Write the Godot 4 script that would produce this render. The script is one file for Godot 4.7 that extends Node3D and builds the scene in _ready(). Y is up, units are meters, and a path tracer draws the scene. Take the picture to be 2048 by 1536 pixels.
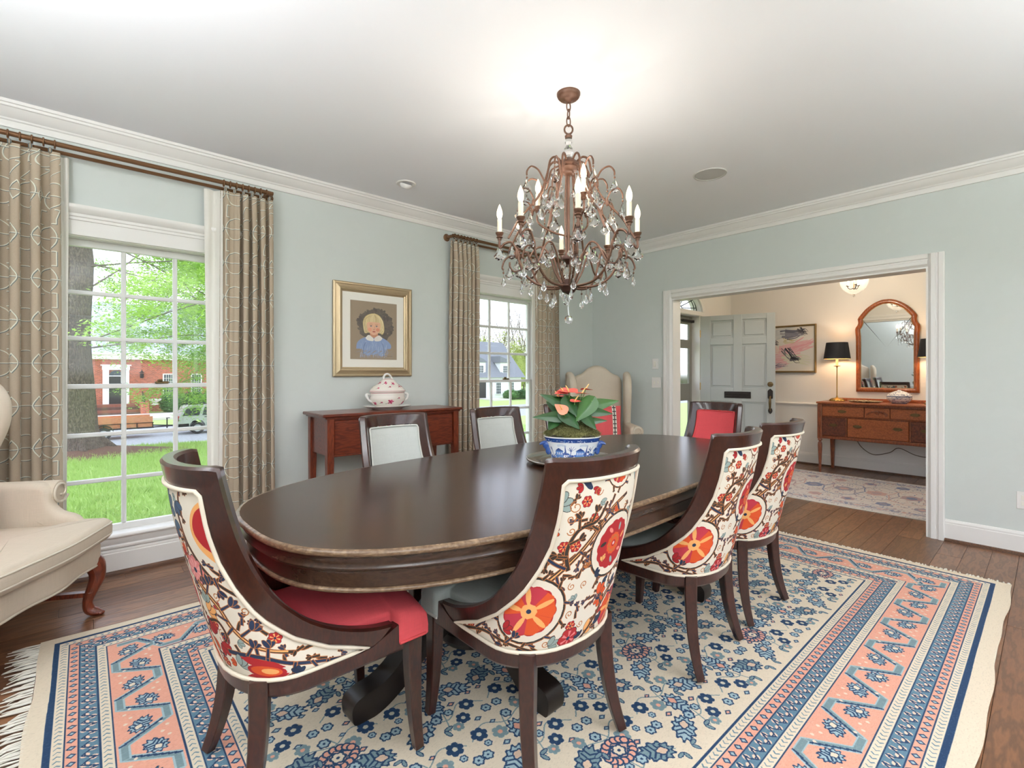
extends Node3D
# A dining room: oval table, embroidered chairs and a crystal chandelier; entrance hall through a wide opening; front lawn through two windows.
# Metres, y up. The corner of the window wall (z = 0) and the wall with the opening (x = 0) is the origin.

const LAMP := 0.042
const LANTERN := 0.24
const BUFFET_LAMP := 0.12
const SKY := 1.6
const UNSEEN_UPLIGHT := 9.5  # strength of the unseen uplights that brighten the ceiling

func _ready() -> void:
	# camera: level, with the lens shifted a little
	var cam := Camera3D.new()
	add_child(cam)
	cam.position = Vector3(-4.77, 1.235, 3.85)
	cam.look_at(cam.position + Vector3(0.66449, 0, -0.7473), Vector3.UP)
	cam.projection = Camera3D.PROJECTION_FRUSTUM
	cam.near = 0.05
	cam.far = 300.0
	cam.size = 0.05 * 1536.0 / 963.0
	cam.frustum_offset = Vector2(0, -0.05 * 21.0 / 963.0)
	cam.current = true
	# overcast sky
	var we := WorldEnvironment.new()
	var env := Environment.new()
	we.environment = env
	add_child(we)
	env.background_mode = Environment.BG_SKY
	var sky := Sky.new()
	var sm := ProceduralSkyMaterial.new()
	sm.sky_top_color = Color(0.86, 0.91, 1.0)
	sm.sky_horizon_color = Color(0.95, 0.97, 1.0)
	sm.ground_bottom_color = Color(0.30, 0.36, 0.22)
	sm.ground_horizon_color = Color(0.42, 0.46, 0.36)
	sm.sky_energy_multiplier = SKY
	sm.ground_energy_multiplier = 1.0
	sky.sky_material = sm
	env.sky = sky
	env.tonemap_mode = Environment.TONE_MAPPER_LINEAR
	env.tonemap_exposure = 1.06
	env.sdfgi_enabled = true
	env.ssao_enabled = true
	env.ssil_enabled = true
	materials()
	room()
	drapery()
	carpet()
	dining_table()
	dining_chairs()
	armchairs()
	hall_table()
	tureen()
	portrait_picture()
	table_setting()
	chandelier()
	fittings()
	hall()
	unseen_uplights()
	outdoors()

# ---------------------------------------------------------------- helpers: meshes
class G:
	var v := PackedVector3Array()
	var n := PackedVector3Array()
	var uv := PackedVector2Array()
	var ix := PackedInt32Array()

	func flip(i0: int, v0: int) -> void:
		for k in range(i0, ix.size(), 3):
			var t = ix[k + 1]
			ix[k + 1] = ix[k + 2]
			ix[k + 2] = t
		for k in range(v0, n.size()):
			n[k] = -n[k]

	func fix(i0: int, v0: int) -> void:
		var c := Vector3.ZERO
		for k in range(v0, v.size()):
			c += v[k]
		c /= maxf(1.0, v.size() - v0)
		var vol := 0.0
		for k in range(i0, ix.size(), 3):
			vol += (v[ix[k]] - c).dot((v[ix[k + 2]] - c).cross(v[ix[k + 1]] - c))
		if vol < 0.0:
			flip(i0, v0)

	# flat polygon (convex), turned so that it faces along hint
	func face(p: Array, hint: Vector3) -> void:
		var nn: Vector3 = (p[2] - p[0]).cross(p[1] - p[0])
		if nn.length() < 1e-12 and p.size() > 3:
			nn = (p[3] - p[0]).cross(p[2] - p[0])
		var q = p
		if nn.dot(hint) < 0.0:
			q = p.duplicate()
			q.reverse()
			nn = -nn
		nn = nn.normalized()
		var a := nn.abs()
		var b := v.size()
		for w in q:
			v.append(w)
			n.append(nn)
			if a.y >= a.x and a.y >= a.z:
				uv.append(Vector2(w.x, w.z))
			elif a.x >= a.z:
				uv.append(Vector2(w.z, -w.y))
			else:
				uv.append(Vector2(w.x, -w.y))
		for k in range(1, q.size() - 1):
			ix.append_array([b, b + k, b + k + 1])

	# grid of points: rows of equal length; smooth, repeated points make creases
	func grid(rows: Array, wrap := false, uvs = null, closed := false) -> void:
		var R := rows.size()
		var Cn: int = rows[0].size()
		var v0 := v.size()
		var i0 := ix.size()
		var nn := PackedVector3Array()
		nn.resize(R * Cn)
		var cc := Cn if wrap else Cn - 1
		for i in R - 1:
			var ra: PackedVector3Array = rows[i]
			var rb: PackedVector3Array = rows[i + 1]
			for j in cc:
				var k := (j + 1) % Cn
				var f: Vector3 = (rb[k] - ra[j]).cross(ra[k] - rb[j])
				if f.length_squared() < 1e-18:
					continue
				# opposite: diag cross
				nn[i * Cn + j] += f
				nn[i * Cn + k] += f
				nn[(i + 1) * Cn + j] += f
				nn[(i + 1) * Cn + k] += f
		for i in R:
			v.append_array(rows[i])
			for j in Cn:
				var q: Vector3 = nn[i * Cn + j]
				n.append(q.normalized() if q.length_squared() > 1e-20 else Vector3.UP)
				if uvs != null:
					uv.append(uvs[i][j])
				else:
					uv.append(Vector2(float(j) / maxf(1, Cn - 1), float(i) / maxf(1, R - 1)))
		for i in R - 1:
			for j in cc:
				var k := (j + 1) % Cn
				var a := v0 + i * Cn + j
				var b := v0 + i * Cn + k
				var c := v0 + (i + 1) * Cn + k
				var d := v0 + (i + 1) * Cn + j
				if v[a] != v[b] and v[b] != v[c]:
					ix.append_array([a, b, c])
				if v[a] != v[d] and v[c] != v[d]:
					ix.append_array([a, c, d])
		if closed:
			fix(i0, v0)

	func box(c: Vector3, s: Vector3, b := 0.0, bs := Basis()) -> void:
		var h := s * 0.5
		b = minf(b, minf(h.x, minf(h.y, h.z)) * 0.9)
		if b <= 0.0:
			for ax in 3:
				for sg in [-1.0, 1.0]:
					var o := [Vector3(), Vector3(), Vector3(), Vector3()]
					var k := 0
					for q in [[-1, -1], [-1, 1], [1, 1], [1, -1]]:
						var p := Vector3()
						p[ax] = sg * h[ax]
						p[(ax + 1) % 3] = q[0] * h[(ax + 1) % 3]
						p[(ax + 2) % 3] = q[1] * h[(ax + 2) % 3]
						o[k] = c + bs * p
						k += 1
					var hn := Vector3()
					hn[ax] = sg
					face(o, bs * hn)
			return
		var P := func(ax: int, s3: Vector3) -> Vector3:
			var p := Vector3((h.x - b) * s3.x, (h.y - b) * s3.y, (h.z - b) * s3.z)
			p[ax] = h[ax] * s3[ax]
			return c + bs * p
		for ax in 3:
			var a1 := (ax + 1) % 3
			var a2 := (ax + 2) % 3
			for sg in [-1.0, 1.0]:
				var o := []
				for q in [[-1.0, -1.0], [-1.0, 1.0], [1.0, 1.0], [1.0, -1.0]]:
					var s3 := Vector3()
					s3[ax] = sg
					s3[a1] = q[0]
					s3[a2] = q[1]
					o.append(P.call(ax, s3))
				var hn := Vector3()
				hn[ax] = sg
				face(o, bs * hn)
				# edges between ax and a1
				for s1 in [-1.0, 1.0]:
					var sa := Vector3()
					sa[ax] = sg
					sa[a1] = s1
					var sb := sa
					sa[a2] = -1.0
					sb[a2] = 1.0
					var h2 := Vector3()
					h2[ax] = sg
					h2[a1] = s1
					face([P.call(ax, sa), P.call(ax, sb), P.call(a1, sb), P.call(a1, sa)], bs * h2)
		for x in [-1.0, 1.0]:
			for y in [-1.0, 1.0]:
				for z in [-1.0, 1.0]:
					var s3 := Vector3(x, y, z)
					face([P.call(0, s3), P.call(1, s3), P.call(2, s3)], bs * s3)

	# doubles the points of an outline where it turns sharply
	static func crease(p: PackedVector2Array, closed := true, lim := 0.6) -> PackedVector2Array:
		var o := PackedVector2Array()
		var N := p.size()
		for i in N:
			o.append(p[i])
			if not closed and (i == 0 or i == N - 1):
				continue
			var a := (p[i] - p[(i + N - 1) % N]).normalized()
			var b := (p[(i + 1) % N] - p[i]).normalized()
			if absf(a.angle_to(b)) > lim:
				o.append(p[i])
		return o

	func lathe(prof: PackedVector2Array, seg := 24, xf := Transform3D(), sx := 1.0, sz := 1.0, lim := 0.6) -> void:
		var p := crease(prof, false, lim)
		var rows := []
		var us := []
		for i in p.size():
			var r := PackedVector3Array()
			var ur := PackedVector2Array()
			for j in seg + 1:
				var a := TAU * (j % seg) / seg
				r.append(xf * Vector3(cos(a) * p[i].x * sx, p[i].y, sin(a) * p[i].x * sz))
				ur.append(Vector2(float(j) / seg, p[i].y))
			rows.append(r)
			us.append(ur)
		# wrap by hand so that the seam has a uv of its own
		var v0 := v.size()
		grid(rows, false, us, true)
		for i in p.size():
			var a := v0 + i * (seg + 1)
			var b := a + seg
			var m := (n[a] + n[b]).normalized()
			n[a] = m
			n[b] = m

	# section swept along a path. up: a hint; turn: keep frames by parallel transport
	func sweep(path: PackedVector3Array, sec: PackedVector2Array, up := Vector3.UP, sc = null, caps := true, loop := false, fixed := false, lim := 0.6) -> void:
		var s := crease(sec, true, lim)
		s.append(s[0])
		var N := path.size()
		var rows := []
		var us := []
		var u := up
		var len := 0.0
		var frames := []
		for i in N:
			var t: Vector3
			if loop:
				t = path[(i + 1) % N] - path[(i + N - 1) % N]
			else:
				t = path[mini(i + 1, N - 1)] - path[maxi(i - 1, 0)]
			t = t.normalized()
			if fixed:
				u = up
			var side := t.cross(u)
			if side.length() < 1e-5:
				side = t.cross(Vector3.RIGHT if absf(t.x) < 0.9 else Vector3.FORWARD)
			side = side.normalized()
			u = side.cross(t).normalized()
			var k := Vector2.ONE
			if sc != null:
				k = sc[i] if sc[i] is Vector2 else Vector2(sc[i], sc[i])
			if i > 0:
				len += path[i].distance_to(path[i - 1])
			var r := PackedVector3Array()
			var ur := PackedVector2Array()
			var per := 0.0
			for j in s.size():
				if j > 0:
					per += s[j].distance_to(s[j - 1])
				r.append(path[i] + side * s[j].x * k.x + u * s[j].y * k.y)
				ur.append(Vector2(len, per))
			rows.append(r)
			us.append(ur)
			frames.append(t)
		if loop:
			rows.append(rows[0])
			us.append(us[0])
		grid(rows, false, us, true)
		if caps and not loop:
			for e in [0, N - 1]:
				var ring := []
				for j in rows[e].size() - 1:
					if j == 0 or rows[e][j] != rows[e][j - 1]:
						ring.append(rows[e][j])
				var idx := Geometry2D.triangulate_polygon(uniq(sec))
				var hint: Vector3 = -frames[0] if e == 0 else frames[N - 1]
				for q in range(0, idx.size(), 3):
					face([ring[idx[q]], ring[idx[q + 1]], ring[idx[q + 2]]], hint)

	static func uniq(p: PackedVector2Array) -> PackedVector2Array:
		return p

	static func circle(r: float, seg := 10, ry := -1.0) -> PackedVector2Array:
		var o := PackedVector2Array()
		for i in seg:
			o.append(Vector2(cos(TAU * i / seg) * r, sin(TAU * i / seg) * (ry if ry > 0.0 else r)))
		return o

	func tube(path: PackedVector3Array, r, seg := 8, loop := false) -> void:
		var sc = null
		var rr := 1.0
		if r is Array or r is PackedFloat32Array:
			sc = r
		else:
			rr = r
		sweep(path, circle(rr, seg), Vector3(0.123, 0.97, 0.21).normalized(), sc, true, loop, false, 9.0)

	# outline in xy pushed along z from 0 to depth
	func extrude(poly: PackedVector2Array, depth: float, xf := Transform3D(), lim := 0.5) -> void:
		var s := crease(poly, true, lim)
		s.append(s[0])
		var r0 := PackedVector3Array()
		var r1 := PackedVector3Array()
		for q in s:
			r0.append(xf * Vector3(q.x, q.y, 0))
			r1.append(xf * Vector3(q.x, q.y, depth))
		var v0 := v.size()
		var i0 := ix.size()
		grid([r0, r1], false)
		for k in range(v0, v.size()):
			uv[k] = Vector2(uv[k].x, uv[k].y)
		fix(i0, v0)
		var idx := Geometry2D.triangulate_polygon(poly)
		for z in [0.0, depth]:
			var hint := (xf.basis.z if z > 0.0 else -xf.basis.z) * signf(depth)
			for q in range(0, idx.size(), 3):
				var a: Array = []
				for e in 3:
					var w := poly[idx[q + e]]
					a.append(xf * Vector3(w.x, w.y, z))
				face(a, hint)

	# soft slab: outline in xy, thickness along z (0..depth), edges rounded by r, faces domed by crown
	func puff(poly: PackedVector2Array, depth: float, r: float, xf := Transform3D(), crown := 0.0, steps := 4) -> void:
		var N := poly.size()
		var c := Vector2.ZERO
		var area := 0.0
		for i in N:
			c += poly[i]
			area += poly[i].cross(poly[(i + 1) % N])
		c /= N
		var inn := PackedVector2Array()
		for i in N:
			var t := (poly[(i + 1) % N] - poly[(i + N - 1) % N]).normalized()
			var q := Vector2(-t.y, t.x)
			if area < 0:
				q = -q
			inn.append(q)
		var rows := []
		var mk := func(ins: float, z: float, k: float) -> PackedVector3Array:
			var o := PackedVector3Array()
			for i in N + 1:
				var p: Vector2 = poly[i % N] + inn[i % N] * ins
				p = c + (p - c) * k
				o.append(xf * Vector3(p.x, p.y, z))
			return o
		for k in [0.0, 0.35, 0.7]:
			rows.append(mk.call(r, -crown * (1.0 - k * k), k))
		for i in steps + 1:
			var a := PI * 0.5 * i / steps
			rows.append(mk.call(r * (1.0 - sin(a)), r * (1.0 - cos(a)), 1.0))
		for i in steps + 1:
			var a := PI * 0.5 * i / steps
			rows.append(mk.call(r * (1.0 - cos(a)), depth - r * (1.0 - sin(a)), 1.0))
		for k in [0.7, 0.35, 0.0]:
			rows.append(mk.call(r, depth + crown * (1.0 - k * k), k))
		grid(rows, false, null, true)

	func ball(c: Vector3, r: Vector3, seg := 12, rings := 8, bs := Basis()) -> void:
		var p := PackedVector2Array()
		for i in rings + 1:
			var a := PI * i / rings
			p.append(Vector2(sin(a), -cos(a)))
		var rows := []
		for q in p:
			var row := PackedVector3Array()
			for j in seg + 1:
				var a := TAU * (j % seg) / seg
				row.append(c + bs * Vector3(cos(a) * q.x * r.x, q.y * r.y, sin(a) * q.x * r.z))
			rows.append(row)
		grid(rows, false, null, true)

	func mesh() -> ArrayMesh:
		var a := []
		a.resize(Mesh.ARRAY_MAX)
		a[Mesh.ARRAY_VERTEX] = v
		a[Mesh.ARRAY_NORMAL] = n
		a[Mesh.ARRAY_TEX_UV] = uv
		a[Mesh.ARRAY_INDEX] = ix
		var m := ArrayMesh.new()
		m.add_surface_from_arrays(Mesh.PRIMITIVE_TRIANGLES, a)
		return m

# ---------------------------------------------------------------- helpers: drawing the print of textiles, paintings and china
class Cv:
	var im: Image
	var k := 1.0          # pixels per unit
	var o := Vector2.ZERO # unit position of the top left pixel
	var fy := 1.0         # -1: units run upwards

	func _init(w: int, h: int, c: Color, ppu := 1.0, org := Vector2.ZERO, up := false) -> void:
		im = Image.create(w, h, false, Image.FORMAT_RGBA8)
		im.fill(c)
		k = ppu
		o = org
		fy = -1.0 if up else 1.0

	func poly(p: PackedVector2Array, c: Color) -> void:
		var N := p.size()
		var q := PackedVector2Array()
		var lo := 1e9
		var hi := -1e9
		for w in p:
			var s := Vector2((w.x - o.x) * k, (w.y - o.y) * fy * k)
			q.append(s)
			lo = minf(lo, s.y)
			hi = maxf(hi, s.y)
		var W := im.get_width()
		for y in range(maxi(0, int(floor(lo))), mini(im.get_height() - 1, int(ceil(hi))) + 1):
			var yc := y + 0.5
			var xs := PackedFloat32Array()
			for i in N:
				var a := q[i]
				var b := q[(i + 1) % N]
				if (a.y <= yc) != (b.y <= yc):
					xs.append(a.x + (yc - a.y) / (b.y - a.y) * (b.x - a.x))
			xs.sort()
			for i in range(0, xs.size() - 1, 2):
				var x0 := maxi(0, int(round(xs[i])))
				var x1 := mini(W, int(round(xs[i + 1])))
				if x1 > x0:
					im.fill_rect(Rect2i(x0, y, x1 - x0, 1), c)

	static func blob(c: Vector2, rx: float, ry: float, rot := 0.0, seg := 16, lobes := 0, amp := 0.0) -> PackedVector2Array:
		var p := PackedVector2Array()
		for i in seg:
			var a := TAU * i / seg
			var m := 1.0 + amp * absf(cos(a * lobes * 0.5)) if lobes > 0 else 1.0
			p.append(c + Vector2(cos(a) * rx * m, sin(a) * ry * m).rotated(rot))
		return p

	func ell(c: Vector2, rx: float, ry: float, col: Color, rot := 0.0) -> void:
		poly(blob(c, rx, ry, rot, 14), col)

	func line(p: PackedVector2Array, w: float, c: Color, w2 := -1.0) -> void:
		var N := p.size()
		for i in N - 1:
			var a := p[i]
			var b := p[i + 1]
			var t := (b - a).normalized()
			var q := Vector2(-t.y, t.x) * 0.5
			var wa := w if w2 < 0 else lerpf(w, w2, float(i) / (N - 1))
			var wb := w if w2 < 0 else lerpf(w, w2, float(i + 1) / (N - 1))
			poly(PackedVector2Array([a + q * wa - t * wa * 0.25, b + q * wb + t * wb * 0.25, b - q * wb + t * wb * 0.25, a - q * wa - t * wa * 0.25]), c)

	func ring(p: PackedVector2Array, w: float, c: Color) -> void:
		var q := p.duplicate()
		q.append(p[0])
		line(q, w, c)

	func rect(a: Vector2, b: Vector2, c: Color) -> void:
		poly(PackedVector2Array([a, Vector2(b.x, a.y), b, Vector2(a.x, b.y)]), c)

	func tex() -> ImageTexture:
		return ImageTexture.create_from_image(im)

# smooth curve through points
static func curve(p: Array, per := 6) -> Array:
	var o := []
	var N := p.size()
	for i in N - 1:
		var a = p[maxi(i - 1, 0)]
		var b = p[i]
		var c = p[i + 1]
		var d = p[mini(i + 2, N - 1)]
		for j in per:
			var t := float(j) / per
			o.append(0.5 * (2.0 * b + (c - a) * t + (2.0 * a - 5.0 * b + 4.0 * c - d) * t * t + (3.0 * b - a - 3.0 * c + d) * t * t * t))
	o.append(p[N - 1])
	return o

static func c2(p: Array, per := 6) -> PackedVector2Array:
	return PackedVector2Array(curve(p, per))

static func c3(p: Array, per := 6) -> PackedVector3Array:
	return PackedVector3Array(curve(p, per))

static func look(xs: Array, ys: Array, x: float) -> float:
	if x <= xs[0]:
		return ys[0]
	for i in xs.size() - 1:
		if x <= xs[i + 1]:
			return lerpf(ys[i], ys[i + 1], (x - xs[i]) / (xs[i + 1] - xs[i]))
	return ys[ys.size() - 1]

static func rgb(r: int, g: int, b: int) -> Color:
	return Color(r / 255.0, g / 255.0, b / 255.0)

static func V(x: float, y: float) -> Vector2:
	return Vector2(x, y)

static func T3(x: float, y: float, z: float, deg := 0.0) -> Transform3D:
	return Transform3D(Basis(Vector3.UP, deg_to_rad(deg)), Vector3(x, y, z))

# ---------------------------------------------------------------- helpers: nodes
var taken := {}
var M := {}

func numbered(called: String) -> String:
	var c: int = taken.get(called, 0)
	taken[called] = c + 1
	return called if c == 0 else "%s_%03d" % [called, c]

func tag(o: Node, label: String, category: String, group := "", kind := "") -> void:
	if label:
		o.set_meta("label", label)
	if category:
		o.set_meta("category", category)
	if group:
		o.set_meta("group", group)
	if kind:
		o.set_meta("kind", kind)

func thing(called: String, label: String, category: String, at := Vector3.ZERO, turn := 0.0, group := "") -> Node3D:
	var o := Node3D.new()
	o.name = numbered(called)
	add_child(o)
	o.position = at
	o.rotation.y = deg_to_rad(turn)
	tag(o, label, category, group)
	return o

func part(parent: Node, called: String, g, m: Material, label := "") -> MeshInstance3D:
	var o := MeshInstance3D.new()
	o.mesh = g.mesh() if g is G else g
	o.material_override = m
	o.name = called
	parent.add_child(o, true)
	if label:
		o.set_meta("label", label)
	return o

func solo(called: String, g, m: Material, label: String, category: String, at := Vector3.ZERO, turn := 0.0, group := "") -> MeshInstance3D:
	var o := MeshInstance3D.new()
	o.mesh = g.mesh() if g is G else g
	o.material_override = m
	o.name = numbered(called)
	add_child(o)
	o.position = at
	o.rotation.y = deg_to_rad(turn)
	tag(o, label, category, group)
	return o

func struct(called: String, g, m: Material, label := "") -> MeshInstance3D:
	var o := MeshInstance3D.new()
	o.mesh = g.mesh() if g is G else g
	o.material_override = m
	o.name = called
	add_child(o)
	o.set_meta("kind", "structure")
	if label:
		o.set_meta("label", label)
	return o

func group_struct(called: String, label := "") -> Node3D:
	var o := Node3D.new()
	o.name = called
	add_child(o)
	o.set_meta("kind", "structure")
	if label:
		o.set_meta("label", label)
	return o

func copy(o: Node3D, at: Vector3, turn: float, label: String) -> Node3D:
	var c: Node3D = o.duplicate()
	var base := String(o.name)
	if base.length() > 4 and base[-4] == "_" and base.right(3).is_valid_int():
		base = base.left(-4)
	c.name = numbered(base)
	add_child(c)
	c.position = at
	c.rotation.y = deg_to_rad(turn)
	c.set_meta("label", label)
	return c

# ---------------------------------------------------------------- helpers: materials
func mat(c: Color, rough := 0.7, metal := 0.0) -> StandardMaterial3D:
	var m := StandardMaterial3D.new()
	m.albedo_color = c
	m.roughness = rough
	m.metallic = metal
	return m

func noise_img(seed_: int, freq: float, oct: int, size := 256, kind := FastNoiseLite.TYPE_SIMPLEX_SMOOTH) -> Image:
	var f := FastNoiseLite.new()
	f.seed = seed_
	f.noise_type = kind
	f.frequency = freq
	f.fractal_octaves = oct
	var im := f.get_seamless_image(size, size)
	im.convert(Image.FORMAT_L8)
	return im

# a grey picture run through a row of colours
func ramp(im: Image, cols: Array, stops: Array = []) -> ImageTexture:
	var lut := PackedByteArray()
	var K := cols.size()
	for i in 256:
		var t := i / 255.0
		var c: Color
		if stops.is_empty():
			var s := t * (K - 1)
			var a := mini(int(s), K - 2)
			c = cols[a].lerp(cols[a + 1], s - a)
		else:
			c = cols[K - 1]
			if t <= stops[0]:
				c = cols[0]
			else:
				for a in K - 1:
					if t <= stops[a + 1]:
						c = cols[a].lerp(cols[a + 1], (t - stops[a]) / maxf(1e-5, stops[a + 1] - stops[a]))
						break
		lut.append_array([c.r8, c.g8, c.b8])
	var d := im.get_data()
	var o := PackedByteArray()
	o.resize(d.size() * 3)
	var j := 0
	for i in d.size():
		var b := d[i] * 3
		o[j] = lut[b]
		o[j + 1] = lut[b + 1]
		o[j + 2] = lut[b + 2]
		j += 3
	return ImageTexture.create_from_image(Image.create_from_data(im.get_width(), im.get_height(), false, Image.FORMAT_RGB8, o))

func tri(m: StandardMaterial3D, t: Texture2D, sc: Vector3, off := Vector3.ZERO) -> StandardMaterial3D:
	m.albedo_texture = t
	m.albedo_color = Color.WHITE
	m.uv1_triplanar = true
	m.uv1_scale = sc
	m.uv1_offset = off
	return m

func bump(m: StandardMaterial3D, t: Texture2D, cm: float) -> StandardMaterial3D:
	m.heightmap_enabled = true
	m.heightmap_texture = t
	m.heightmap_scale = cm
	return m
# ---------------------------------------------------------------- materials
func wood(c0: Color, c1: Color, c2_: Color, sc: Vector3, rough: float, seed_ := 3, coat := 0.0) -> StandardMaterial3D:
	var m := mat(Color.WHITE, rough)
	tri(m, ramp(noise_img(seed_, 0.012, 5, 512), [c0, c1, c2_, c1, c0, c2_]), sc)
	if coat > 0.0:
		m.clearcoat_enabled = true
		m.clearcoat = coat
		m.clearcoat_roughness = 0.12
	return m

func linen(c: Color, dark := 0.86, seed_ := 5) -> StandardMaterial3D:
	var m := mat(Color.WHITE, 0.9)
	var im := Image.create(256, 256, false, Image.FORMAT_L8)
	var r := RandomNumberGenerator.new()
	r.seed = seed_
	im.fill(Color(0.7, 0.7, 0.7))
	for i in 900:
		var a := r.randf_range(0.35, 1.0)
		var L := r.randi_range(20, 90)
		if i % 2 == 0:
			im.fill_rect(Rect2i(r.randi_range(0, 255), r.randi_range(0, 255), L, 1), Color(a, a, a))
		else:
			im.fill_rect(Rect2i(r.randi_range(0, 255), r.randi_range(0, 255), 1, L), Color(a, a, a))
	tri(m, ramp(im, [c * Color(dark, dark, dark), c]), Vector3(5, 5, 5))
	bump(m, ImageTexture.create_from_image(im), 0.03)
	return m

func materials() -> void:
	var wn := noise_img(11, 0.02, 3, 256)
	M.wall = tri(mat(Color.WHITE, 0.75), ramp(wn, [rgb(208, 213, 209), rgb(210, 215, 211)]), Vector3(0.5, 0.5, 0.5))
	M.foyer = mat(rgb(234, 230, 224), 0.75)
	M.wainscot = mat(rgb(236, 234, 230), 0.5)
	M.ceiling = mat(rgb(243, 244, 247), 0.85)
	M.trim = mat(rgb(236, 233, 229), 0.4)
	M.sash = mat(rgb(226, 225, 222), 0.4)
	M.dark_gap = mat(rgb(40, 36, 32), 0.9)
	M.shoe = wood(rgb(84, 54, 36), rgb(104, 68, 44), rgb(70, 44, 28), Vector3(0.6, 6, 6), 0.4, 21)
	# floor boards: five tones of the same oak, grain along the board
	var grain := noise_img(31, 0.011, 5, 512)
	M.boards = []
	for k in [[122, 84, 58], [110, 74, 51], [132, 92, 64], [100, 68, 47], [116, 78, 53]]:
		var c := rgb(k[0], k[1], k[2])
		var m := mat(Color.WHITE, 0.33)
		m.albedo_texture = ramp(grain, [c * 0.72, c, c * 1.12, c * 0.84, c * 1.05, c * 0.7])
		m.uv1_scale = Vector3(0.55, 3.2, 1)
		bump(m, ImageTexture.create_from_image(grain), 0.02)
		M.boards.append(m)
	M.gap = mat(rgb(34, 24, 18), 0.8)
	M.table = wood(rgb(36, 22, 16), rgb(62, 38, 26), rgb(48, 30, 21), Vector3(0.6, 3, 4), 0.22, 41)
	M.table_edge = wood(rgb(44, 29, 21), rgb(66, 46, 34), rgb(52, 35, 26), Vector3(1.2, 5, 4), 0.25, 42)
	M.table_worn_highlight = wood(rgb(150, 126, 100), rgb(120, 96, 72), rgb(84, 62, 44), Vector3(4, 9, 4), 0.3, 43)  # worn edge; part of its bright highlight is put into the colour
	M.pedestal = mat(rgb(30, 22, 18), 0.3)
	M.chair_wood = wood(rgb(46, 20, 14), rgb(62, 28, 19), rgb(40, 17, 12), Vector3(5, 1.5, 5), 0.28, 45, 0.5)
	M.mahogany = wood(rgb(96, 40, 24), rgb(118, 52, 31), rgb(82, 34, 21), Vector3(0.6, 4, 4), 0.32, 47, 0.3)
	M.mahogany_v = wood(rgb(104, 45, 27), rgb(126, 57, 33), rgb(90, 38, 23), Vector3(5, 0.7, 5), 0.32, 48, 0.3)
	M.walnut = wood(rgb(150, 80, 42), rgb(174, 98, 54), rgb(132, 68, 36), Vector3(4, 4, 0.6), 0.35, 49, 0.2)
	M.walnut_v = wood(rgb(122, 62, 36), rgb(150, 80, 46), rgb(104, 52, 30), Vector3(5, 0.8, 5), 0.35, 50, 0.2)
	M.burl = wood(rgb(92, 46, 32), rgb(126, 66, 42), rgb(72, 36, 26), Vector3(5, 2.0, 5), 0.35, 51, 0.2)
	M.frame_wood = wood(rgb(138, 72, 34), rgb(166, 92, 46), rgb(120, 60, 28), Vector3(5, 1.0, 5), 0.3, 52, 0.3)
	M.leg_wood = wood(rgb(112, 50, 30), rgb(134, 62, 38), rgb(92, 40, 26), Vector3(5, 1.0, 5), 0.3, 53, 0.4)
	M.linen_grey = linen(rgb(199, 202, 196), 0.86, 5)
	M.linen_coral = linen(rgb(222, 82, 88), 0.84, 6)
	M.seat_grey = linen(rgb(178, 184, 180), 0.84, 7)
	M.oatmeal = linen(rgb(214, 200, 180), 0.9, 8)
	M.pillow = linen(rgb(226, 92, 96), 0.84, 9)
	M.pillow_band = mat(rgb(70, 62, 62), 0.9)
	M.pillow_white = mat(rgb(232, 226, 214), 0.9)
	M.piping = mat(rgb(226, 214, 194), 0.85)
	M.piping_grey = mat(rgb(206, 206, 198), 0.85)
	M.piping_coral = mat(rgb(206, 74, 76), 0.85)
	M.piping_oat = mat(rgb(214, 204, 186), 0.85)
	M.under = mat(rgb(26, 20, 18), 0.8)
	M.bronze = mat(rgb(100, 70, 54), 0.42, 0.35)
	M.bronze_dark = mat(rgb(76, 52, 44), 0.45, 0.5)
	M.rod = mat(rgb(122, 88, 60), 0.4, 0.55)
	M.brass = mat(rgb(196, 160, 96), 0.3, 0.9)
	M.old_brass = mat(rgb(112, 92, 62), 0.42, 0.85)
	M.black_metal = mat(rgb(52, 46, 44), 0.45, 0.6)
	M.silver = mat(rgb(214, 212, 208), 0.14, 1.0)
	M.gilt = mat(rgb(186, 166, 134), 0.36, 0.7)
	M.gilt_dark = mat(rgb(150, 126, 86), 0.42, 0.7)
	M.mirror = mat(rgb(238, 240, 240), 0.02, 1.0)
	M.candle = mat(rgb(240, 228, 204), 0.6)
	M.plate = mat(rgb(240, 236, 226), 0.4)
	M.white_gloss = mat(rgb(240, 238, 234), 0.15)
	M.cobalt = mat(rgb(40, 74, 140), 0.15)
	M.grille = mat(rgb(196, 194, 190), 0.7)
	M.shade = mat(rgb(24, 24, 30), 0.7)
	M.shade_in = mat(rgb(220, 186, 120), 0.6)
	M.cord = mat(rgb(90, 74, 50), 0.6)
	M.black_leather = mat(rgb(40, 40, 44), 0.5)
	# glass
	M.pane = mat(Color(1, 1, 1, 0.04), 0.02)
	M.pane.transparency = BaseMaterial3D.TRANSPARENCY_ALPHA
	M.crystal = mat(Color(1, 1, 1, 0.0), 0.0)
	M.crystal.refraction_enabled = true
	M.crystal.refraction_scale = 0.05
	M.clear = mat(Color(1, 1, 1, 0.02), 0.02)
	M.clear.transparency = BaseMaterial3D.TRANSPARENCY_ALPHA
	M.bulb = mat(rgb(255, 246, 226), 0.3)
	M.bulb.emission_enabled = true
	M.bulb.emission = rgb(255, 226, 180)
	M.bulb.emission_energy_multiplier = 4.0
	M.uplight_glow = mat(rgb(255, 246, 226), 0.3)  # glowing disc of the unseen uplights
	M.uplight_glow.emission_enabled = true
	M.uplight_glow.emission = rgb(255, 232, 200)
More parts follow.
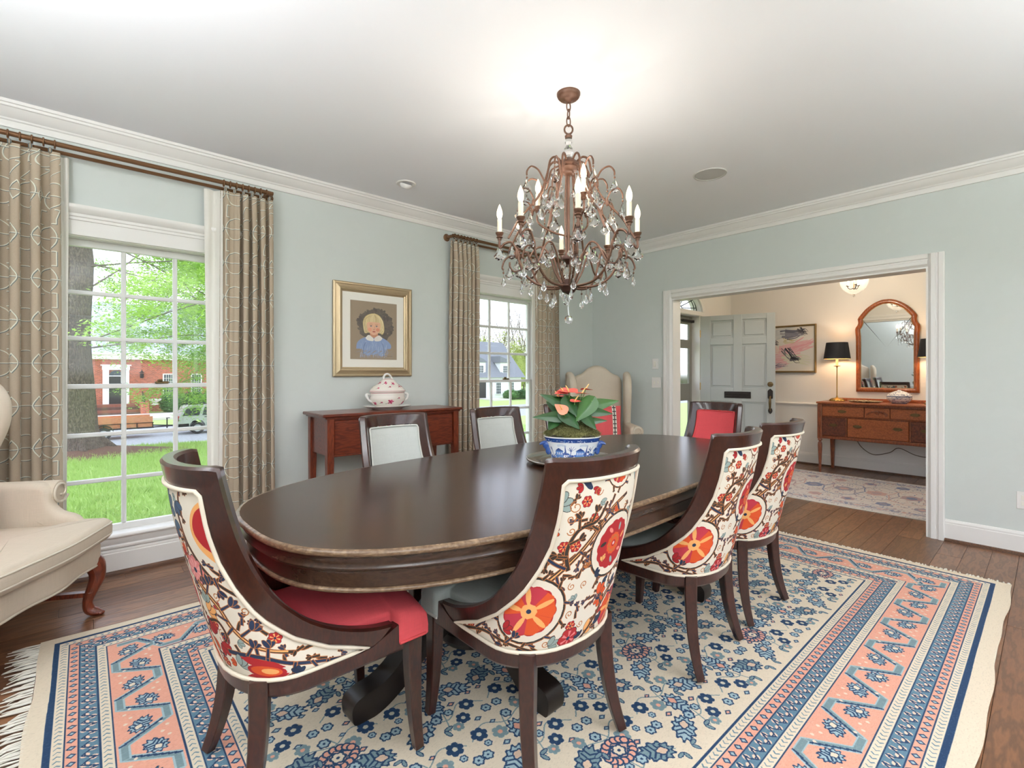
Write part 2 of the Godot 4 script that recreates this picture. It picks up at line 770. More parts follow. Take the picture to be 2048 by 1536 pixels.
	M.uplight_glow.emission_energy_multiplier = 2.0
	# leaf and flower
	M.leaf = mat(rgb(38, 78, 36), 0.28)
	M.leaf2 = mat(rgb(58, 100, 44), 0.28)
	M.spathe = mat(rgb(240, 104, 92), 0.25)
	M.spathe2 = mat(rgb(246, 146, 116), 0.25)
	M.spadix = mat(rgb(238, 196, 120), 0.5)
	M.stem = mat(rgb(120, 150, 84), 0.5)
	M.moss = tri(mat(Color.WHITE, 0.95), ramp(noise_img(61, 0.06, 3, 128), [rgb(74, 72, 40), rgb(128, 124, 74), rgb(92, 90, 52)]), Vector3(9, 9, 9))
	# the door and its storm door
	M.door = mat(rgb(184, 188, 186), 0.38)
	M.storm = mat(rgb(128, 126, 118), 0.5)
	M.lead = mat(rgb(58, 58, 56), 0.5, 0.5)
	# outdoors
	M.grass = tri(mat(Color.WHITE, 0.95), ramp(noise_img(71, 0.04, 4, 512), [rgb(108, 138, 62), rgb(152, 180, 92), rgb(180, 202, 120), rgb(128, 158, 76)]), Vector3(0.6, 0.6, 0.6))
	M.blade = mat(rgb(158, 186, 98), 0.8)
	M.blade.backlight_enabled = true
	M.blade.backlight = Color(0.34, 0.4, 0.2)
	M.road = tri(mat(Color.WHITE, 0.9), ramp(noise_img(72, 0.08, 3, 128), [rgb(150, 150, 152), rgb(176, 176, 178)]), Vector3(0.5, 0.5, 0.5))
	M.walk = mat(rgb(206, 198, 190), 0.9)
	M.mulch = tri(mat(Color.WHITE, 0.95), ramp(noise_img(73, 0.09, 3, 128), [rgb(70, 46, 36), rgb(116, 80, 62), rgb(88, 60, 46)]), Vector3(1.4, 1.4, 1.4))
	var bark := noise_img(74, 0.02, 4, 256)
	M.bark = tri(mat(Color.WHITE, 0.95), ramp(bark, [rgb(44, 36, 30), rgb(128, 112, 98), rgb(70, 58, 50), rgb(150, 136, 122)]), Vector3(2.6, 0.7, 2.6))
	bump(M.bark, ImageTexture.create_from_image(bark), 8.0)
	M.bark2 = mat(rgb(122, 110, 98), 0.95)
	M.bark3 = mat(rgb(146, 136, 124), 0.95)
	M.needle = mat(rgb(168, 200, 92), 0.7)
	M.needle.backlight_enabled = true
	M.needle.backlight = Color(0.5, 0.62, 0.22)
	M.needle2 = mat(rgb(146, 184, 78), 0.7)
	M.needle2.backlight_enabled = true
	M.needle2.backlight = Color(0.4, 0.52, 0.18)
	M.budding = mat(rgb(168, 178, 98), 0.8)
	M.budding.backlight_enabled = true
	M.budding.backlight = Color(0.5, 0.52, 0.25)
	M.hedge = mat(rgb(66, 110, 52), 0.7)
	M.hedge2 = mat(rgb(92, 140, 68), 0.7)
	M.brick = mat(Color.WHITE, 0.9)
	var bi := Image.create(256, 256, false, Image.FORMAT_RGB8)
	bi.fill(rgb(190, 150, 126))
	var r := RandomNumberGenerator.new()
	r.seed = 4
	for row in 16:
		for c in 9:
			var t := r.randf_range(0.86, 1.1)
			bi.fill_rect(Rect2i(c * 32 - (16 if row % 2 else 0), row * 16, 30, 13), Color(0.70 * t, 0.36 * t, 0.25 * t))
	tri(M.brick, ImageTexture.create_from_image(bi), Vector3(0.55, 0.7, 0.55))
	M.slate = tri(mat(Color.WHITE, 0.8), ramp(noise_img(75, 0.09, 3, 128), [rgb(150, 152, 158), rgb(196, 198, 204), rgb(172, 172, 176)]), Vector3(0.5, 1.5, 0.5))
	M.shingle = tri(mat(Color.WHITE, 0.9), ramp(noise_img(76, 0.09, 3, 128), [rgb(112, 114, 118), rgb(138, 140, 144)]), Vector3(0.5, 1.5, 0.5))
	M.white_paint = mat(rgb(236, 236, 232), 0.6)
	M.cream_paint = mat(rgb(232, 228, 212), 0.6)
	M.far_glass = mat(rgb(70, 78, 84), 0.1)
	M.dark_door = mat(rgb(48, 46, 42), 0.4)
	M.brick_step = mat(rgb(146, 90, 70), 0.9)
	M.step_dark = mat(rgb(98, 72, 60), 0.9)
	M.car = mat(rgb(186, 190, 184), 0.25, 0.4)
	M.car_low = mat(rgb(140, 144, 142), 0.45)
	M.car_glass = mat(rgb(52, 58, 62), 0.06)
	M.tyre = mat(rgb(44, 42, 42), 0.8)
	M.rim_metal = mat(rgb(196, 198, 200), 0.3, 0.7)
	M.red_lamp = mat(rgb(160, 34, 30), 0.2)
	M.ply = tri(mat(Color.WHITE, 0.8), ramp(noise_img(77, 0.03, 3, 128), [rgb(190, 122, 82), rgb(212, 146, 104)]), Vector3(1, 4, 1))
	M.blue_flower = mat(rgb(150, 158, 210), 0.7)
	M.terracotta = mat(rgb(150, 92, 70), 0.8)
	make_prints()

# ---------------------------------------------------------------- prints
func make_prints() -> void:
	M.suzani = cloth_mat(suzani(false).tex())
	M.suzani_host = cloth_mat(suzani(true).tex())
	M.rug = cloth_mat(rug_print().tex())
	M.runner = cloth_mat(runner_print().tex())
	M.curtain = cloth_mat(trellis().tex())
	M.curtain.backlight_enabled = true
	M.curtain.backlight = Color(0.12, 0.11, 0.09)
	M.lining = mat(rgb(236, 232, 224), 0.85)
	M.lining.backlight_enabled = true
	M.lining.backlight = Color(0.45, 0.44, 0.42)
	M.portrait = mat(Color.WHITE, 0.55)
	M.portrait.albedo_texture = portrait().tex()
	M.abstract = mat(Color.WHITE, 0.5)
	M.abstract.albedo_texture = abstract_print().tex()
	M.transfer = mat(Color.WHITE, 0.1)
	M.transfer.albedo_texture = transferware().tex()
	M.floral = mat(Color.WHITE, 0.1)
	M.floral.albedo_texture = floral_china(false).tex()
	M.floral_lid = mat(Color.WHITE, 0.1)
	M.floral_lid.albedo_texture = floral_china(true).tex()
	M.bluewhite = mat(Color.WHITE, 0.1)
	M.bluewhite.albedo_texture = blue_china().tex()
	M.tray_print = mat(Color.WHITE, 0.3)
	M.tray_print.albedo_texture = tray_print().tex()

func cloth_mat(t: Texture2D) -> StandardMaterial3D:
	var m := mat(Color.WHITE, 0.92)
	m.albedo_texture = t
	return m

# embroidery for the backs of the chairs: one metre wide (0 = middle of the back), heights 0.36 to 0.98 m
const NAVY := Color(0.13, 0.19, 0.30)
const BARK := Color(0.20, 0.17, 0.15)
const ORANGE := Color(0.83, 0.32, 0.13)
const RED := Color(0.66, 0.12, 0.14)
const MAGENTA := Color(0.72, 0.20, 0.26)
const PEACH := Color(0.92, 0.66, 0.40)
const SAGE := Color(0.58, 0.64, 0.62)
const OLD := Color(0.70, 0.42, 0.22)

func vine(cv: Cv, p: Array, w: float, w2 := -1.0, c := BARK) -> void:
	var q := c2(p, 7)
	cv.line(q, w + 0.0045, OLD, (w2 + 0.003) if w2 > 0 else -1.0)
	cv.line(q, w, c, w2)

func sprig(cv: Cv, a: Vector2, dir: float, L: float, c := BARK) -> void:
	var d := Vector2.from_angle(dir)
	var tip := a + d * L
	vine(cv, [a, a + d * L * 0.5, tip], 0.0065, 0.005, c)
	for s in [-0.7, 0.0, 0.7]:
		var e := Vector2.from_angle(dir + s) * L * 0.5
		cv.poly(Cv.blob(tip + e * 0.5, L * 0.42, L * 0.21, dir + s, 12), OLD)
		cv.poly(Cv.blob(tip + e * 0.5, L * 0.37, L * 0.165, dir + s, 12), c)

func curl(cv: Cv, a: Vector2, r: float, t0: float, sg: float, c := OLD) -> void:
	var p := []
	for i in 15:
		var t := i / 14.0
		p.append(a + Vector2.from_angle(t0 + sg * t * 8.0) * r * (1.0 - t * 0.8))
	cv.line(PackedVector2Array(p), 0.0028, c)

func medallion(cv: Cv, c: Vector2, r: float, star: bool) -> void:
	cv.poly(Cv.blob(c, r * 1.36, r * 1.36, 0, 30), OLD)
	cv.poly(Cv.blob(c, r * 1.33, r * 1.33, 0, 30), BARK)
	cv.poly(Cv.blob(c, r * 1.25, r * 1.25, 0, 30), Color(0.91, 0.87, 0.80))
	for i in 11:
		var a := TAU * i / 11.0 + 0.2
		sprig(cv, c + Vector2.from_angle(a) * r * 1.3, a + (0.6 if i % 2 else -0.5), r * 0.26, NAVY if i % 3 == 0 else BARK)
	cv.poly(Cv.blob(c, r * 0.94, r * 0.94, 0, 60, 14, 0.07), RED)
	if star:
		for i in 10:
			var a := TAU * i / 10.0
			cv.poly(PackedVector2Array([c, c + Vector2.from_angle(a - 0.31) * r * 0.93, c + Vector2.from_angle(a) * r * 0.99, c + Vector2.from_angle(a + 0.31) * r * 0.93]), ORANGE if i % 4 < 2 else MAGENTA)
		for i in 5:
			var a := TAU * i / 5.0 + 0.5
			cv.poly(Cv.blob(c + Vector2.from_angle(a) * r * 0.6, r * 0.36, r * 0.1, a, 12), PEACH)
		cv.poly(Cv.blob(c, r * 0.27, r * 0.27, 0, 20, 8, 0.14), PEACH)
		cv.ell(c, r * 0.09, r * 0.09, NAVY)
	else:
		for i in 7:
			var a := TAU * i / 7.0 + 0.3
			cv.poly(Cv.blob(c + Vector2.from_angle(a) * r * 0.68, r * 0.17, r * 0.08, a + 0.4, 10), [PEACH, SAGE, Color(0.9, 0.55, 0.5), BARK][i % 4])
		cv.poly(Cv.blob(c, r * 0.40, r * 0.40, 0, 40, 12, 0.12), ORANGE)
		for i in 12:
			var a := TAU * i / 12.0
			cv.ell(c + Vector2.from_angle(a) * r * 0.3, r * 0.06, r * 0.06, OLD)
		cv.ell(c, r * 0.14, r * 0.14, RED)
		cv.ell(c, r * 0.07, r * 0.07, Color(0.86, 0.74, 0.76))

func posy(cv: Cv, c: Vector2, r: float, a0: Color, b0: Color, n_ := 6) -> void:
	cv.poly(Cv.blob(c, r * 1.06, r * 1.06, 0, 36, n_, 0.24), BARK)
	cv.poly(Cv.blob(c, r, r, 0, 36, n_, 0.24), a0)
	for i in n_:
		var a := TAU * (i + 0.5) / n_
		cv.poly(PackedVector2Array([c, c + Vector2.from_angle(a - 0.2) * r * 0.9, c + Vector2.from_angle(a + 0.2) * r * 0.9]), b0)
	cv.ell(c, r * 0.22, r * 0.22, NAVY)

func leafy(cv: Cv, c: Vector2, r: float, rot: float, col: Color) -> void:
	for i in 3:
		var a := rot + (i - 1) * 0.8
		var q := c + Vector2.from_angle(a) * r * 0.55
		cv.poly(Cv.blob(q, r * 0.62, r * 0.36, a, 14), BARK)
		cv.poly(Cv.blob(q, r * 0.57, r * 0.31, a, 14), col)

# small twigs, buds and tendrils between the big motifs
func filler(cv: Cv, seed_: int, keep: Array) -> void:
	var r := RandomNumberGenerator.new()
	r.seed = seed_
	for i in 22:
		for j in 14:
			var c := V(-0.49 + i * 0.046 + r.randf_range(-0.012, 0.012) + (0.023 if j % 2 else 0.0), 0.385 + j * 0.043 + r.randf_range(-0.01, 0.01))
			var ok := true
			for q in keep:
				if c.distance_to(V(q[0], q[1])) < q[2]:
					ok = false
			if not ok:
				continue
			var k := r.randf()
			var a := r.randf() * TAU
			if k < 0.40:
				vine(cv, [c - Vector2.from_angle(a) * 0.022, c + Vector2.from_angle(a + 1.5) * 0.006, c + Vector2.from_angle(a) * 0.014], 0.0065, 0.005)
				sprig(cv, c, a + 0.5, 0.022, NAVY if k < 0.2 else BARK)
			elif k < 0.56:
				leafy(cv, c, 0.018, a, [ORANGE, RED, PEACH, SAGE][r.randi() % 4])
			elif k < 0.78:
				curl(cv, c, 0.013, a, 1.0 if k < 0.72 else -1.0)
			elif k < 0.86:
				posy(cv, c, 0.014, RED, PEACH)

func suzani(host: bool) -> Cv:
	var cv := Cv.new(1400, 868, Color(0.90, 0.865, 0.80), 1400.0, Vector2(-0.5, 0.98), true)
	filler(cv, 91 if host else 90, [[0.02, 0.945, 0.07], [0.045, 0.705, 0.115], [-0.22, 0.535, 0.115], [0.125, 0.465, 0.1], [-0.44, 0.6, 0.09], [0.36, 0.52, 0.1]] if not host else [[-0.05, 0.62, 0.11], [-0.02, 0.44, 0.1], [-0.22, 0.72, 0.1], [-0.30, 0.5, 0.11], [0.19, 0.82, 0.08], [0.225, 0.425, 0.06]])
	if not host:
		# wide stem rising to the right
		vine(cv, [V(-0.30, 0.50), V(-0.19, 0.62), V(-0.09, 0.72), V(-0.01, 0.82), V(0.07, 0.86)], 0.017, 0.008)
		cv.line(c2([V(-0.30, 0.50), V(-0.19, 0.62), V(-0.09, 0.72), V(-0.01, 0.82), V(0.05, 0.852)], 7), 0.006, PEACH, 0.002)
		for q in [[-0.13, 0.67, 2.3], [-0.05, 0.77, 2.6], [-0.10, 0.71, -0.6], [-0.03, 0.80, -0.9], [-0.20, 0.60, 3.0], [0.02, 0.84, -1.0], [-0.16, 0.64, -1.2]]:
			sprig(cv, V(q[0], q[1]), q[2], 0.036, NAVY if q[2] < 0 else BARK)
		vine(cv, [V(-0.13, 0.66), V(-0.145, 0.72), V(-0.12, 0.78), V(-0.06, 0.80), V(-0.03, 0.85)], 0.011, 0.007)
		for q in [[-0.142, 0.70, 3.0], [-0.12, 0.785, 1.7], [-0.14, 0.74, 0.4], [-0.08, 0.80, 1.2]]:
			sprig(cv, V(q[0], q[1]), q[2], 0.032)
		vine(cv, [V(-0.20, 0.70), V(-0.17, 0.68), V(-0.14, 0.665)], 0.008, -1.0, NAVY)
		medallion(cv, V(0.02, 0.945), 0.045, true)
		medallion(cv, V(0.045, 0.705), 0.08, false)
		medallion(cv, V(-0.22, 0.535), 0.08, true)
		medallion(cv, V(0.125, 0.465), 0.07, true)
		medallion(cv, V(-0.44, 0.60), 0.06, false)
		medallion(cv, V(0.36, 0.52), 0.07, false)
		leafy(cv, V(-0.19, 0.86), 0.035, 0.3, SAGE)
		leafy(cv, V(0.14, 0.90), 0.03, 1.2, SAGE)
		leafy(cv, V(0.17, 0.86), 0.026, -1.0, Color(0.84, 0.5, 0.46))
		cv.poly(c2([V(-0.15, 0.945), V(-0.11, 0.90), V(-0.095, 0.905), V(-0.13, 0.95), V(-0.15, 0.945)], 5), NAVY)
		curl(cv, V(-0.14, 0.85), 0.02, 2.0, 1.0)
		curl(cv, V(-0.07, 0.89), 0.016, 0.0, -1.0)
		curl(cv, V(-0.15, 0.815), 0.016, 1.0, -1.0)
		leafy(cv, V(-0.20, 0.775), 0.022, -0.2, ORANGE)
		# small flowers between
		leafy(cv, V(-0.02, 0.62), 0.02, 0.4, NAVY)
		leafy(cv, V(0.0, 0.66), 0.016, 1.4, PEACH)
		leafy(cv, V(-0.06, 0.655), 0.017, 2.0, OLD)
		leafy(cv, V(0.035, 0.59), 0.018, -0.8, NAVY)
		leafy(cv, V(0.02, 0.545), 0.034, 0.9, ORANGE)
		leafy(cv, V(0.035, 0.53), 0.03, -1.8, ORANGE)
		leafy(cv, V(0.09, 0.57), 0.022, -0.4, NAVY)
		posy(cv, V(-0.075, 0.425), 0.03, RED, Color(0.86, 0.5, 0.5))
		leafy(cv, V(-0.01, 0.43), 0.034, 0.4, PEACH)
		leafy(cv, V(-0.03, 0.415), 0.02, 2.0, NAVY)
		leafy(cv, V(-0.14, 0.418), 0.028, 0.4, SAGE)
		leafy(cv, V(0.045, 0.47), 0.02, 1.6, RED)
		leafy(cv, V(0.06, 0.44), 0.026, 2.4, NAVY)
		vine(cv, [V(-0.02, 0.40), V(0.02, 0.45), V(0.05, 0.50), V(0.09, 0.54), V(0.15, 0.575)], 0.009, 0.006)
		vine(cv, [V(-0.46, 0.40), V(-0.36, 0.43), V(-0.27, 0.425), V(-0.19, 0.405)], 0.008, 0.006)
		for q in [[-0.40, 0.425, 0.8], [-0.33, 0.43, -0.6], [-0.27, 0.425, 0.9], [-0.23, 0.41, -0.4], [0.05, 0.50, 2.2], [0.08, 0.53, -0.3]]:
			sprig(cv, V(q[0], q[1]), q[2], 0.032, NAVY)
		leafy(cv, V(-0.285, 0.47), 0.026, 0.3, RED)
		vine(cv, [V(0.46, 0.40), V(0.36, 0.43), V(0.28, 0.42), V(0.22, 0.40)], 0.008, 0.006)
		for q in [[0.40, 0.42, 2.2], [0.33, 0.425, 1.2], [0.28, 0.42, 2.4], [0.20, 0.62, 0.6], [0.23, 0.56, 0.2], [0.17, 0.80, 1.2], [0.19, 0.76, 2.0]]:
			sprig(cv, V(q[0], q[1]), q[2], 0.032, NAVY)
	else:
		# the host chair's cut of the same cloth
		vine(cv, [V(0.07, 0.86), V(0.09, 0.77), V(0.15, 0.69), V(0.21, 0.645)], 0.009, 0.007)
		cv.poly(c2([V(0.215, 0.92), V(0.15, 0.88), V(0.125, 0.82), V(0.15, 0.76), V(0.23, 0.71), V(0.26, 0.8), V(0.215, 0.92)], 6), PEACH)
		cv.poly(c2([V(0.21, 0.90), V(0.155, 0.87), V(0.135, 0.82), V(0.16, 0.775), V(0.22, 0.745), V(0.25, 0.82), V(0.21, 0.90)], 6), RED)
		leafy(cv, V(-0.01, 0.86), 0.05, 0.6, Color(0.35, 0.42, 0.48))
		leafy(cv, V(0.02, 0.82), 0.04, -0.9, Color(0.30, 0.38, 0.46))
		leafy(cv, V(0.07, 0.885), 0.032, -1.2, Color(0.26, 0.34, 0.44))
		leafy(cv, V(-0.08, 0.84), 0.05, -1.4, SAGE)
		curl(cv, V(0.06, 0.80), 0.02, 1.0, -1.0)
		posy(cv, V(0.085, 0.70), 0.036, Color(0.85, 0.5, 0.5), Color(0.9, 0.62, 0.6), 9)
		leafy(cv, V(0.05, 0.74), 0.028, 2.2, ORANGE)
		leafy(cv, V(0.03, 0.73), 0.02, 1.4, RED)
		vine(cv, [V(-0.06, 0.76), V(0.0, 0.68), V(0.03, 0.60), V(0.02, 0.50), V(0.04, 0.40)], 0.009, 0.007)
		for q in [[-0.03, 0.72, -0.2], [0.02, 0.64, 0.4], [0.03, 0.58, 2.8], [0.02, 0.52, 0.3], [0.03, 0.45, 2.4], [0.12, 0.72, -1.8], [0.16, 0.69, -1.4]]:
			sprig(cv, V(q[0], q[1]), q[2], 0.036, NAVY)
		# long stem sweeping down along the frame
		vine(cv, [V(0.08, 0.665), V(0.14, 0.61), V(0.17, 0.55), V(0.22, 0.50), V(0.30, 0.47)], 0.014, 0.008)
		cv.line(c2([V(0.08, 0.665), V(0.14, 0.61), V(0.17, 0.55), V(0.22, 0.50), V(0.29, 0.475)], 7), 0.005, PEACH)
		for q in [[0.11, 0.64, 1.0], [0.15, 0.60, 0.5], [0.16, 0.57, 2.8], [0.19, 0.53, 0.6], [0.22, 0.50, -1.6], [0.17, 0.55, -2.4]]:
			sprig(cv, V(q[0], q[1]), q[2], 0.04, NAVY)
		leafy(cv, V(0.085, 0.585), 0.038, 0.2, PEACH)
		leafy(cv, V(0.09, 0.61), 0.03, 1.6, SAGE)
		curl(cv, V(0.055, 0.63), 0.018, 0.0, 1.0)
		vine(cv, [V(0.07, 0.55), V(0.12, 0.56), V(0.14, 0.52), V(0.11, 0.49)], 0.008, 0.005)
		leafy(cv, V(0.085, 0.515), 0.034, 2.0, RED)
		leafy(cv, V(0.105, 0.49), 0.034, -0.9, RED)
		leafy(cv, V(0.075, 0.49), 0.024, -2.2, ORANGE)
		curl(cv, V(0.125, 0.505), 0.022, 3.0, 1.0, RED)
		vine(cv, [V(0.13, 0.475), V(0.22, 0.47), V(0.30, 0.435), V(0.40, 0.405), V(0.47, 0.395)], 0.012, 0.006, NAVY)
		for q in [[0.19, 0.473, 0.9], [0.24, 0.463, 1.3], [0.24, 0.463, -1.7], [0.30, 0.437, -2.0], [0.34, 0.425, -1.2], [0.38, 0.41, -1.7]]:
			sprig(cv, V(q[0], q[1]), q[2], 0.036, NAVY)
		leafy(cv, V(0.155, 0.44), 0.03, 0.6, SAGE)
		cv.poly(Cv.blob(V(0.225, 0.425), 0.05, 0.021, -0.15, 18), RED)
		cv.poly(Cv.blob(V(0.215, 0.405), 0.05, 0.012, 0.1, 18, 6, 0.3), RED)
		cv.poly(Cv.blob(V(0.22, 0.45), 0.045, 0.011, -0.3, 18, 6, 0.3), RED)
		cv.poly(Cv.blob(V(0.225, 0.426), 0.04, 0.016, -0.15, 18), ORANGE)
		cv.poly(Cv.blob(V(0.235, 0.425), 0.022, 0.009, -0.15, 14), PEACH)
		leafy(cv, V(0.30, 0.405), 0.02, 1.4, NAVY)
		medallion(cv, V(-0.05, 0.62), 0.075, false)
		medallion(cv, V(-0.02, 0.44), 0.07, true)
		medallion(cv, V(-0.22, 0.72), 0.07, true)
		medallion(cv, V(-0.30, 0.50), 0.075, false)
		vine(cv, [V(-0.46, 0.40), V(-0.36, 0.43), V(-0.20, 0.42), V(-0.12, 0.5)], 0.009, 0.006)
	return cv

# ---- the big carpet: drawn in metres, x along the length, y across; total 4.17 x 2.89
const R_CREAM := Color(0.875, 0.815, 0.72)
const R_NAVY := Color(0.10, 0.22, 0.36)
const R_BLUE := Color(0.36, 0.49, 0.56)
const R_TEAL := Color(0.46, 0.55, 0.57)
const R_CORAL := Color(0.88, 0.63, 0.54)
const R_SKY := Color(0.62, 0.71, 0.74)

func rosette(cv: Cv, c: Vector2, r: float, a0: Color, b0: Color) -> void:
	for i in 6:
		cv.ell(c + Vector2.from_angle(TAU * i / 6.0) * r * 0.62, r * 0.38, r * 0.38, a0)
	cv.ell(c, r * 0.3, r * 0.3, b0)

func flowerlet(cv: Cv, c: Vector2, r: float, fill: Color) -> void:
	cv.poly(Cv.blob(c, r, r, 0.3, 24, 6, 0.28), R_NAVY)
	cv.poly(Cv.blob(c, r * 0.72, r * 0.72, 0.3, 24, 6, 0.28), fill)
	cv.ell(c, r * 0.26, r * 0.26, R_NAVY)

func palmette(cv: Cv, c: Vector2, rx: float, ry: float, rot: float, fill: Color, core: Color) -> void:
	var p := PackedVector2Array()
	var q := PackedVector2Array()
	for i in 44:
		var a := TAU * i / 44.0
		var m := 1.0 if i % 4 < 2 else 0.80
		var t := 1.0 + 0.28 * maxf(0.0, cos(a))
		p.append(c + Vector2(cos(a) * rx * m * t, sin(a) * ry * m).rotated(rot))
		q.append(c + Vector2(cos(a) * rx * m * t * 0.84, sin(a) * ry * m * 0.82).rotated(rot))
	cv.poly(p, R_NAVY)
	cv.poly(q, fill)
	for s in [-1.0, 1.0]:
		for k in 4:
			var b := Vector2(-0.5 + 0.32 * k, 0.0)
			cv.line(PackedVector2Array([c + Vector2(b.x * rx, 0).rotated(rot), c + Vector2((b.x + 0.28) * rx, s * ry * 0.6).rotated(rot)]), 0.006, R_NAVY)
	cv.poly(Cv.blob(c - Vector2(rx * 0.2, 0).rotated(rot), rx * 0.34, ry * 0.34, rot, 16, 4, 0.3), R_NAVY)
	cv.poly(Cv.blob(c - Vector2(rx * 0.2, 0).rotated(rot), rx * 0.25, ry * 0.25, rot, 16, 4, 0.3), core)

func lozenge(cv: Cv, c: Vector2, rx: float, ry: float) -> void:
	for i in 16:
		var a := TAU * i / 16.0
		cv.ell(c + Vector2(cos(a) * rx, sin(a) * ry), 0.017, 0.017, R_NAVY)
		cv.ell(c + Vector2(cos(a) * rx, sin(a) * ry), 0.011, 0.011, R_CORAL)
	cv.poly(PackedVector2Array([c + V(rx * 0.9, 0), c + V(0, ry * 0.9), c - V(rx * 0.9, 0), c - V(0, ry * 0.9)]), R_NAVY)
	cv.poly(PackedVector2Array([c + V(rx * 0.78, 0), c + V(0, ry * 0.78), c - V(rx * 0.78, 0), c - V(0, ry * 0.78)]), Color(0.85, 0.66, 0.58))
	flowerlet(cv, c, rx * 0.4, R_CREAM)

func little_leaf(cv: Cv, c: Vector2, r: float, rot: float, fill: Color) -> void:
	for s in [-1.0, 1.0]:
		var a: float = rot + s * 0.7
		cv.poly(Cv.blob(c + Vector2.from_angle(a) * r * 0.6, r * 0.62, r * 0.3, a, 12), R_NAVY)
		cv.poly(Cv.blob(c + Vector2.from_angle(a) * r * 0.6, r * 0.48, r * 0.19, a, 12), fill)

func rug_print() -> Cv:
	var W := 4.17
	var H := 2.89
	var cv := Cv.new(2048, 1406, R_CREAM, 2048.0 / W)
	var a := V(0.05, 0.05)
	var b := V(W - 0.055, H - 0.09)
	# nested bands: [width, colour]
	var bands := [[0.02, R_NAVY], [0.03, R_CREAM], [0.004, R_NAVY], [0.03, R_CORAL], [0.004, R_NAVY], [0.05, R_BLUE], [0.005, R_NAVY], [0.03, R_CREAM], [0.005, R_NAVY], [0.17, R_CORAL], [0.005, R_NAVY], [0.03, R_CREAM], [0.005, R_NAVY], [0.05, R_BLUE], [0.004, R_NAVY], [0.034, R_CORAL], [0.004, R_NAVY], [0.03, R_CREAM], [0.008, R_NAVY], [0.0, R_CREAM]]
	var t := 0.0
	var at := []
	for q in bands:
		cv.rect(a + V(t, t), b - V(t, t), q[1])
		at.append(t)
		t += q[0]
	var sz := b - a
	for side in 4:
		var L := sz.x if side % 2 == 0 else sz.y
		var put := func(s: float, d: float) -> Vector2:
			match side:
				0: return a + V(s, d)
				1: return V(b.x - d, a.y + s)
				2: return b - V(s, d)
			return V(a.x + d, b.y - s)
		for i in at.size() - 1:
			var d0: float = at[i]
			var w: float = bands[i][0]
			if absf(w - 0.03) < 1e-4 and bands[i][1] == R_CREAM:
				var s := d0 + 0.02
				while s < L - d0 - 0.02:
					cv.line(PackedVector2Array([put.call(s, d0 + 0.006), put.call(s + 0.009, d0 + 0.015), put.call(s, d0 + 0.024)]), 0.0035, R_BLUE)
					s += 0.024
			elif bands[i][1] == R_CORAL and w < 0.1:
				var s := d0 + 0.03
				while s < L - d0 - 0.02:
					cv.poly(PackedVector2Array([put.call(s - 0.013, d0 + w * 0.5), put.call(s, d0 + w * 0.95), put.call(s + 0.013, d0 + w * 0.5), put.call(s, d0 + w * 0.05)]), R_NAVY)
					cv.poly(PackedVector2Array([put.call(s - 0.007, d0 + w * 0.5), put.call(s, d0 + w * 0.74), put.call(s + 0.007, d0 + w * 0.5), put.call(s, d0 + w * 0.26)]), R_SKY)
					s += 0.042
			elif bands[i][1] == R_BLUE:
				var s := d0 + 0.02
				while s < L - d0 - 0.02:
					cv.ell(put.call(s + 0.010, d0 + w * 0.72), 0.012, 0.012, Color(0.93, 0.78, 0.68))
					cv.ell(put.call(s + 0.034, d0 + w * 0.30), 0.012, 0.012, Color(0.93, 0.78, 0.68))
					cv.line(PackedVector2Array([put.call(s - 0.010, d0 + 0.006), put.call(s + 0.008, d0 + w * 0.55), put.call(s + 0.006, d0 + w - 0.004), put.call(s + 0.022, d0 + w * 0.5), put.call(s + 0.038, d0 + 0.006)]), 0.0055, R_NAVY)
					cv.line(PackedVector2Array([put.call(s + 0.004, d0 + w * 0.72), put.call(s + 0.018, d0 + w * 0.72)]), 0.004, R_NAVY)
					cv.line(PackedVector2Array([put.call(s + 0.028, d0 + w * 0.30), put.call(s + 0.042, d0 + w * 0.30)]), 0.004, R_NAVY)
					s += 0.048
			elif w > 0.1:
				var s := d0 + 0.06
				var up := true
				while s < L - d0 - 0.16:
					var lo := d0 + (0.022 if up else w - 0.022)
					var hi := d0 + (w - 0.022 if up else 0.022)
					var p := PackedVector2Array([put.call(s - 0.02, lo), put.call(s + 0.05, lo), put.call(s + 0.13, hi), put.call(s + 0.15, hi)])
					cv.line(p, 0.03, R_SKY)
					cv.line(p, 0.019, R_TEAL)
					var e := (0.012 if up else -0.012)
					var tt := PackedVector2Array()
					for kk in 16:
						var ff := kk / 15.0
						tt.append(put.call(s + 0.05 + 0.08 * ff, lerpf(lo, hi, ff) - e * (0.4 if kk % 2 else 1.1)))
					cv.line(tt, 0.007, R_NAVY)
					var lc: Vector2 = put.call(s + 0.135, d0 + (0.068 if up else w - 0.068))
					var dirv: Vector2 = put.call(s + 1.0, d0) - put.call(s, d0)
					palmette(cv, lc, 0.042, 0.034, dirv.angle() + (0.5 if up else -0.5), R_SKY, R_CREAM)
					for kk in 5:
						cv.ell(put.call(s + 0.03 * kk + 0.02, d0 + (w - 0.03 - 0.016 * (kk % 2) if up else 0.03 + 0.016 * (kk % 2))), 0.006, 0.006, Color(0.88, 0.80, 0.72))
					s += 0.15
					up = not up
	# the field
	var f0 := a + V(t, t)
	var f1 := b - V(t, t)
	var r := RandomNumberGenerator.new()
	r.seed = 12
	var FS := 0.62
	var step := V(0.56, 0.46) * FS
	var nx := int(ceil((f1.x - f0.x) / step.x)) + 1
	var ny := int(ceil((f1.y - f0.y) / step.y)) + 1
	var fits := func(c: Vector2, m: float) -> bool:
		return c.x > f0.x + m and c.x < f1.x - m and c.y > f0.y + m and c.y < f1.y - m
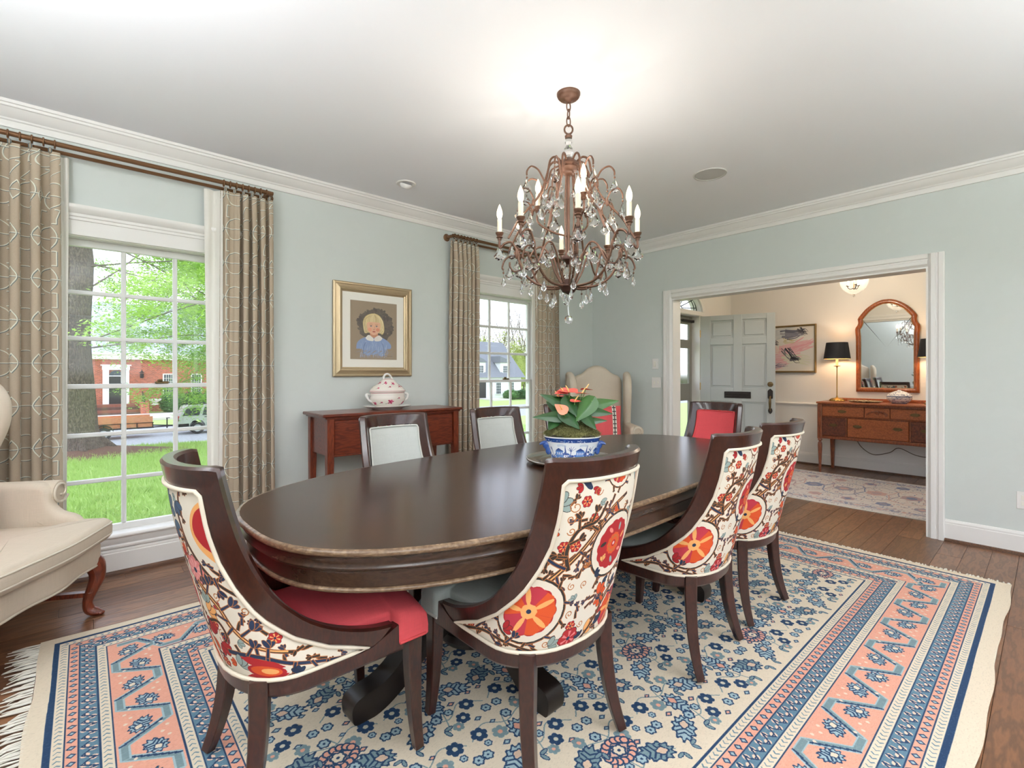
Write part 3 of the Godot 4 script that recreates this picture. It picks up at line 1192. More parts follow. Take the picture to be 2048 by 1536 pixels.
	for i in nx:
		for j in ny:
			var o := f0 + V(i * step.x + (step.x * 0.5 if j % 2 else 0.0) - 0.16, j * step.y - 0.02)
			var mx := 1.0 if (i + j) % 2 == 0 else -1.0
			var P := func(x: float, y: float) -> Vector2:
				return o + V(0.28 + (x - 0.28) * mx, y) * FS
			# thin vines
			for vv in [[[0.02, 0.10], [0.14, 0.03], [0.26, 0.10], [0.40, 0.06], [0.54, 0.12]], [[0.05, 0.38], [0.16, 0.28], [0.30, 0.34], [0.42, 0.26], [0.54, 0.34]], [[0.28, 0.02], [0.24, 0.14], [0.30, 0.25], [0.26, 0.42]]]:
				var pts := []
				var ok := true
				for w in vv:
					pts.append(P.call(w[0], w[1]))
					ok = ok and fits.call(pts[-1], 0.01)
				if ok:
					cv.line(c2(pts, 5), 0.0042, R_TEAL)
			for w in [[0.08, 0.08, 0, 0.052], [0.18, 0.14, 1, 0.05], [0.45, 0.30, 0, 0.050], [0.37, 0.38, 0, 0.046], [0.28, 0.19, 6, 0.1], [0.46, 0.13, 2, 0.10], [0.13, 0.33, 2, 0.10], [0.30, 0.05, 3, 0.03], [0.24, 0.30, 3, 0.03], [0.52, 0.40, 3, 0.028], [0.03, 0.22, 3, 0.028], [0.36, 0.14, 4, 0.05], [0.23, 0.40, 4, 0.05], [0.04, 0.42, 4, 0.045], [0.38, 0.24, 5, 0.03], [0.16, 0.22, 5, 0.03], [0.40, 0.02, 1, 0.042], [0.52, 0.22, 5, 0.026], [0.33, 0.29, 3, 0.024], [0.20, 0.05, 5, 0.024], [0.08, 0.16, 3, 0.02], [0.43, 0.44, 5, 0.028], [0.31, 0.42, 1, 0.036]]:
				var c: Vector2 = P.call(w[0], w[1])
				var s: float = w[3] * 0.6
				if not fits.call(c, s * 0.9):
					continue
				match int(w[2]):
					0: rosette(cv, c, s, R_NAVY, Color(0.8, 0.78, 0.7))
					1: rosette(cv, c, s, R_TEAL, R_CORAL)
					2: palmette(cv, c, s, s * 0.72, (0.5 if w[1] < 0.2 else 2.6) * mx, R_TEAL if (i + j) % 2 else R_SKY, Color(0.84, 0.72, 0.62))
					3: flowerlet(cv, c, s, R_SKY)
					4: little_leaf(cv, c, s, 0.6 if mx > 0 else 2.4, R_TEAL)
					5: cv.poly(PackedVector2Array([c + V(s, 0), c + V(0, s * 0.7), c - V(s, 0), c - V(0, s * 0.7)]), R_NAVY); cv.poly(PackedVector2Array([c + V(s * 0.55, 0), c + V(0, s * 0.38), c - V(s * 0.55, 0), c - V(0, s * 0.38)]), R_SKY if r.randf() < 0.6 else R_CORAL)
					6:
						if (i * 2 + j) % 3 == 0:
							lozenge(cv, c, s * 0.9, s * 0.66)
						else:
							palmette(cv, c, s * 0.9, s * 0.7, PI * 0.5 * mx, R_SKY, R_CORAL)
	weave(cv, 7)
	return cv

# threads: short strokes a little lighter or darker than the ground
func weave(cv: Cv, seed_: int) -> void:
	var W := cv.im.get_width()
	var H := cv.im.get_height()
	var t := Image.create(256, 256, false, Image.FORMAT_RGBA8)
	t.fill(Color(0, 0, 0, 0))
	var r := RandomNumberGenerator.new()
	r.seed = seed_
	for i in 9000:
		var c := Color(1, 0.97, 0.92, r.randf_range(0.03, 0.12)) if r.randf() < 0.55 else Color(0.1, 0.08, 0.1, r.randf_range(0.02, 0.08))
		t.fill_rect(Rect2i(r.randi_range(0, 255), r.randi_range(0, 255), r.randi_range(1, 4), 1), c)
	for y in range(0, H, 256):
		for x in range(0, W, 256):
			cv.im.blend_rect(t, Rect2i(0, 0, 256, 256), Vector2i(x, y))

func runner_print() -> Cv:
	var cv := Cv.new(512, 820, Color(0.86, 0.83, 0.81), 512.0 / 1.59)
	var r := RandomNumberGenerator.new()
	r.seed = 22
	var cols := [Color(0.62, 0.60, 0.66), Color(0.80, 0.66, 0.64), Color(0.72, 0.62, 0.64), Color(0.50, 0.54, 0.66), Color(0.90, 0.87, 0.84), Color(0.66, 0.64, 0.62)]
	for i in 2600:
		var c := V(r.randf_range(0, 1.59), r.randf_range(0, 2.55))
		var L := r.randf_range(0.01, 0.05)
		if r.randf() < 0.5:
			cv.rect(c, c + V(L, 0.008), cols[r.randi() % 6])
		else:
			cv.rect(c, c + V(0.009, L * 0.7), cols[r.randi() % 6])
	for k in 2:
		var x := 0.10 if k == 0 else 1.41
		for i in 60:
			cv.poly(Cv.blob(V(x + 0.04, i * 0.043), 0.03, 0.018, r.randf() * 3.0, 10), cols[[1, 2, 3, 0][i % 4]])
		for e in [x - 0.012, x + 0.09]:
			for i in 120:
				if r.randf() < 0.75:
					cv.rect(V(e, i * 0.0215), V(e + 0.012, i * 0.0215 + 0.018), cols[3])
	for i in 10:
		cv.ring(Cv.blob(V(0.8, i * 0.28 + 0.1), 0.3, 0.16, 0, 20, 8, 0.15), 0.012, cols[i % 4])
		posyless(cv, V(0.8, i * 0.28 + 0.1), 0.09, cols[(i + 1) % 4], cols[(i + 2) % 4])
		for s in [-0.45, 0.45]:
			posyless(cv, V(0.8 + s, i * 0.28 + 0.24), 0.06, cols[(i + 3) % 4], cols[i % 4])
	weave(cv, 8)
	return cv

func posyless(cv: Cv, c: Vector2, r: float, a0: Color, b0: Color) -> void:
	cv.poly(Cv.blob(c, r, r * 0.8, 0, 30, 6, 0.3), a0)
	cv.poly(Cv.blob(c, r * 0.5, r * 0.4, 0, 20, 6, 0.3), b0)

# curtain embroidery: one tile is 0.47 m square
func trellis() -> Cv:
	var cv := Cv.new(768, 768, Color(0.70, 0.635, 0.55), 768.0)
	var pale := Color(0.86, 0.86, 0.80)
	var grey := Color(0.42, 0.45, 0.45)
	var draw := func(p: PackedVector2Array) -> void:
		var q := PackedVector2Array()
		for w in p:
			q.append(w + V(0.008, 0.007))
		for ox in [-1.0, 0.0, 1.0]:
			for oy in [-1.0, 0.0, 1.0]:
				var s := PackedVector2Array()
				var s2 := PackedVector2Array()
				for k in p.size():
					s.append(p[k] + V(ox, oy))
					s2.append(q[k] + V(ox, oy))
				cv.line(s2, 0.009, grey)
				cv.line(s, 0.011, pale)
	for gx in 2:
		for gy in 2:
			var c := V(0.25 + gx * 0.5, 0.25 + gy * 0.5)
			var ring := Cv.blob(c, 0.155, 0.155, 0, 36)
			ring.append(ring[0])
			draw.call(ring)
			draw.call(PackedVector2Array([c - V(0.25, 0), c + V(0.25, 0)]))
			# stepped links above and below the ring
			for s in [-1.0, 1.0]:
				draw.call(PackedVector2Array([c + V(-0.15, s * 0.25), c + V(-0.15, s * 0.165), c + V(-0.10, s * 0.165)]))
				draw.call(PackedVector2Array([c + V(0.15, s * 0.25), c + V(0.15, s * 0.165), c + V(0.10, s * 0.165)]))
			# leaves between the columns
			draw.call(c2([c + V(0.25, -0.11), c + V(0.19, 0.0), c + V(0.25, 0.11)], 6))
			draw.call(c2([c + V(0.25, -0.11), c + V(0.31, 0.0), c + V(0.25, 0.11)], 6))
	weave(cv, 9)
	return cv

func portrait() -> Cv:
	# pastel of a fair-haired child in a blue dress, on brown paper
	var cv := Cv.new(540, 744, Color(0.60, 0.53, 0.45), 540.0)
	var r := RandomNumberGenerator.new()
	r.seed = 5
	for i in 420:
		var a := r.randf() * TAU
		var d := sqrt(r.randf())
		var c := V(0.53 + cos(a) * d * 0.37, 0.56 + sin(a) * d * 0.38)
		cv.poly(Cv.blob(c, 0.06, 0.03, r.randf() * 3.0, 10), Color(0.36, 0.33, 0.31).lerp(Color(0.52, 0.47, 0.41), r.randf() * 0.5))
	cv.fy = 1.3
	cv.o = V(0, -0.0115)
	# dress
	cv.poly(c2([V(0.12, 0.86), V(0.14, 0.75), V(0.24, 0.67), V(0.42, 0.62), V(0.60, 0.62), V(0.76, 0.68), V(0.86, 0.76), V(0.86, 0.84), V(0.74, 0.86), V(0.70, 0.98), V(0.5, 0.96), V(0.28, 0.97), V(0.25, 0.87), V(0.12, 0.86)], 6), Color(0.53, 0.60, 0.74))
	for i in 160:
		var c := V(r.randf_range(0.2, 0.8), r.randf_range(0.7, 0.96))
		cv.line(PackedVector2Array([c, c + V(r.randf_range(-0.02, 0.02), 0.06)]), 0.008, Color(0.50, 0.57, 0.72).lerp(Color(0.66, 0.70, 0.80), r.randf()))
	cv.line(c2([V(0.27, 0.97), V(0.28, 0.82), V(0.32, 0.74)], 5), 0.012, Color(0.40, 0.46, 0.60))
	cv.line(c2([V(0.71, 0.98), V(0.71, 0.84), V(0.68, 0.75)], 5), 0.012, Color(0.40, 0.46, 0.60))
	for i in 70:
		var c := V(r.randf_range(0.12, 0.9), r.randf_range(0.90, 1.04))
		cv.line(PackedVector2Array([c, c + V(0.05, -0.02)]), 0.006, Color(0.60, 0.53, 0.45).lerp(Color(0.55, 0.58, 0.66), r.randf() * 0.6))
	# hair behind
	cv.poly(c2([V(0.27, 0.50), V(0.26, 0.36), V(0.33, 0.25), V(0.48, 0.20), V(0.62, 0.24), V(0.70, 0.36), V(0.72, 0.50), V(0.68, 0.58), V(0.60, 0.56), V(0.38, 0.56), V(0.32, 0.57), V(0.27, 0.50)], 6), Color(0.79, 0.70, 0.50))
	# neck, collar
	cv.poly(PackedVector2Array([V(0.41, 0.55), V(0.57, 0.55), V(0.60, 0.65), V(0.40, 0.65)]), Color(0.78, 0.55, 0.44))
	cv.poly(c2([V(0.31, 0.66), V(0.38, 0.60), V(0.48, 0.66), V(0.47, 0.71), V(0.36, 0.70), V(0.31, 0.66)], 5), Color(0.93, 0.91, 0.88))
	cv.poly(c2([V(0.68, 0.65), V(0.60, 0.60), V(0.50, 0.66), V(0.52, 0.71), V(0.63, 0.70), V(0.68, 0.65)], 5), Color(0.90, 0.87, 0.84))
	# face
	var skin := Color(0.88, 0.69, 0.57)
	cv.poly(c2([V(0.34, 0.42), V(0.35, 0.35), V(0.48, 0.31), V(0.62, 0.35), V(0.635, 0.44), V(0.62, 0.52), V(0.56, 0.58), V(0.49, 0.60), V(0.42, 0.575), V(0.36, 0.52), V(0.34, 0.42)], 6), skin)
	cv.ell(V(0.405, 0.50), 0.042, 0.032, Color(0.90, 0.62, 0.51))
	cv.ell(V(0.575, 0.50), 0.04, 0.032, Color(0.86, 0.57, 0.46))
	for e in [0.43, 0.55]:
		cv.ell(V(e, 0.435), 0.028, 0.016, Color(0.78, 0.56, 0.46))
		cv.ell(V(e, 0.437), 0.021, 0.010, Color(0.92, 0.89, 0.86))
		cv.ell(V(e, 0.437), 0.011, 0.011, Color(0.25, 0.28, 0.33))
		cv.line(PackedVector2Array([V(e - 0.025, 0.431), V(e, 0.424), V(e + 0.025, 0.431)]), 0.006, Color(0.40, 0.28, 0.22))
		cv.line(PackedVector2Array([V(e - 0.03, 0.403), V(e, 0.395), V(e + 0.03, 0.402)]), 0.008, Color(0.74, 0.56, 0.42))
	cv.line(c2([V(0.50, 0.44), V(0.515, 0.48), V(0.51, 0.493)], 4), 0.008, Color(0.79, 0.57, 0.46))
	cv.ell(V(0.493, 0.494), 0.024, 0.012, Color(0.85, 0.62, 0.51))
	cv.ell(V(0.482, 0.499), 0.005, 0.004, Color(0.55, 0.33, 0.27))
	cv.ell(V(0.505, 0.499), 0.005, 0.004, Color(0.55, 0.33, 0.27))
	cv.ell(V(0.493, 0.537), 0.034, 0.012, Color(0.74, 0.38, 0.34))
	cv.line(PackedVector2Array([V(0.46, 0.536), V(0.493, 0.534), V(0.527, 0.536)]), 0.004, Color(0.52, 0.24, 0.22))
	# fringe and side hair
	cv.poly(c2([V(0.28, 0.52), V(0.27, 0.38), V(0.34, 0.26), V(0.48, 0.21), V(0.62, 0.25), V(0.70, 0.38), V(0.71, 0.52), V(0.66, 0.57), V(0.63, 0.50), V(0.63, 0.38), V(0.54, 0.36), V(0.44, 0.355), V(0.35, 0.38), V(0.335, 0.46), V(0.35, 0.55), V(0.30, 0.57), V(0.28, 0.52)], 5), Color(0.86, 0.78, 0.58))
	for i in 150:
		var x := r.randf_range(-1.0, 1.0)
		var p0 := V(0.49 + x * 0.10, 0.225 + absf(x) * 0.02)
		var side := 1.0 if x > 0 else -1.0
		if absf(x) < 0.5:
			cv.line(c2([p0, V(0.49 + x * 0.24, 0.29), V(0.49 + x * 0.27, 0.36)], 4), 0.005, Color(0.93, 0.87, 0.70).lerp(Color(0.70, 0.60, 0.42), r.randf()))
		else:
			cv.line(c2([p0, V(0.49 + side * r.randf_range(0.17, 0.20), 0.33), V(0.49 + side * r.randf_range(0.15, 0.215), 0.48), V(0.49 + side * r.randf_range(0.13, 0.19), 0.56)], 4), 0.006, Color(0.93, 0.87, 0.70).lerp(Color(0.68, 0.58, 0.40), r.randf()))
	# pastel grain of the paper
	for i in 2500:
		var c := V(r.randf(), r.randf_range(0.0, 1.377))
		cv.im.fill_rect(Rect2i(int(c.x * 540), int(c.y * 540), 2, 1), cv.im.get_pixel(clampi(int(c.x * 540), 0, 539), clampi(int(c.y * 540), 0, 743)).lerp(Color(0.62, 0.55, 0.47), 0.4))
	cv.line(c2([V(0.70, 0.985), V(0.76, 0.975), V(0.80, 0.985), V(0.90, 0.98)], 4), 0.004, Color(0.36, 0.32, 0.28))
	return cv

func abstract_print() -> Cv:
	var cv := Cv.new(620, 512, Color(0.86, 0.84, 0.80), 512.0)
	var r := RandomNumberGenerator.new()
	r.seed = 41
	var sweepc := func(c: Vector2, L: float, w: float, ang: float, col: Color, n_: int) -> void:
		for i in int(n_ * 1.9):
			var o := c + V(r.randf_range(-0.5, 0.5) * L * 0.5, r.randf_range(-0.5, 0.5) * w * 3.0)
			var d := Vector2.from_angle(ang + r.randf_range(-0.25, 0.25))
			var q := Vector2(-d.y, d.x)
			cv.line(c2([o - d * L * 0.5, o + q * r.randf_range(-0.04, 0.04), o + d * L * 0.5], 5), w * r.randf_range(0.4, 1.2), col.lerp(Color(0.9, 0.88, 0.85), r.randf() * 0.5), w * 0.2)
	sweepc.call(V(0.5, 0.15), 0.7, 0.05, -0.1, Color(0.74, 0.76, 0.76), 14)
	sweepc.call(V(0.3, 0.5), 0.5, 0.06, 0.5, Color(0.90, 0.78, 0.74), 16)
	sweepc.call(V(0.85, 0.45), 0.5, 0.06, -0.35, Color(0.87, 0.60, 0.62), 22)
	sweepc.call(V(0.55, 0.72), 0.6, 0.06, -0.3, Color(0.88, 0.66, 0.68), 24)
	sweepc.call(V(0.3, 0.85), 0.5, 0.04, 0.1, Color(0.90, 0.72, 0.74), 12)
	sweepc.call(V(0.85, 0.75), 0.4, 0.05, 0.2, Color(0.82, 0.82, 0.72), 10)
	sweepc.call(V(0.72, 0.30), 0.2, 0.04, 0.1, Color(0.74, 0.68, 0.48), 5)
	sweepc.call(V(0.78, 0.13), 0.34, 0.06, -0.15, Color(0.36, 0.36, 0.42), 10)
	sweepc.call(V(0.98, 0.12), 0.16, 0.03, 0.6, Color(0.16, 0.16, 0.20), 6)
	sweepc.call(V(0.42, 0.33), 0.14, 0.03, 0.5, Color(0.18, 0.18, 0.22), 6)
	sweepc.call(V(0.72, 0.62), 0.3, 0.025, 1.0, Color(0.14, 0.14, 0.18), 8)
	sweepc.call(V(0.84, 0.74), 0.16, 0.03, 0.2, Color(0.12, 0.12, 0.16), 6)
	sweepc.call(V(0.45, 0.88), 0.34, 0.015, -0.1, Color(0.36, 0.34, 0.46), 7)
	return cv

func transferware() -> Cv:
	# blue printed landscape running round the planter
	var cv := Cv.new(1536, 300, Color(0.88, 0.89, 0.90), 300.0)
	var b1 := Color(0.12, 0.24, 0.50)
	var b2 := Color(0.30, 0.46, 0.70)
	var r := RandomNumberGenerator.new()
	r.seed = 77
	cv.rect(V(0, 0.0), V(5.12, 0.16), b1)
	for i in 150:
		cv.ell(V(r.randf() * 5.12, r.randf_range(0.06, 0.15)), 0.02, 0.012, b2 if i % 2 else Color(0.8, 0.84, 0.9))
	cv.rect(V(0, 0.17), V(5.12, 0.178), Color(0.88, 0.89, 0.90))
	for i in 620:
		var x := r.randf() * 5.12
		var y := 0.62 + 0.10 * sin(x * 7.0) + r.randf_range(-0.03, 0.30)
		cv.poly(Cv.blob(V(x, y), r.randf_range(0.02, 0.07), r.randf_range(0.015, 0.05), r.randf(), 10), [b1, b2, b1, Color(0.20, 0.34, 0.60)][i % 4])
	for k in 7:
		var x := 0.3 + k * 0.72
		# a house, a tree with bare twigs, a tower
		cv.rect(V(x, 0.50), V(x + 0.26, 0.74), b2)
		cv.poly(PackedVector2Array([V(x - 0.03, 0.50), V(x + 0.13, 0.38), V(x + 0.29, 0.50)]), b1)
		for w in 3:
			cv.rect(V(x + 0.03 + w * 0.08, 0.56), V(x + 0.075 + w * 0.08, 0.66), Color(0.86, 0.88, 0.92))
			cv.rect(V(x + 0.045 + w * 0.08, 0.58), V(x + 0.06 + w * 0.08, 0.66), b1)
		cv.poly(PackedVector2Array([V(x + 0.32, 0.66), V(x + 0.36, 0.24), V(x + 0.40, 0.66)]), b1)
		cv.line(PackedVector2Array([V(x + 0.52, 0.72), V(x + 0.55, 0.5), V(x + 0.50, 0.36)]), 0.022, b1)
		for t in 7:
			var a := r.randf_range(-2.4, -0.7)
			cv.line(PackedVector2Array([V(x + 0.545, 0.52), V(x + 0.545, 0.52) + Vector2.from_angle(a) * r.randf_range(0.1, 0.24)]), 0.009, b1)
		for t in 3:
			cv.line(c2([V(x + 0.1, 0.26 + t * 0.03), V(x + 0.25, 0.23 + t * 0.03), V(x + 0.4, 0.27 + t * 0.03)], 4), 0.008, b2)
	cv.rect(V(0, 0.955), V(5.12, 0.97), b2)
	return cv

func floral_china(lid: bool) -> Cv:
	var cv := Cv.new(1024, 256, Color(0.92, 0.89, 0.85), 256.0)
	var r := RandomNumberGenerator.new()
	r.seed = 15 if lid else 14
	var pk := Color(0.70, 0.16, 0.32)
	for i in 16 if lid else 12:
		var c := V(i * (0.25 if lid else 0.333) + 0.12, 0.5 + r.randf_range(-0.22, 0.22))
		var s := r.randf_range(0.10, 0.17) if i % 2 else r.randf_range(0.05, 0.08)
		for p in 5:
			var a := TAU * p / 5.0 + r.randf()
			cv.poly(Cv.blob(c + Vector2.from_angle(a) * s * 0.5, s * 0.5, s * 0.3, a, 10), pk.lerp(Color(0.9, 0.6, 0.7), r.randf() * 0.5))
		cv.line(PackedVector2Array([c, c + V(s * 1.2, s * 0.8)]), 0.014, Color(0.36, 0.34, 0.24))
		cv.ell(c + V(s * 1.3, s * 0.8), 0.022, 0.012, Color(0.32, 0.36, 0.26))
	for y in [0.05, 0.93]:
		cv.rect(V(0, y), V(4, y + 0.025), Color(0.70, 0.30, 0.36))
	return cv

func blue_china() -> Cv:
	var cv := Cv.new(768, 192, Color(0.88, 0.88, 0.88), 192.0)
	var r := RandomNumberGenerator.new()
	r.seed = 18
	for i in 150:
		var c := V(r.randf() * 4.0, r.randf())
		curl(cv, c, 0.09, r.randf() * TAU, 1.0 if i % 2 else -1.0, Color(0.20, 0.24, 0.44))
		cv.poly(Cv.blob(c, 0.05, 0.025, r.randf() * 3.0, 10), Color(0.20, 0.26, 0.48))
		if i % 3 == 0:
			cv.line(c2([c, c + V(0.1, 0.06), c + V(0.2, -0.02)], 4), 0.018, Color(0.24, 0.28, 0.46))
	cv.rect(V(0, 0.94), V(4, 1.0), Color(0.22, 0.26, 0.46))
	cv.rect(V(0, 0.0), V(4, 0.05), Color(0.30, 0.30, 0.42))
	return cv

func tray_print() -> Cv:
	var cv := Cv.new(256, 256, Color(0.72, 0.66, 0.52), 256.0)
	var r := RandomNumberGenerator.new()
	r.seed = 19
	for i in 160:
		var c := V(r.randf(), r.randf())
		cv.poly(Cv.blob(c, 0.05, 0.02, r.randf() * 3.0, 10), [Color(0.36, 0.26, 0.18), Color(0.50, 0.38, 0.24), Color(0.86, 0.80, 0.66), Color(0.30, 0.24, 0.20)][i % 4])
	return cv
# ---------------------------------------------------------------- the room
const H := 2.72
const XL := -5.95
const ZF := 5.9
const XF := 2.63     # far wall of the hall
const ZE := 0.57     # entry wall of the hall

func bx(g: G, x0: float, x1: float, y0: float, y1: float, z0: float, z1: float, b := 0.0) -> void:
	g.box(Vector3((x0 + x1) * 0.5, (y0 + y1) * 0.5, (z0 + z1) * 0.5), Vector3(x1 - x0, y1 - y0, z1 - z0), b)

# moulding: section (away from wall, up) run from a to b; out = direction away from the wall
func mould(g: G, sec: Array, a: Vector3, b: Vector3, out: Vector3) -> void:
	var L := a.distance_to(b)
	var xf := Transform3D(Basis(out, Vector3.UP, (b - a) / L), a)
	g.extrude(PackedVector2Array(sec), L, xf, 0.45)

const CROWN := [Vector2(0, 0), Vector2(0.012, 0), Vector2(0.014, -0.0), Vector2(0.018, 0.012), Vector2(0.018, 0.034), Vector2(0.026, 0.038), Vector2(0.030, 0.046), Vector2(0.048, 0.058), Vector2(0.066, 0.076), Vector2(0.076, 0.088), Vector2(0.086, 0.091), Vector2(0.088, 0.104), Vector2(0.098, 0.106), Vector2(0.100, 0.122), Vector2(0, 0.122)]
const BASE := [Vector2(0, 0.02), Vector2(0.016, 0.02), Vector2(0.016, 0.128), Vector2(0.012, 0.133), Vector2(0.013, 0.142), Vector2(0.010, 0.150), Vector2(0.005, 0.158), Vector2(0, 0.160)]
const SHOE := [Vector2(0, 0), Vector2(0.034, 0), Vector2(0.032, 0.012), Vector2(0.026, 0.019), Vector2(0.018, 0.022), Vector2(0, 0.022)]
const RAIL := [Vector2(0, 0), Vector2(0.010, 0.004), Vector2(0.012, 0.018), Vector2(0.024, 0.026), Vector2(0.026, 0.040), Vector2(0.018, 0.046), Vector2(0, 0.05)]

func wall_boxes(g: G, x0: float, x1: float, holes: Array, z0: float, z1: float, along_x := true) -> void:
	# holes: [from, to, bottom, top] along the wall, in order
	var put := func(a: float, b: float, y0: float, y1: float) -> void:
		if b - a < 1e-4 or y1 - y0 < 1e-4:
			return
		if along_x:
			bx(g, a, b, y0, y1, z0, z1)
		else:
			bx(g, z0, z1, y0, y1, a, b)
	var at := x0
	for h in holes:
		put.call(at, h[0], -0.02, H)
		put.call(h[0], h[1], -0.02, h[2])
		put.call(h[0], h[1], h[3], H)
		at = h[1]
	put.call(at, x1, -0.02, H)

func room() -> void:
	# floor and its boards
	var fl := group_struct("floor", "dark brown oak board floor")
	var g := G.new()
	bx(g, XL - 0.15, 0.15, -0.2, -0.004, -0.16, ZF + 0.15)
	bx(g, 0.15, XF + 0.15, -0.2, -0.004, ZE - 0.15, ZF + 0.15)
	part(fl, "subfloor", g, M.gap)
	var r := RandomNumberGenerator.new()
	r.seed = 8
	var w := 0.1275
	for row in 46:
		var z0 := row * w
		var x := XL - r.randf_range(0.0, 1.2)
		while x < XF:
			var L := r.randf_range(1.2, 2.3)
			var a := maxf(x, XL)
			var b := minf(x + L, XF)
			x += L
			if z0 < ZE:
				b = minf(b, 0.0)
			if b - a < 0.05:
				continue
			var p := G.new()
			p.box(Vector3.ZERO, Vector3(b - a - 0.0012, 0.016, w - 0.0012), 0.0012)
			var off := V(r.randf() * 3.0, r.randf() * 3.0)
			for k in p.uv.size():
				p.uv[k] += off
			var o := part(fl, "plank", p, M.boards[[0, 1, 2, 0, 3, 4, 2, 1][r.randi() % 8]])
			o.position = Vector3((a + b) * 0.5, -0.008, z0 + w * 0.5)
	# ceiling
	g = G.new()
	bx(g, XL - 0.15, XF + 0.15, H, H + 0.2, -0.16, ZF + 0.15)
	struct("ceiling", g, M.ceiling, "smooth white ceiling")
	# window wall
	var wo := []
	for x0 in [-4.851, -1.855]:
		wo.append([x0 - 0.05, x0 + 0.86, 0.235, 2.065])
	g = G.new()
	wall_boxes(g, XL - 0.15, 0.15, wo, -0.16, 0.0)
	struct("wall_back", g, M.wall, "pale aqua wall with the two tall windows")
	# wall with the wide opening
	g = G.new()
	wall_boxes(g, 0.0, ZF, [[1.10, 3.22, -0.02, 2.043]], 0.0, 0.15, false)
	struct("wall_right", g, M.wall, "pale aqua wall with the wide opening to the hall")
	g = G.new()
	wall_boxes(g, 0.0, ZF, [], XL - 0.15, XL, false)
	struct("wall_left", g, M.wall, "plain pale aqua wall seen in the hall mirror")
	# wall behind the camera; its windows are out of view, placed to admit daylight
	var fo := [[-5.2, -4.0, 0.235, 2.2], [-3.4, -1.4, 0.02, 2.2], [0.6, 2.2, 0.02, 2.2]]
	g = G.new()
	wall_boxes(g, XL - 0.15, 0.08, fo.slice(0, 2), ZF, ZF + 0.15)
	struct("wall_front", g, M.wall)
	g = G.new()
	wall_boxes(g, 0.08, XF + 0.15, fo.slice(2, 3), ZF, ZF + 0.15)
	struct("wall_front_hall", g, M.foyer)
	var nw := 3
	for f in fo:
		var wn := group_struct("window_%d" % nw)
		nw += 1
		g = G.new()
		for e in [[f[0], f[0] + 0.06], [f[1] - 0.06, f[1]], [(f[0] + f[1]) * 0.5 - 0.04, (f[0] + f[1]) * 0.5 + 0.04]]:
			bx(g, e[0], e[1], f[2], f[3], ZF + 0.03, ZF + 0.08)
		for e in [[f[2], f[2] + 0.08], [f[3] - 0.06, f[3]]]:
			bx(g, f[0] + 0.06, f[1] - 0.06, e[0], e[1], ZF + 0.03, ZF + 0.08)
		part(wn, "window_frame", g, M.sash)
		g = G.new()
		g.face([Vector3(f[0], f[2], ZF + 0.055), Vector3(f[1], f[2], ZF + 0.055), Vector3(f[1], f[3], ZF + 0.055), Vector3(f[0], f[3], ZF + 0.055)], Vector3.FORWARD)
		part(wn, "pane", g, M.pane)
	# hall: far wall, entry wall with doorway and fanlight
	g = G.new()
	wall_boxes(g, ZE - 0.15, ZF, [], XF, XF + 0.15, false)
	struct("wall_far", g, M.foyer, "warm white far wall of the entrance hall")
	g = G.new()
	var cx := 1.195
	bx(g, 0.15, 0.695, -0.02, H, ZE - 0.15, ZE)
	bx(g, 0.695, 0.74, -0.02, 2.10, ZE - 0.15, ZE)
	bx(g, 1.65, XF, -0.02, 2.10, ZE - 0.15, ZE)
	bx(g, 0.74, 1.65, 2.05, 2.10, ZE - 0.15, ZE)
	for s in [-1.0, 1.0]:
		var p := PackedVector2Array()
		p.append(V(cx, H))
		for i in 13:
			var a := PI * 0.5 - PI * 0.5 * i / 12.0
			p.append(V(cx + s * cos(a) * 0.50, 2.10 + sin(a) * 0.26))
		if s > 0:
			p.append(V(XF, 2.10))
			p.append(V(XF, H))
		else:
			p.append(V(0.695, H))
		g.extrude(p, 0.15, T3(0, 0, ZE - 0.15))
	struct("wall_entry", g, M.foyer, "entry wall of the hall with the front doorway")
	g = G.new()
	bx(g, 0.13, 0.15, 0.0, H, ZE, 1.10)
	bx(g, 0.13, 0.15, 0.0, H, 3.22, ZF)
	bx(g, 0.1505, 0.152, 2.05, H, 1.10, 3.22)
	struct("wall_hall_side", g, M.foyer)
	# crown mouldings
	var crown := [[Vector3(XL, H - 0.122, 0), Vector3(0, H - 0.122, 0), Vector3(0, 0, 1)], [Vector3(0, H - 0.122, 0), Vector3(0, H - 0.122, ZF), Vector3(-1, 0, 0)], [Vector3(XL, H - 0.122, 0), Vector3(XL, H - 0.122, ZF), Vector3(1, 0, 0)], [Vector3(XL, H - 0.122, ZF), Vector3(0, H - 0.122, ZF), Vector3(0, 0, -1)]]
	var nt := 1
	for c in crown:
		g = G.new()
		mould(g, CROWN, c[0], c[1], c[2])
		struct("trim_%d" % nt, g, M.trim, "white stepped crown moulding" if nt < 3 else "")
		nt += 1
	# baseboards with their brown shoe
	var bases := [["back", Vector3(XL, 0, 0), Vector3(0, 0, 0), Vector3(0, 0, 1)], ["right", Vector3(0, 0, 0), Vector3(0, 0, 1.005), Vector3(-1, 0, 0)], ["right_near", Vector3(0, 0, 3.315), Vector3(0, 0, ZF), Vector3(-1, 0, 0)], ["left", Vector3(XL, 0, 0), Vector3(XL, 0, ZF), Vector3(1, 0, 0)], ["hall", Vector3(XF, 0, ZE), Vector3(XF, 0, ZF), Vector3(-1, 0, 0)]]
	for b in bases:
		var bo := group_struct("baseboard_" + b[0], "white baseboard with a brown shoe moulding")
		g = G.new()
		mould(g, BASE, b[1], b[2], b[3])
		part(bo, "board", g, M.trim)
		g = G.new()
		mould(g, SHOE, b[1], b[2], b[3])
		part(bo, "shoe_moulding", g, M.shoe)
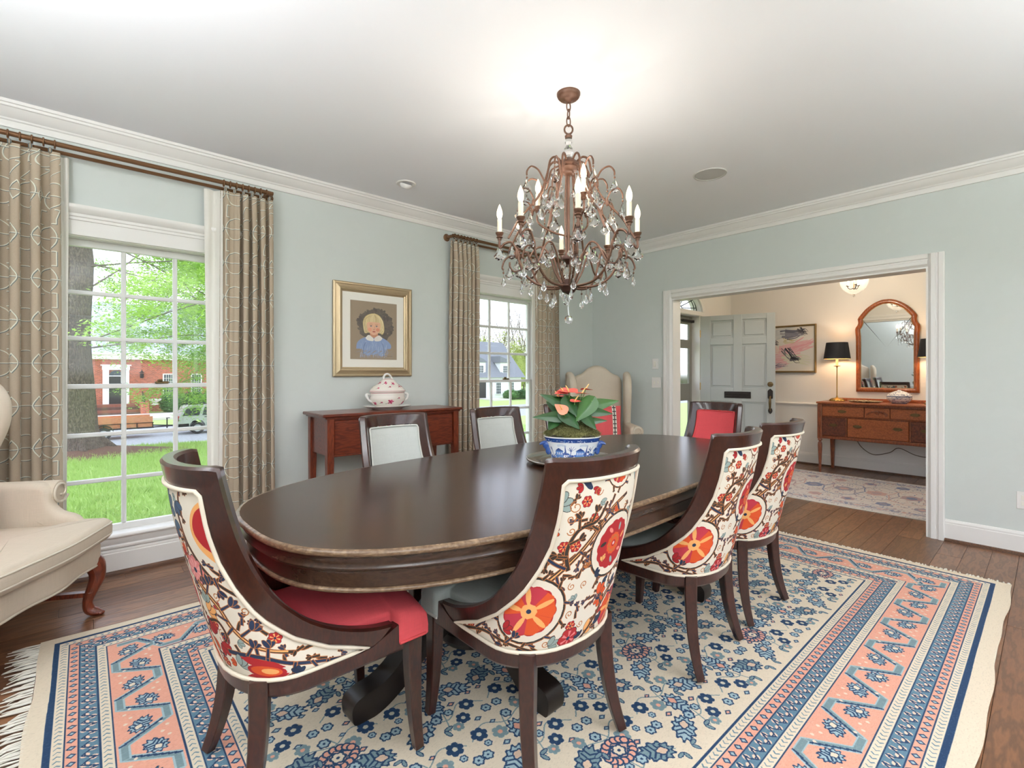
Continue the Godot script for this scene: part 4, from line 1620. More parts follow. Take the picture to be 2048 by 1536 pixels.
	# casing of the wide opening
	var cas := [[0.0, 0.004], [0.014, 0.016], [0.018, 0.022], [0.042, 0.022], [0.046, 0.016], [0.058, 0.016], [0.062, 0.026], [0.088, 0.028], [0.096, 0.024]]
	for side in 2:
		var xo := 0.0 if side == 0 else 0.15
		var dx := -1.0 if side == 0 else 1.0
		var co := group_struct("trim_%d" % nt, "white moulded casing round the wide opening" if side == 0 else "")
		nt += 1
		for leg in 3:
			var sec := PackedVector2Array([V(0.0, 0.0)])
			for q in cas:
				sec.append(V(q[0], q[1]))
			sec.append(V(0.096, 0.0))
			g = G.new()
			if leg == 0:
				g.extrude(sec, 2.139, Transform3D(Basis(Vector3(0, 0, -1), Vector3(dx, 0, 0), Vector3.UP), Vector3(xo, 0, 1.10)))
			elif leg == 1:
				g.extrude(sec, 2.139, Transform3D(Basis(Vector3(0, 0, 1), Vector3(dx, 0, 0), Vector3.UP), Vector3(xo, 0, 3.22)))
			else:
				g.extrude(sec, 2.12 , Transform3D(Basis(Vector3(0, 1, 0), Vector3(dx, 0, 0), Vector3(0, 0, 1)), Vector3(xo, 2.043, 1.10)))
			part(co, "head_casing" if leg == 2 else "side_casing", g, M.trim)
	# jamb lining
	g = G.new()
	bx(g, -0.004, 0.154, 0.0, 2.043, 1.10, 1.112)
	bx(g, -0.004, 0.154, 0.0, 2.043, 3.208, 3.22)
	bx(g, -0.004, 0.154, 2.031, 2.043, 1.112, 3.208)
	struct("trim_%d" % nt, g, M.trim)
	nt += 1
	# chair rail and painted dado of the hall
	g = G.new()
	mould(g, RAIL, Vector3(XF, 0.785, ZE), Vector3(XF, 0.785, ZF), Vector3(-1, 0, 0))
	struct("trim_%d" % nt, g, M.trim, "white chair rail along the hall wall")
	nt += 1
	g = G.new()
	bx(g, XF - 0.004, XF, 0.155, 0.79, ZE, ZF)
	struct("trim_%d" % nt, g, M.wainscot)
	nt += 1
	# fanlight arch moulding and transom bar
	var fan := group_struct("window_6", "arched fanlight over the front door")
	g = G.new()
	var arc := PackedVector3Array()
	for i in 25:
		var a := PI * i / 24.0
		arc.append(Vector3(cx + cos(a) * 0.55, 2.10 + sin(a) * 0.31, ZE + 0.004))
	g.sweep(arc, PackedVector2Array([V(-0.045, 0), V(0.045, 0), V(0.045, 0.016), V(0.02, 0.022), V(0.0, 0.014), V(-0.02, 0.022), V(-0.045, 0.016)]), Vector3(0, 0, 1), null, true, false, true)
	part(fan, "arch_casing", g, M.foyer)
	g = G.new()
	bx(g, 0.64, 1.75, 2.035, 2.095, ZE, ZE + 0.02, 0.004)
	part(fan, "transom", g, M.foyer)
	g = G.new()
	var fp := PackedVector2Array()
	for i in 25:
		var a := PI * i / 24.0
		fp.append(V(cx + cos(a) * 0.50, 2.10 + sin(a) * 0.26))
	g.extrude(fp, 0.004, T3(0, 0, ZE - 0.08))
	part(fan, "pane", g, M.pane)
	for i in 7:
		var a := PI * (i + 0.5) / 7.0
		g = G.new()
		g.tube(PackedVector3Array([Vector3(cx + cos(a) * 0.10, 2.11 + sin(a) * 0.06, ZE - 0.07), Vector3(cx + cos(a) * 0.49, 2.10 + sin(a) * 0.25, ZE - 0.07)]), 0.006, 6)
		part(fan, "came", g, M.lead)
	for rr in [0.10, 0.43, 0.495]:
		var ap := PackedVector3Array()
		for i in 21:
			var a := PI * i / 20.0
			ap.append(Vector3(cx + cos(a) * rr, 2.11 + sin(a) * rr * 0.52, ZE - 0.07))
		g = G.new()
		g.tube(ap, 0.006, 6)
		part(fan, "came", g, M.lead)
	# door jamb of the entry
	g = G.new()
	bx(g, 0.705, 0.745, 0.0, 2.05, ZE - 0.15, ZE + 0.012, 0.003)
	bx(g, 1.645, 1.672, 0.0, 2.05, ZE - 0.15, ZE + 0.004, 0.003)
	bx(g, 0.745, 1.645, 2.03, 2.05, ZE - 0.15, ZE, 0.003)
	struct("trim_%d" % nt, g, M.trim)
	nt += 1
	window_unit(1, -4.851)
	window_unit(2, -1.855)

func window_unit(n: int, x0: float) -> void:
	var W := 0.81
	var x1 := x0 + W
	var wd := group_struct("window_%d" % n, "tall white nine-over-nine sash window")
	var g := G.new()
	bx(g, x0 - 0.05, x0 - 0.04, 0.25, 2.065, -0.15, 0.0)
	bx(g, x1 + 0.04, x1 + 0.05, 0.25, 2.065, -0.15, 0.0)
	bx(g, x0 - 0.04, x1 + 0.04, 2.05, 2.065, -0.15, 0.0)
	part(wd, "jamb", g, M.trim)
	for s in [[x0 - 0.135, x0 - 0.04], [x1 + 0.04, x1 + 0.135]]:
		g = G.new()
		bx(g, s[0], s[1], 0.25, 2.055, 0.0, 0.018, 0.003)
		bx(g, s[0] + 0.02, s[1] - 0.02, 0.25, 2.055, 0.018, 0.024, 0.003)
		part(wd, "side_casing", g, M.trim)
	# head: frieze, steps and cap
	g = G.new()
	mould(g, [V(0, 0), V(0.018, 0), V(0.018, 0.085), V(0.024, 0.088), V(0.024, 0.104), V(0.030, 0.108), V(0.030, 0.124), V(0.040, 0.132), V(0.052, 0.148), V(0.056, 0.160), V(0.056, 0.172), V(0, 0.172)], Vector3(x0 - 0.15, 2.055, 0), Vector3(x1 + 0.15, 2.055, 0), Vector3(0, 0, 1))
	part(wd, "head_trim", g, M.trim)
	g = G.new()
	mould(g, [V(-0.1, 0.0), V(0.036, 0.0), V(0.044, 0.006), V(0.046, 0.014), V(0.042, 0.022), V(0.036, 0.026), V(-0.02, 0.03), V(-0.1, 0.034)], Vector3(x0 - 0.15, 0.225, 0), Vector3(x1 + 0.15, 0.225, 0), Vector3(0, 0, 1))
	part(wd, "stool", g, M.trim)
	g = G.new()
	mould(g, [V(0, 0), V(0.020, 0.0), V(0.022, 0.012), V(0.018, 0.022), V(0.022, 0.03), V(0.030, 0.05), V(0.032, 0.064), V(0, 0.064)], Vector3(x0 - 0.14, 0.161, 0), Vector3(x1 + 0.14, 0.161, 0), Vector3(0, 0, 1))
	part(wd, "apron", g, M.trim)
	for up in 2:
		var z := -0.062 if up == 0 else -0.092
		var y0 := 0.293 if up == 0 else 1.17
		var y1 := 1.142 if up == 0 else 2.007
		var sash := Node3D.new()
		sash.name = "lower_sash" if up == 0 else "upper_sash"
		wd.add_child(sash, true)
		g = G.new()
		bx(g, x0 - 0.04, x0, y0 - 0.05, y1 + 0.03, z - 0.015, z + 0.015, 0.004)
		bx(g, x1, x1 + 0.04, y0 - 0.05, y1 + 0.03, z - 0.015, z + 0.015, 0.004)
		bx(g, x0, x1, y0 - (0.05 if up == 0 else 0.028), y0, z - 0.015, z + 0.015, 0.003)
		bx(g, x0, x1, y1, y1 + (0.028 if up == 0 else 0.045), z - 0.015, z + 0.015, 0.003)
		part(sash, "sash_frame", g, M.sash)
		var pw := W / 3.0
		var ph := (y1 - y0) / 3.0
		for i in 2:
			g = G.new()
			bx(g, x0 + pw * (i + 1) - 0.013, x0 + pw * (i + 1) + 0.013, y0, y1, z - 0.012, z + 0.012, 0.005)
			part(sash, "muntin", g, M.sash)
			g = G.new()
			bx(g, x0, x1, y0 + ph * (i + 1) - 0.013, y0 + ph * (i + 1) + 0.013, z - 0.0115, z + 0.0115, 0.005)
			part(sash, "muntin", g, M.sash)
		for i in 3:
			for j in 3:
				g = G.new()
				var a := x0 + pw * i
				var b := y0 + ph * j
				g.face([Vector3(a, b, z - 0.004), Vector3(a + pw, b, z - 0.004), Vector3(a + pw, b + ph, z - 0.004), Vector3(a, b + ph, z - 0.004)], Vector3.BACK)
				part(sash, "pane", g, M.pane)
	g = G.new()
	g.box(Vector3((x0 + x1) * 0.5 + 0.06, 1.177, -0.05), Vector3(0.075, 0.014, 0.03), 0.004)
	g.box(Vector3((x0 + x1) * 0.5 + 0.05, 1.19, -0.05), Vector3(0.03, 0.016, 0.02), 0.005)
	part(wd, "sash_lock", g, M.old_brass)

# ---------------------------------------------------------------- curtains
func curtain_panel(x0: float, x1: float, folds: int, seed_: int, label: String, lining_left: bool, lw: float, flat := 0.0) -> void:
	var t := thing("curtain", label, "curtain", Vector3((x0 + x1) * 0.5, 0, 0), 0, "trellis curtains")
	var r := RandomNumberGenerator.new()
	r.seed = seed_
	var K := folds * 14
	var ph := r.randf() * TAU
	var amp := []
	for i in folds + 1:
		amp.append(r.randf_range(0.55, 1.15))
	var ys := [2.485, 2.46, 2.40, 2.30, 2.1, 1.8, 1.5, 1.2, 0.9, 0.6, 0.35, 0.15, 0.03, 0.008]
	var rows := []
	var uvs := []
	for iy in ys.size():
		var y: float = ys[iy]
		var row := PackedVector3Array()
		var ur := PackedVector2Array()
		var tight := clampf((2.5 - y) / 0.25, 0.0, 1.0)
		var len := 0.0
		for k in K + 1:
			var s := float(k) / K
			var f := s * folds
			var A: float = lerpf(amp[int(f) % amp.size()], amp[(int(f) + 1) % amp.size()], f - int(f))
			var wob := sin(y * 2.1 + s * 9.0 + seed_) * 0.006 * tight
			var fl := 1.0
			if flat > 0.0 and s < flat:
				fl = 0.28
			var z := 0.088 + (0.040 * A * fl * (0.45 + 0.55 * tight)) * sin(f * TAU + ph + sin(y * 1.7) * 0.25) + wob
			var xx := lerpf(x0, x1, s) + 0.010 * A * fl * sin(f * TAU * 2.0 + ph) + (s - 0.5) * 0.03 * (1.0 - y / 2.5)
			# the outer edge turns back to the wall
			var p := Vector3(xx - (x0 + x1) * 0.5, y, z)
			if k > 0:
				len += Vector2(p.x, p.z).distance_to(Vector2(row[k - 1].x, row[k - 1].z))
			row.append(p)
			ur.append(Vector2(len / 0.47, -y / 0.47))
		rows.append(row)
		uvs.append(ur)
	var g := G.new()
	g.grid(rows, false, uvs)
	part(t, "panel", g, M.curtain)
	# lining showing along the edge next to the glass
	if lw > 0.0:
		rows = []
		var e := (x0 if lining_left else x1) - (x0 + x1) * 0.5
		var s := -1.0 if lining_left else 1.0
		for y in [2.48, 2.3, 2.0, 1.5, 1.0, 0.5, 0.2, 0.01]:
			var row := PackedVector3Array()
			for k in 9:
				var q := k / 8.0
				row.append(Vector3(e + s * lw * q * (1.0 - 0.25 * (1.0 - y / 2.5)) - s * 0.012, y, 0.078 + 0.016 * sin(q * 7.0 + y * 0.8) - q * 0.03))
			rows.append(row)
		g = G.new()
		g.grid(rows)
		part(t, "lining", g, M.lining, "white lining along the edge")
	# pleat tape
	for k in folds:
		g = G.new()
		g.box(Vector3(lerpf(x0, x1, (k + 0.5) / folds) - (x0 + x1) * 0.5, 2.49, 0.098), Vector3(0.016, 0.03, 0.03), 0.006)
		part(t, "pleat", g, M.curtain)

func rod(x0: float, x1: float, rings: Array, label: String) -> void:
	var t := thing("curtain_rod", label, "curtain rod", Vector3(0, 2.53, 0))
	var g := G.new()
	g.tube(c3([Vector3(x0, 0, 0.005), Vector3(x0, 0, 0.06), Vector3(x0 + 0.02, 0, 0.1), Vector3(x0 + 0.06, 0, 0.11), Vector3((x0 + x1) * 0.5, 0, 0.11), Vector3(x1 - 0.06, 0, 0.11), Vector3(x1 - 0.02, 0, 0.1), Vector3(x1, 0, 0.06), Vector3(x1, 0, 0.005)], 6), 0.014, 10)
	part(t, "rod", g, M.rod)
	g = G.new()
	g.tube(PackedVector3Array([Vector3(x0 + 0.03, -0.032, 0.075), Vector3(x1 - 0.03, -0.032, 0.075)]), 0.011, 8)
	part(t, "traverse_rail", g, M.rod)
	for e in [x0, x1]:
		g = G.new()
		g.lathe(PackedVector2Array([V(0, 0), V(0.034, 0), V(0.036, 0.006), V(0.026, 0.012), V(0.020, 0.03), V(0, 0.03)]), 14, Transform3D(Basis(Vector3.RIGHT, PI / 2), Vector3(e, 0, 0.0)))
		part(t, "wall_flange", g, M.rod)
	for x in rings:
		var p := PackedVector3Array()
		for i in 14:
			var a := TAU * i / 14.0
			p.append(Vector3(x, cos(a) * 0.021 - 0.004, 0.11 + sin(a) * 0.021))
		g = G.new()
		g.tube(p, 0.0042, 6, true)
		part(t, "ring", g, M.rod)

func drapery() -> void:
	var ra := []
	for i in 9:
		ra.append(-5.26 + i * 0.046)
	for i in 8:
		ra.append(-4.06 + i * 0.038)
	rod(-5.30, -3.755, ra, "bronze double curtain rod over the larger window at left")
	var rb := []
	for i in 8:
		rb.append(-2.165 + i * 0.037)
	for i in 8:
		rb.append(-1.06 + i * 0.045)
	rod(-2.185, -0.655, rb, "bronze curtain rod over the far window by the corner")
	curtain_panel(-5.27, -4.872, 5, 3, "taupe trellis curtain behind the cut-off wing chair at left edge", false, 0.05)
	curtain_panel(-4.075, -3.745, 6, 5, "taupe trellis curtain between the left window and the portrait", true, 0.105, 0.3)
	curtain_panel(-2.19, -1.875, 6, 7, "taupe trellis curtain beside the right end of the hall table", false, 0.0)
	curtain_panel(-1.075, -0.70, 6, 11, "taupe trellis curtain in the corner behind the anthurium plant", true, 0.05, 0.4)
# ---------------------------------------------------------------- dining chairs
const CW := 0.235
const CD := 0.17
var arc_d := []
var arc_s := []

func uo(d: float) -> float:
	return CW * pow(1.0 - pow(1.0 - minf(d / CD, 1.0), 2.2), 1.0 / 2.2)

func rear(y: float) -> float:
	return look([0.355, 0.40, 0.45, 0.62, 0.80, 0.985], [-0.045, -0.053, -0.067, -0.11, -0.155, -0.19], y)

func cp(sd: float, y: float, off: float) -> Vector3:
	if absf(sd) < 1e-5:
		return Vector3(0, y, 0.22 - (rear(y) - off))
	var d := absf(sd)
	var e := minf(d * 0.2, 0.002)
	var dx := (uo(d + e) - uo(d - e)) / (2.0 * e)
	var nn := Vector2(1.0, -dx).normalized()
	var s := 1.0 if sd >= 0.0 else -1.0
	return Vector3(s * (uo(d) + nn.x * off), y, 0.22 - (rear(y) + d + nn.y * off))

func arc_len(d: float) -> float:
	if arc_d.is_empty():
		var px := 0.0
		var pd := 0.0
		var L := 0.0
		for i in 121:
			var t := 0.46 * pow(i / 120.0, 2.0)
			var x := uo(t)
			L += Vector2(x - px, t - pd).length()
			px = x
			pd = t
			arc_d.append(t)
			arc_s.append(L)
	return look(arc_d, arc_s, d)

func d_panel(y: float) -> float:
	return look([0.40, 0.45, 0.51, 0.583, 0.657, 0.73, 0.83, 0.95], [0.345, 0.232, 0.152, 0.095, 0.068, 0.053, 0.048, 0.05], y)

func back_grid(y0: float, y1: float, off: float, puffed: float) -> G:
	var rows := []
	var uvs := []
	for i in 21:
		var y := lerpf(y0, y1, pow(i / 20.0, 1.15))
		var m := d_panel(y)
		var row := PackedVector3Array()
		var ur := PackedVector2Array()
		for j in 37:
			var t := (j - 18) / 18.0
			var d := m * pow(absf(t), 1.7)
			var sd := d * signf(t)
			var b := puffed * (1.0 - pow(absf(t), 6.0)) * (1.0 - pow(absf(2.0 * (y - y0) / (y1 - y0) - 1.0), 8.0))
			row.append(cp(sd, y, off + b))
			ur.append(Vector2(0.5 + signf(t) * arc_len(d), (0.98 - y) / 0.62))
		rows.append(row)
		uvs.append(ur)
	var g := G.new()
	g.grid(rows, false, uvs)
	return g

func edge_path(y0: float, y1: float, off: float, bottom: bool) -> PackedVector3Array:
	var p := PackedVector3Array()
	for i in 17:
		var y := lerpf(y0, y1 - 0.012, pow(i / 16.0, 1.15))
		p.append(cp(-d_panel(y), y, off))
	for j in range(-8, 9):
		var t := j / 8.0
		p.append(cp(signf(t) * d_panel(y1) * 0.86 * pow(absf(t), 1.7), y1, off))
	for i in range(16, -1, -1):
		var y := lerpf(y0, y1 - 0.012, pow(i / 16.0, 1.15))
		p.append(cp(d_panel(y), y, off))
	if bottom:
		for j in range(11, -12, -1):
			var t := j / 12.0
			p.append(cp(signf(t) * d_panel(y0) * pow(absf(t), 1.7), y0, off))
	return p

func dining_chair(called: String, label: String, group: String, outside: Material, inside: Material, seat_m: Material, pipe: Material) -> Node3D:
	var t := thing(called, label, "chair", Vector3.ZERO, 0, group)
	part(t, "outside_back", back_grid(0.402, 0.926, 0.0, 0.006), outside, "embroidered suzani cloth on the outside")
	var g := G.new()
	g.tube(edge_path(0.402, 0.926, 0.007, true), 0.0058, 6, true)
	part(t, "piping", g, M.piping)
	# curved show-wood frame
	var E := []
	var P := []
	var ey := [0.443, 0.453, 0.485, 0.535, 0.599, 0.656, 0.726, 0.804, 0.891, 0.960]
	var ed := [0.435, 0.368, 0.283, 0.211, 0.161, 0.132, 0.114, 0.104, 0.097, 0.0945]
	var py := [0.394, 0.40, 0.445, 0.495, 0.545, 0.60, 0.67, 0.75, 0.84, 0.915]
	var pd := [0.36, 0.33, 0.236, 0.170, 0.122, 0.088, 0.064, 0.051, 0.047, 0.048]
	for i in 10:
		E.append(V(ed[i], ey[i]))
		P.append(V(pd[i], py[i]))
	E = curve(E, 3)
	P = curve(P, 3)
	E.append(V(0.094, 0.984))
	P.append(V(0.047, 0.924))
	for j in 10:
		var q := pow(1.0 - (j + 1) / 10.0, 1.7)
		E.append(V(0.092 * q, 0.988))
		P.append(V(0.046 * q, 0.925))
	var N := E.size()
	var rows := []
	for i in range(-(N - 1), N):
		var k := N - 1 - absi(i)
		var s := -1.0 if i < 0 else 1.0
		var e: Vector2 = E[k]
		var p: Vector2 = P[k]
		if i == 0:
			e.x = 0.0
			p.x = 0.0
		var m := e.lerp(p, 0.12)
		var a := cp(s * p.x, p.y, 0.004)
		var b1 := cp(s * m.x, m.y, 0.006)
		var b2 := cp(s * e.x, e.y, -0.001)
		var c1 := cp(s * e.x, e.y, -0.026)
		var c2_ := cp(s * m.x, m.y, -0.033)
		var dd := cp(s * p.x, p.y, -0.030)
		rows.append(PackedVector3Array([a, b1, b1, b2, b2, c1, c1, c2_, c2_, dd, dd, a]))
	g = G.new()
	g.grid(rows, false, null, true)
	for e in [0, rows.size() - 1]:
		var q: PackedVector3Array = rows[e]
		g.face([q[0], q[1], q[3], q[5], q[7], q[9]], Vector3(0, 0, -1))
	part(t, "frame", g, M.chair_wood, "dark polished curved frame")
	# seat rail
	rows = []
	for i in range(-24, 25):
		var q := i / 24.0
		var sd := signf(q) * 0.45 * pow(absf(q), 1.7)
		var top := look([0.0, 0.345, 0.45], [0.401, 0.394, 0.436], absf(sd))
		var lo := look([0.0, 0.2, 0.45], [0.352, 0.350, 0.352], absf(sd))
		rows.append(PackedVector3Array([cp(sd, lo, 0.004), cp(sd, lo + 0.008, 0.009), cp(sd, lo + 0.008, 0.009), cp(sd, top, 0.007), cp(sd, top, 0.007), cp(sd, top, -0.028), cp(sd, top, -0.028), cp(sd, lo, -0.028), cp(sd, lo, -0.028), cp(sd, lo, 0.004)]))
	g = G.new()
	g.grid(rows, false, null, true)
	for e in [0, rows.size() - 1]:
		var q: PackedVector3Array = rows[e]
		g.face([q[0], q[1], q[3], q[5], q[7]], Vector3(0, 0, -1))
	g.box(Vector3(0, 0.365, 0.22 - 0.425), Vector3(0.42, 0.04, 0.03), 0.004)
	part(t, "seat_rail", g, M.chair_wood)
	g = G.new()
	var base := PackedVector2Array()
	for i in range(-10, 11):
		var q := i / 10.0
		var v := cp(signf(q) * 0.44 * pow(absf(q), 1.7), 0.37, -0.02)
		base.append(V(v.x, v.z))
	g.extrude(base, 0.02, Transform3D(Basis(Vector3.RIGHT, Vector3(0, 0, 1), Vector3(0, 1, 0)), Vector3(0, 0.36, 0)))
	part(t, "seat_base", g, M.under)
	# inside of the back
	part(t, "inside_back", back_grid(0.44, 0.918, -0.031, -0.008), inside)
	g = G.new()
	g.tube(edge_path(0.44, 0.918, -0.036, false), 0.005, 6)
	part(t, "inside_piping", g, pipe)
	# seat
	rows = []
	var fs := [[-0.03, 0.44], [-0.02, 0.455], [0.03, 0.462], [0.1, 0.466], [0.2, 0.468], [0.3, 0.468], [0.372, 0.467], [0.384, 0.467], [0.388, 0.467], [0.42, 0.467], [0.455, 0.464], [0.478, 0.455], [0.489, 0.440], [0.492, 0.415], [0.490, 0.385], [0.484, 0.374]]
	for q in fs:
		var f: float = q[0]
		var yy: float = q[1]
		var wide := f > 0.385
		var hw := 0.246 if wide else maxf(0.04, uo(f - rear(0.46)) - 0.036)
		var lo := 0.378 if wide else 0.43
		var row := PackedVector3Array()
		row.append(Vector3(-hw, minf(lo, yy), 0.22 - f))
		row.append(Vector3(-hw, minf(lerpf(lo, yy, 0.7), yy), 0.22 - f))
		for j in 17:
			var s := (j - 8) / 8.0
			var crown := 0.028 * (1.0 - pow(absf(s), 3.0)) * clampf((yy - 0.40) / 0.06, 0.0, 1.0)
			row.append(Vector3(s * hw * 0.985, yy + crown, 0.22 - f))
		row.append(Vector3(hw, minf(lerpf(lo, yy, 0.7), yy), 0.22 - f))
		row.append(Vector3(hw, minf(lo, yy), 0.22 - f))
		rows.append(row)
	g = G.new()
	g.grid(rows)
	var seat := part(t, "seat", g, seat_m)
	g = G.new()
	g.tube(PackedVector3Array([Vector3(-0.246, 0.379, 0.22 - 0.39), Vector3(-0.246, 0.379, 0.22 - 0.48), Vector3(-0.238, 0.376, 0.22 - 0.491), Vector3(0.238, 0.376, 0.22 - 0.491), Vector3(0.246, 0.379, 0.22 - 0.48), Vector3(0.246, 0.379, 0.22 - 0.39)]), 0.005, 6)
	part(seat, "seat_piping", g, pipe)
	# legs
	var sq := PackedVector2Array([V(-0.5, -0.42), V(-0.42, -0.5), V(0.42, -0.5), V(0.5, -0.42), V(0.5, 0.42), V(0.42, 0.5), V(-0.42, 0.5), V(-0.5, 0.42)])
	for s in [-1.0, 1.0]:
		g = G.new()
		g.sweep(c3([Vector3(s * 0.212, 0.372, -0.232), Vector3(s * 0.213, 0.25, -0.233), Vector3(s * 0.216, 0.12, -0.238), Vector3(s * 0.222, 0.003, -0.248)], 4), sq, Vector3(0, 0, 1), [0.050, 0.049, 0.048, 0.047, 0.045, 0.043, 0.041, 0.039, 0.037, 0.035, 0.033, 0.031, 0.030], true, false, true)
		part(t, "leg", g, M.chair_wood)
		g = G.new()
		g.sweep(c3([Vector3(s * 0.182, 0.402, 0.215), Vector3(s * 0.184, 0.30, 0.216), Vector3(s * 0.192, 0.18, 0.226), Vector3(s * 0.203, 0.08, 0.246), Vector3(s * 0.212, 0.007, 0.27)], 3), sq, Vector3(s * -0.55, 0, 1).normalized(), [0.048, 0.048, 0.047, 0.046, 0.045, 0.043, 0.042, 0.040, 0.038, 0.036, 0.034, 0.032, 0.030], true, false, true)
		part(t, "leg", g, M.chair_wood)
	return t

func dining_chairs() -> void:
	var Y := 0.012
	var grp := "barrel-back dining chairs round the table"
	var host := dining_chair("dining_chair", "barrel-back chair with coral seat at the near left end of the table", grp, M.suzani_host, M.linen_coral, M.linen_coral, M.piping_coral)
	host.position = Vector3(-4.2, Y, 2.245)
	host.rotation.y = deg_to_rad(-90)
	copy(host, Vector3(-1.246, Y, 2.02), 90, "coral-backed chair at the far end of the table before the grey door")
	var c := dining_chair("dining_chair", "largest embroidered barrel-back chair, front middle, hiding part of the planter", grp, M.suzani, M.linen_grey, M.seat_grey, M.piping_grey)
	c.position = Vector3(-3.61, Y, 2.60)
	c.rotation.y = deg_to_rad(1)
	copy(c, Vector3(-2.755, Y, 2.64), 4, "embroidered chair on the near side, second from the left of three backs")
	copy(c, Vector3(-2.15, Y, 2.615), -1, "embroidered chair on the near side closest to the hall runner")
	copy(c, Vector3(-3.43, Y, 1.665), 182, "grey-panelled chair across the table in front of the mahogany hall table")
	copy(c, Vector3(-2.655, Y, 1.615), 179, "grey-panelled chair across the table in front of the far window")
	copy(c, Vector3(-1.95, Y, 1.60), 178, "grey-panelled chair across the table mostly hidden by the anthurium")

# ---------------------------------------------------------------- table
func sup(a: float, b: float, n_: float, seg: int) -> PackedVector2Array:
	var p := PackedVector2Array()
	for i in seg:
		var t := TAU * i / seg
		var c := cos(t)
		var s := sin(t)
		p.append(V(signf(c) * a * pow(absf(c), 2.0 / n_), signf(s) * b * pow(absf(s), 2.0 / n_)))
	return p

func ring_stack(prof: Array, a: float, b: float, n_: float, seg: int) -> Array:
	# prof: [outset, y]
	var rows := []
	for q in prof:
		var o := sup(a + q[0], b + q[0], n_, seg)
		var row := PackedVector3Array()
		for i in seg + 1:
			row.append(Vector3(o[i % seg].x, q[1], o[i % seg].y))
		rows.append(row)
	return rows

func dining_table() -> void:
	var t := thing("dining_table", "long oval dark wood pedestal dining table", "table", Vector3(-2.9, 0.012, 2.157), 2.2)
	var a := 1.50
	var b := 0.685
	var n_ := 2.75
	var T := 0.753
	var g := G.new()
	var rows := ring_stack([[-0.685, T], [-0.4, T], [-0.012, T]], a, b, n_, 96)
	for i in rows[0].size():
		rows[0][i] = Vector3(rows[0][i].x, T, 0)
	g.grid(rows)
	g.fix(0, 0)
	if g.n[200].y < 0:
		g.flip(0, 0)
	part(t, "table_top", g, M.table)
	g = G.new()
	g.grid(ring_stack([[-0.012, T], [-0.004, T - 0.001], [0.000, T - 0.006], [0.001, T - 0.012], [-0.002, T - 0.017], [-0.006, T - 0.019]], a, b, n_, 96))
	part(t, "worn_highlight_rim", g, M.table_worn_highlight, "pale worn top rim with part of its highlight in the colour")
	g = G.new()
	g.grid(ring_stack([[-0.006, T - 0.019], [-0.010, T - 0.024], [-0.016, T - 0.034], [-0.018, T - 0.046], [-0.013, T - 0.052], [-0.012, T - 0.056], [-0.018, T - 0.060], [-0.026, T - 0.064], [-0.030, T - 0.075], [-0.032, T - 0.112]], a, b, n_, 96))
	g.grid(ring_stack([[-0.034, T - 0.125], [-0.06, T - 0.125], [-0.06, T - 0.03], [-0.40, T - 0.03]], a, b, n_, 96))
	part(t, "apron", g, M.table_edge)
	g = G.new()
	g.grid(ring_stack([[-0.032, T - 0.112], [-0.026, T - 0.114], [-0.024, T - 0.119], [-0.027, T - 0.124], [-0.034, T - 0.125]], a, b, n_, 96))
	part(t, "bottom_bead", g, M.table_worn_highlight, "pale worn bead under the apron with part of its highlight in the colour")
	for s in [-1.0, 1.0]:
		var ped := Node3D.new()
		ped.name = "pedestal"
		t.add_child(ped, true)
		ped.position = Vector3(s * 0.62, 0, 0)
		g = G.new()
		g.lathe(PackedVector2Array([V(0, 0.09), V(0.09, 0.09), V(0.125, 0.10), V(0.14, 0.125), V(0.135, 0.15), V(0.12, 0.16), V(0.125, 0.172), V(0.12, 0.185), V(0.10, 0.195), V(0.105, 0.24), V(0.12, 0.30), V(0.115, 0.36), V(0.085, 0.42), V(0.07, 0.47), V(0.085, 0.52), V(0.11, 0.56), V(0.12, 0.60), V(0.12, 0.66), V(0, 0.66)]), 28)
		g.box(Vector3(0, 0.69, 0), Vector3(0.5, 0.06, 0.8), 0.01)
		part(ped, "column", g, M.pedestal)
		var leg := c2([V(0.08, 0.40), V(0.16, 0.37), V(0.26, 0.28), V(0.36, 0.16), V(0.44, 0.105), V(0.52, 0.09), V(0.555, 0.07), V(0.56, 0.035), V(0.545, 0.0), V(0.47, 0.0), V(0.40, 0.025), V(0.32, 0.075), V(0.22, 0.15), V(0.08, 0.20)], 4)
		for k in 4:
			if k == (0 if s < 0 else 2):
				continue
			var lg := G.new()
			lg.extrude(leg, 0.085, Transform3D(Basis(), Vector3(0, 0, -0.0425)), 0.6)
			var o := part(ped, "scroll_leg", lg, M.pedestal)
			o.rotation.y = deg_to_rad(90.0 * k)
			if k % 2 == 1:
				o.scale = Vector3(0.86, 1, 1)

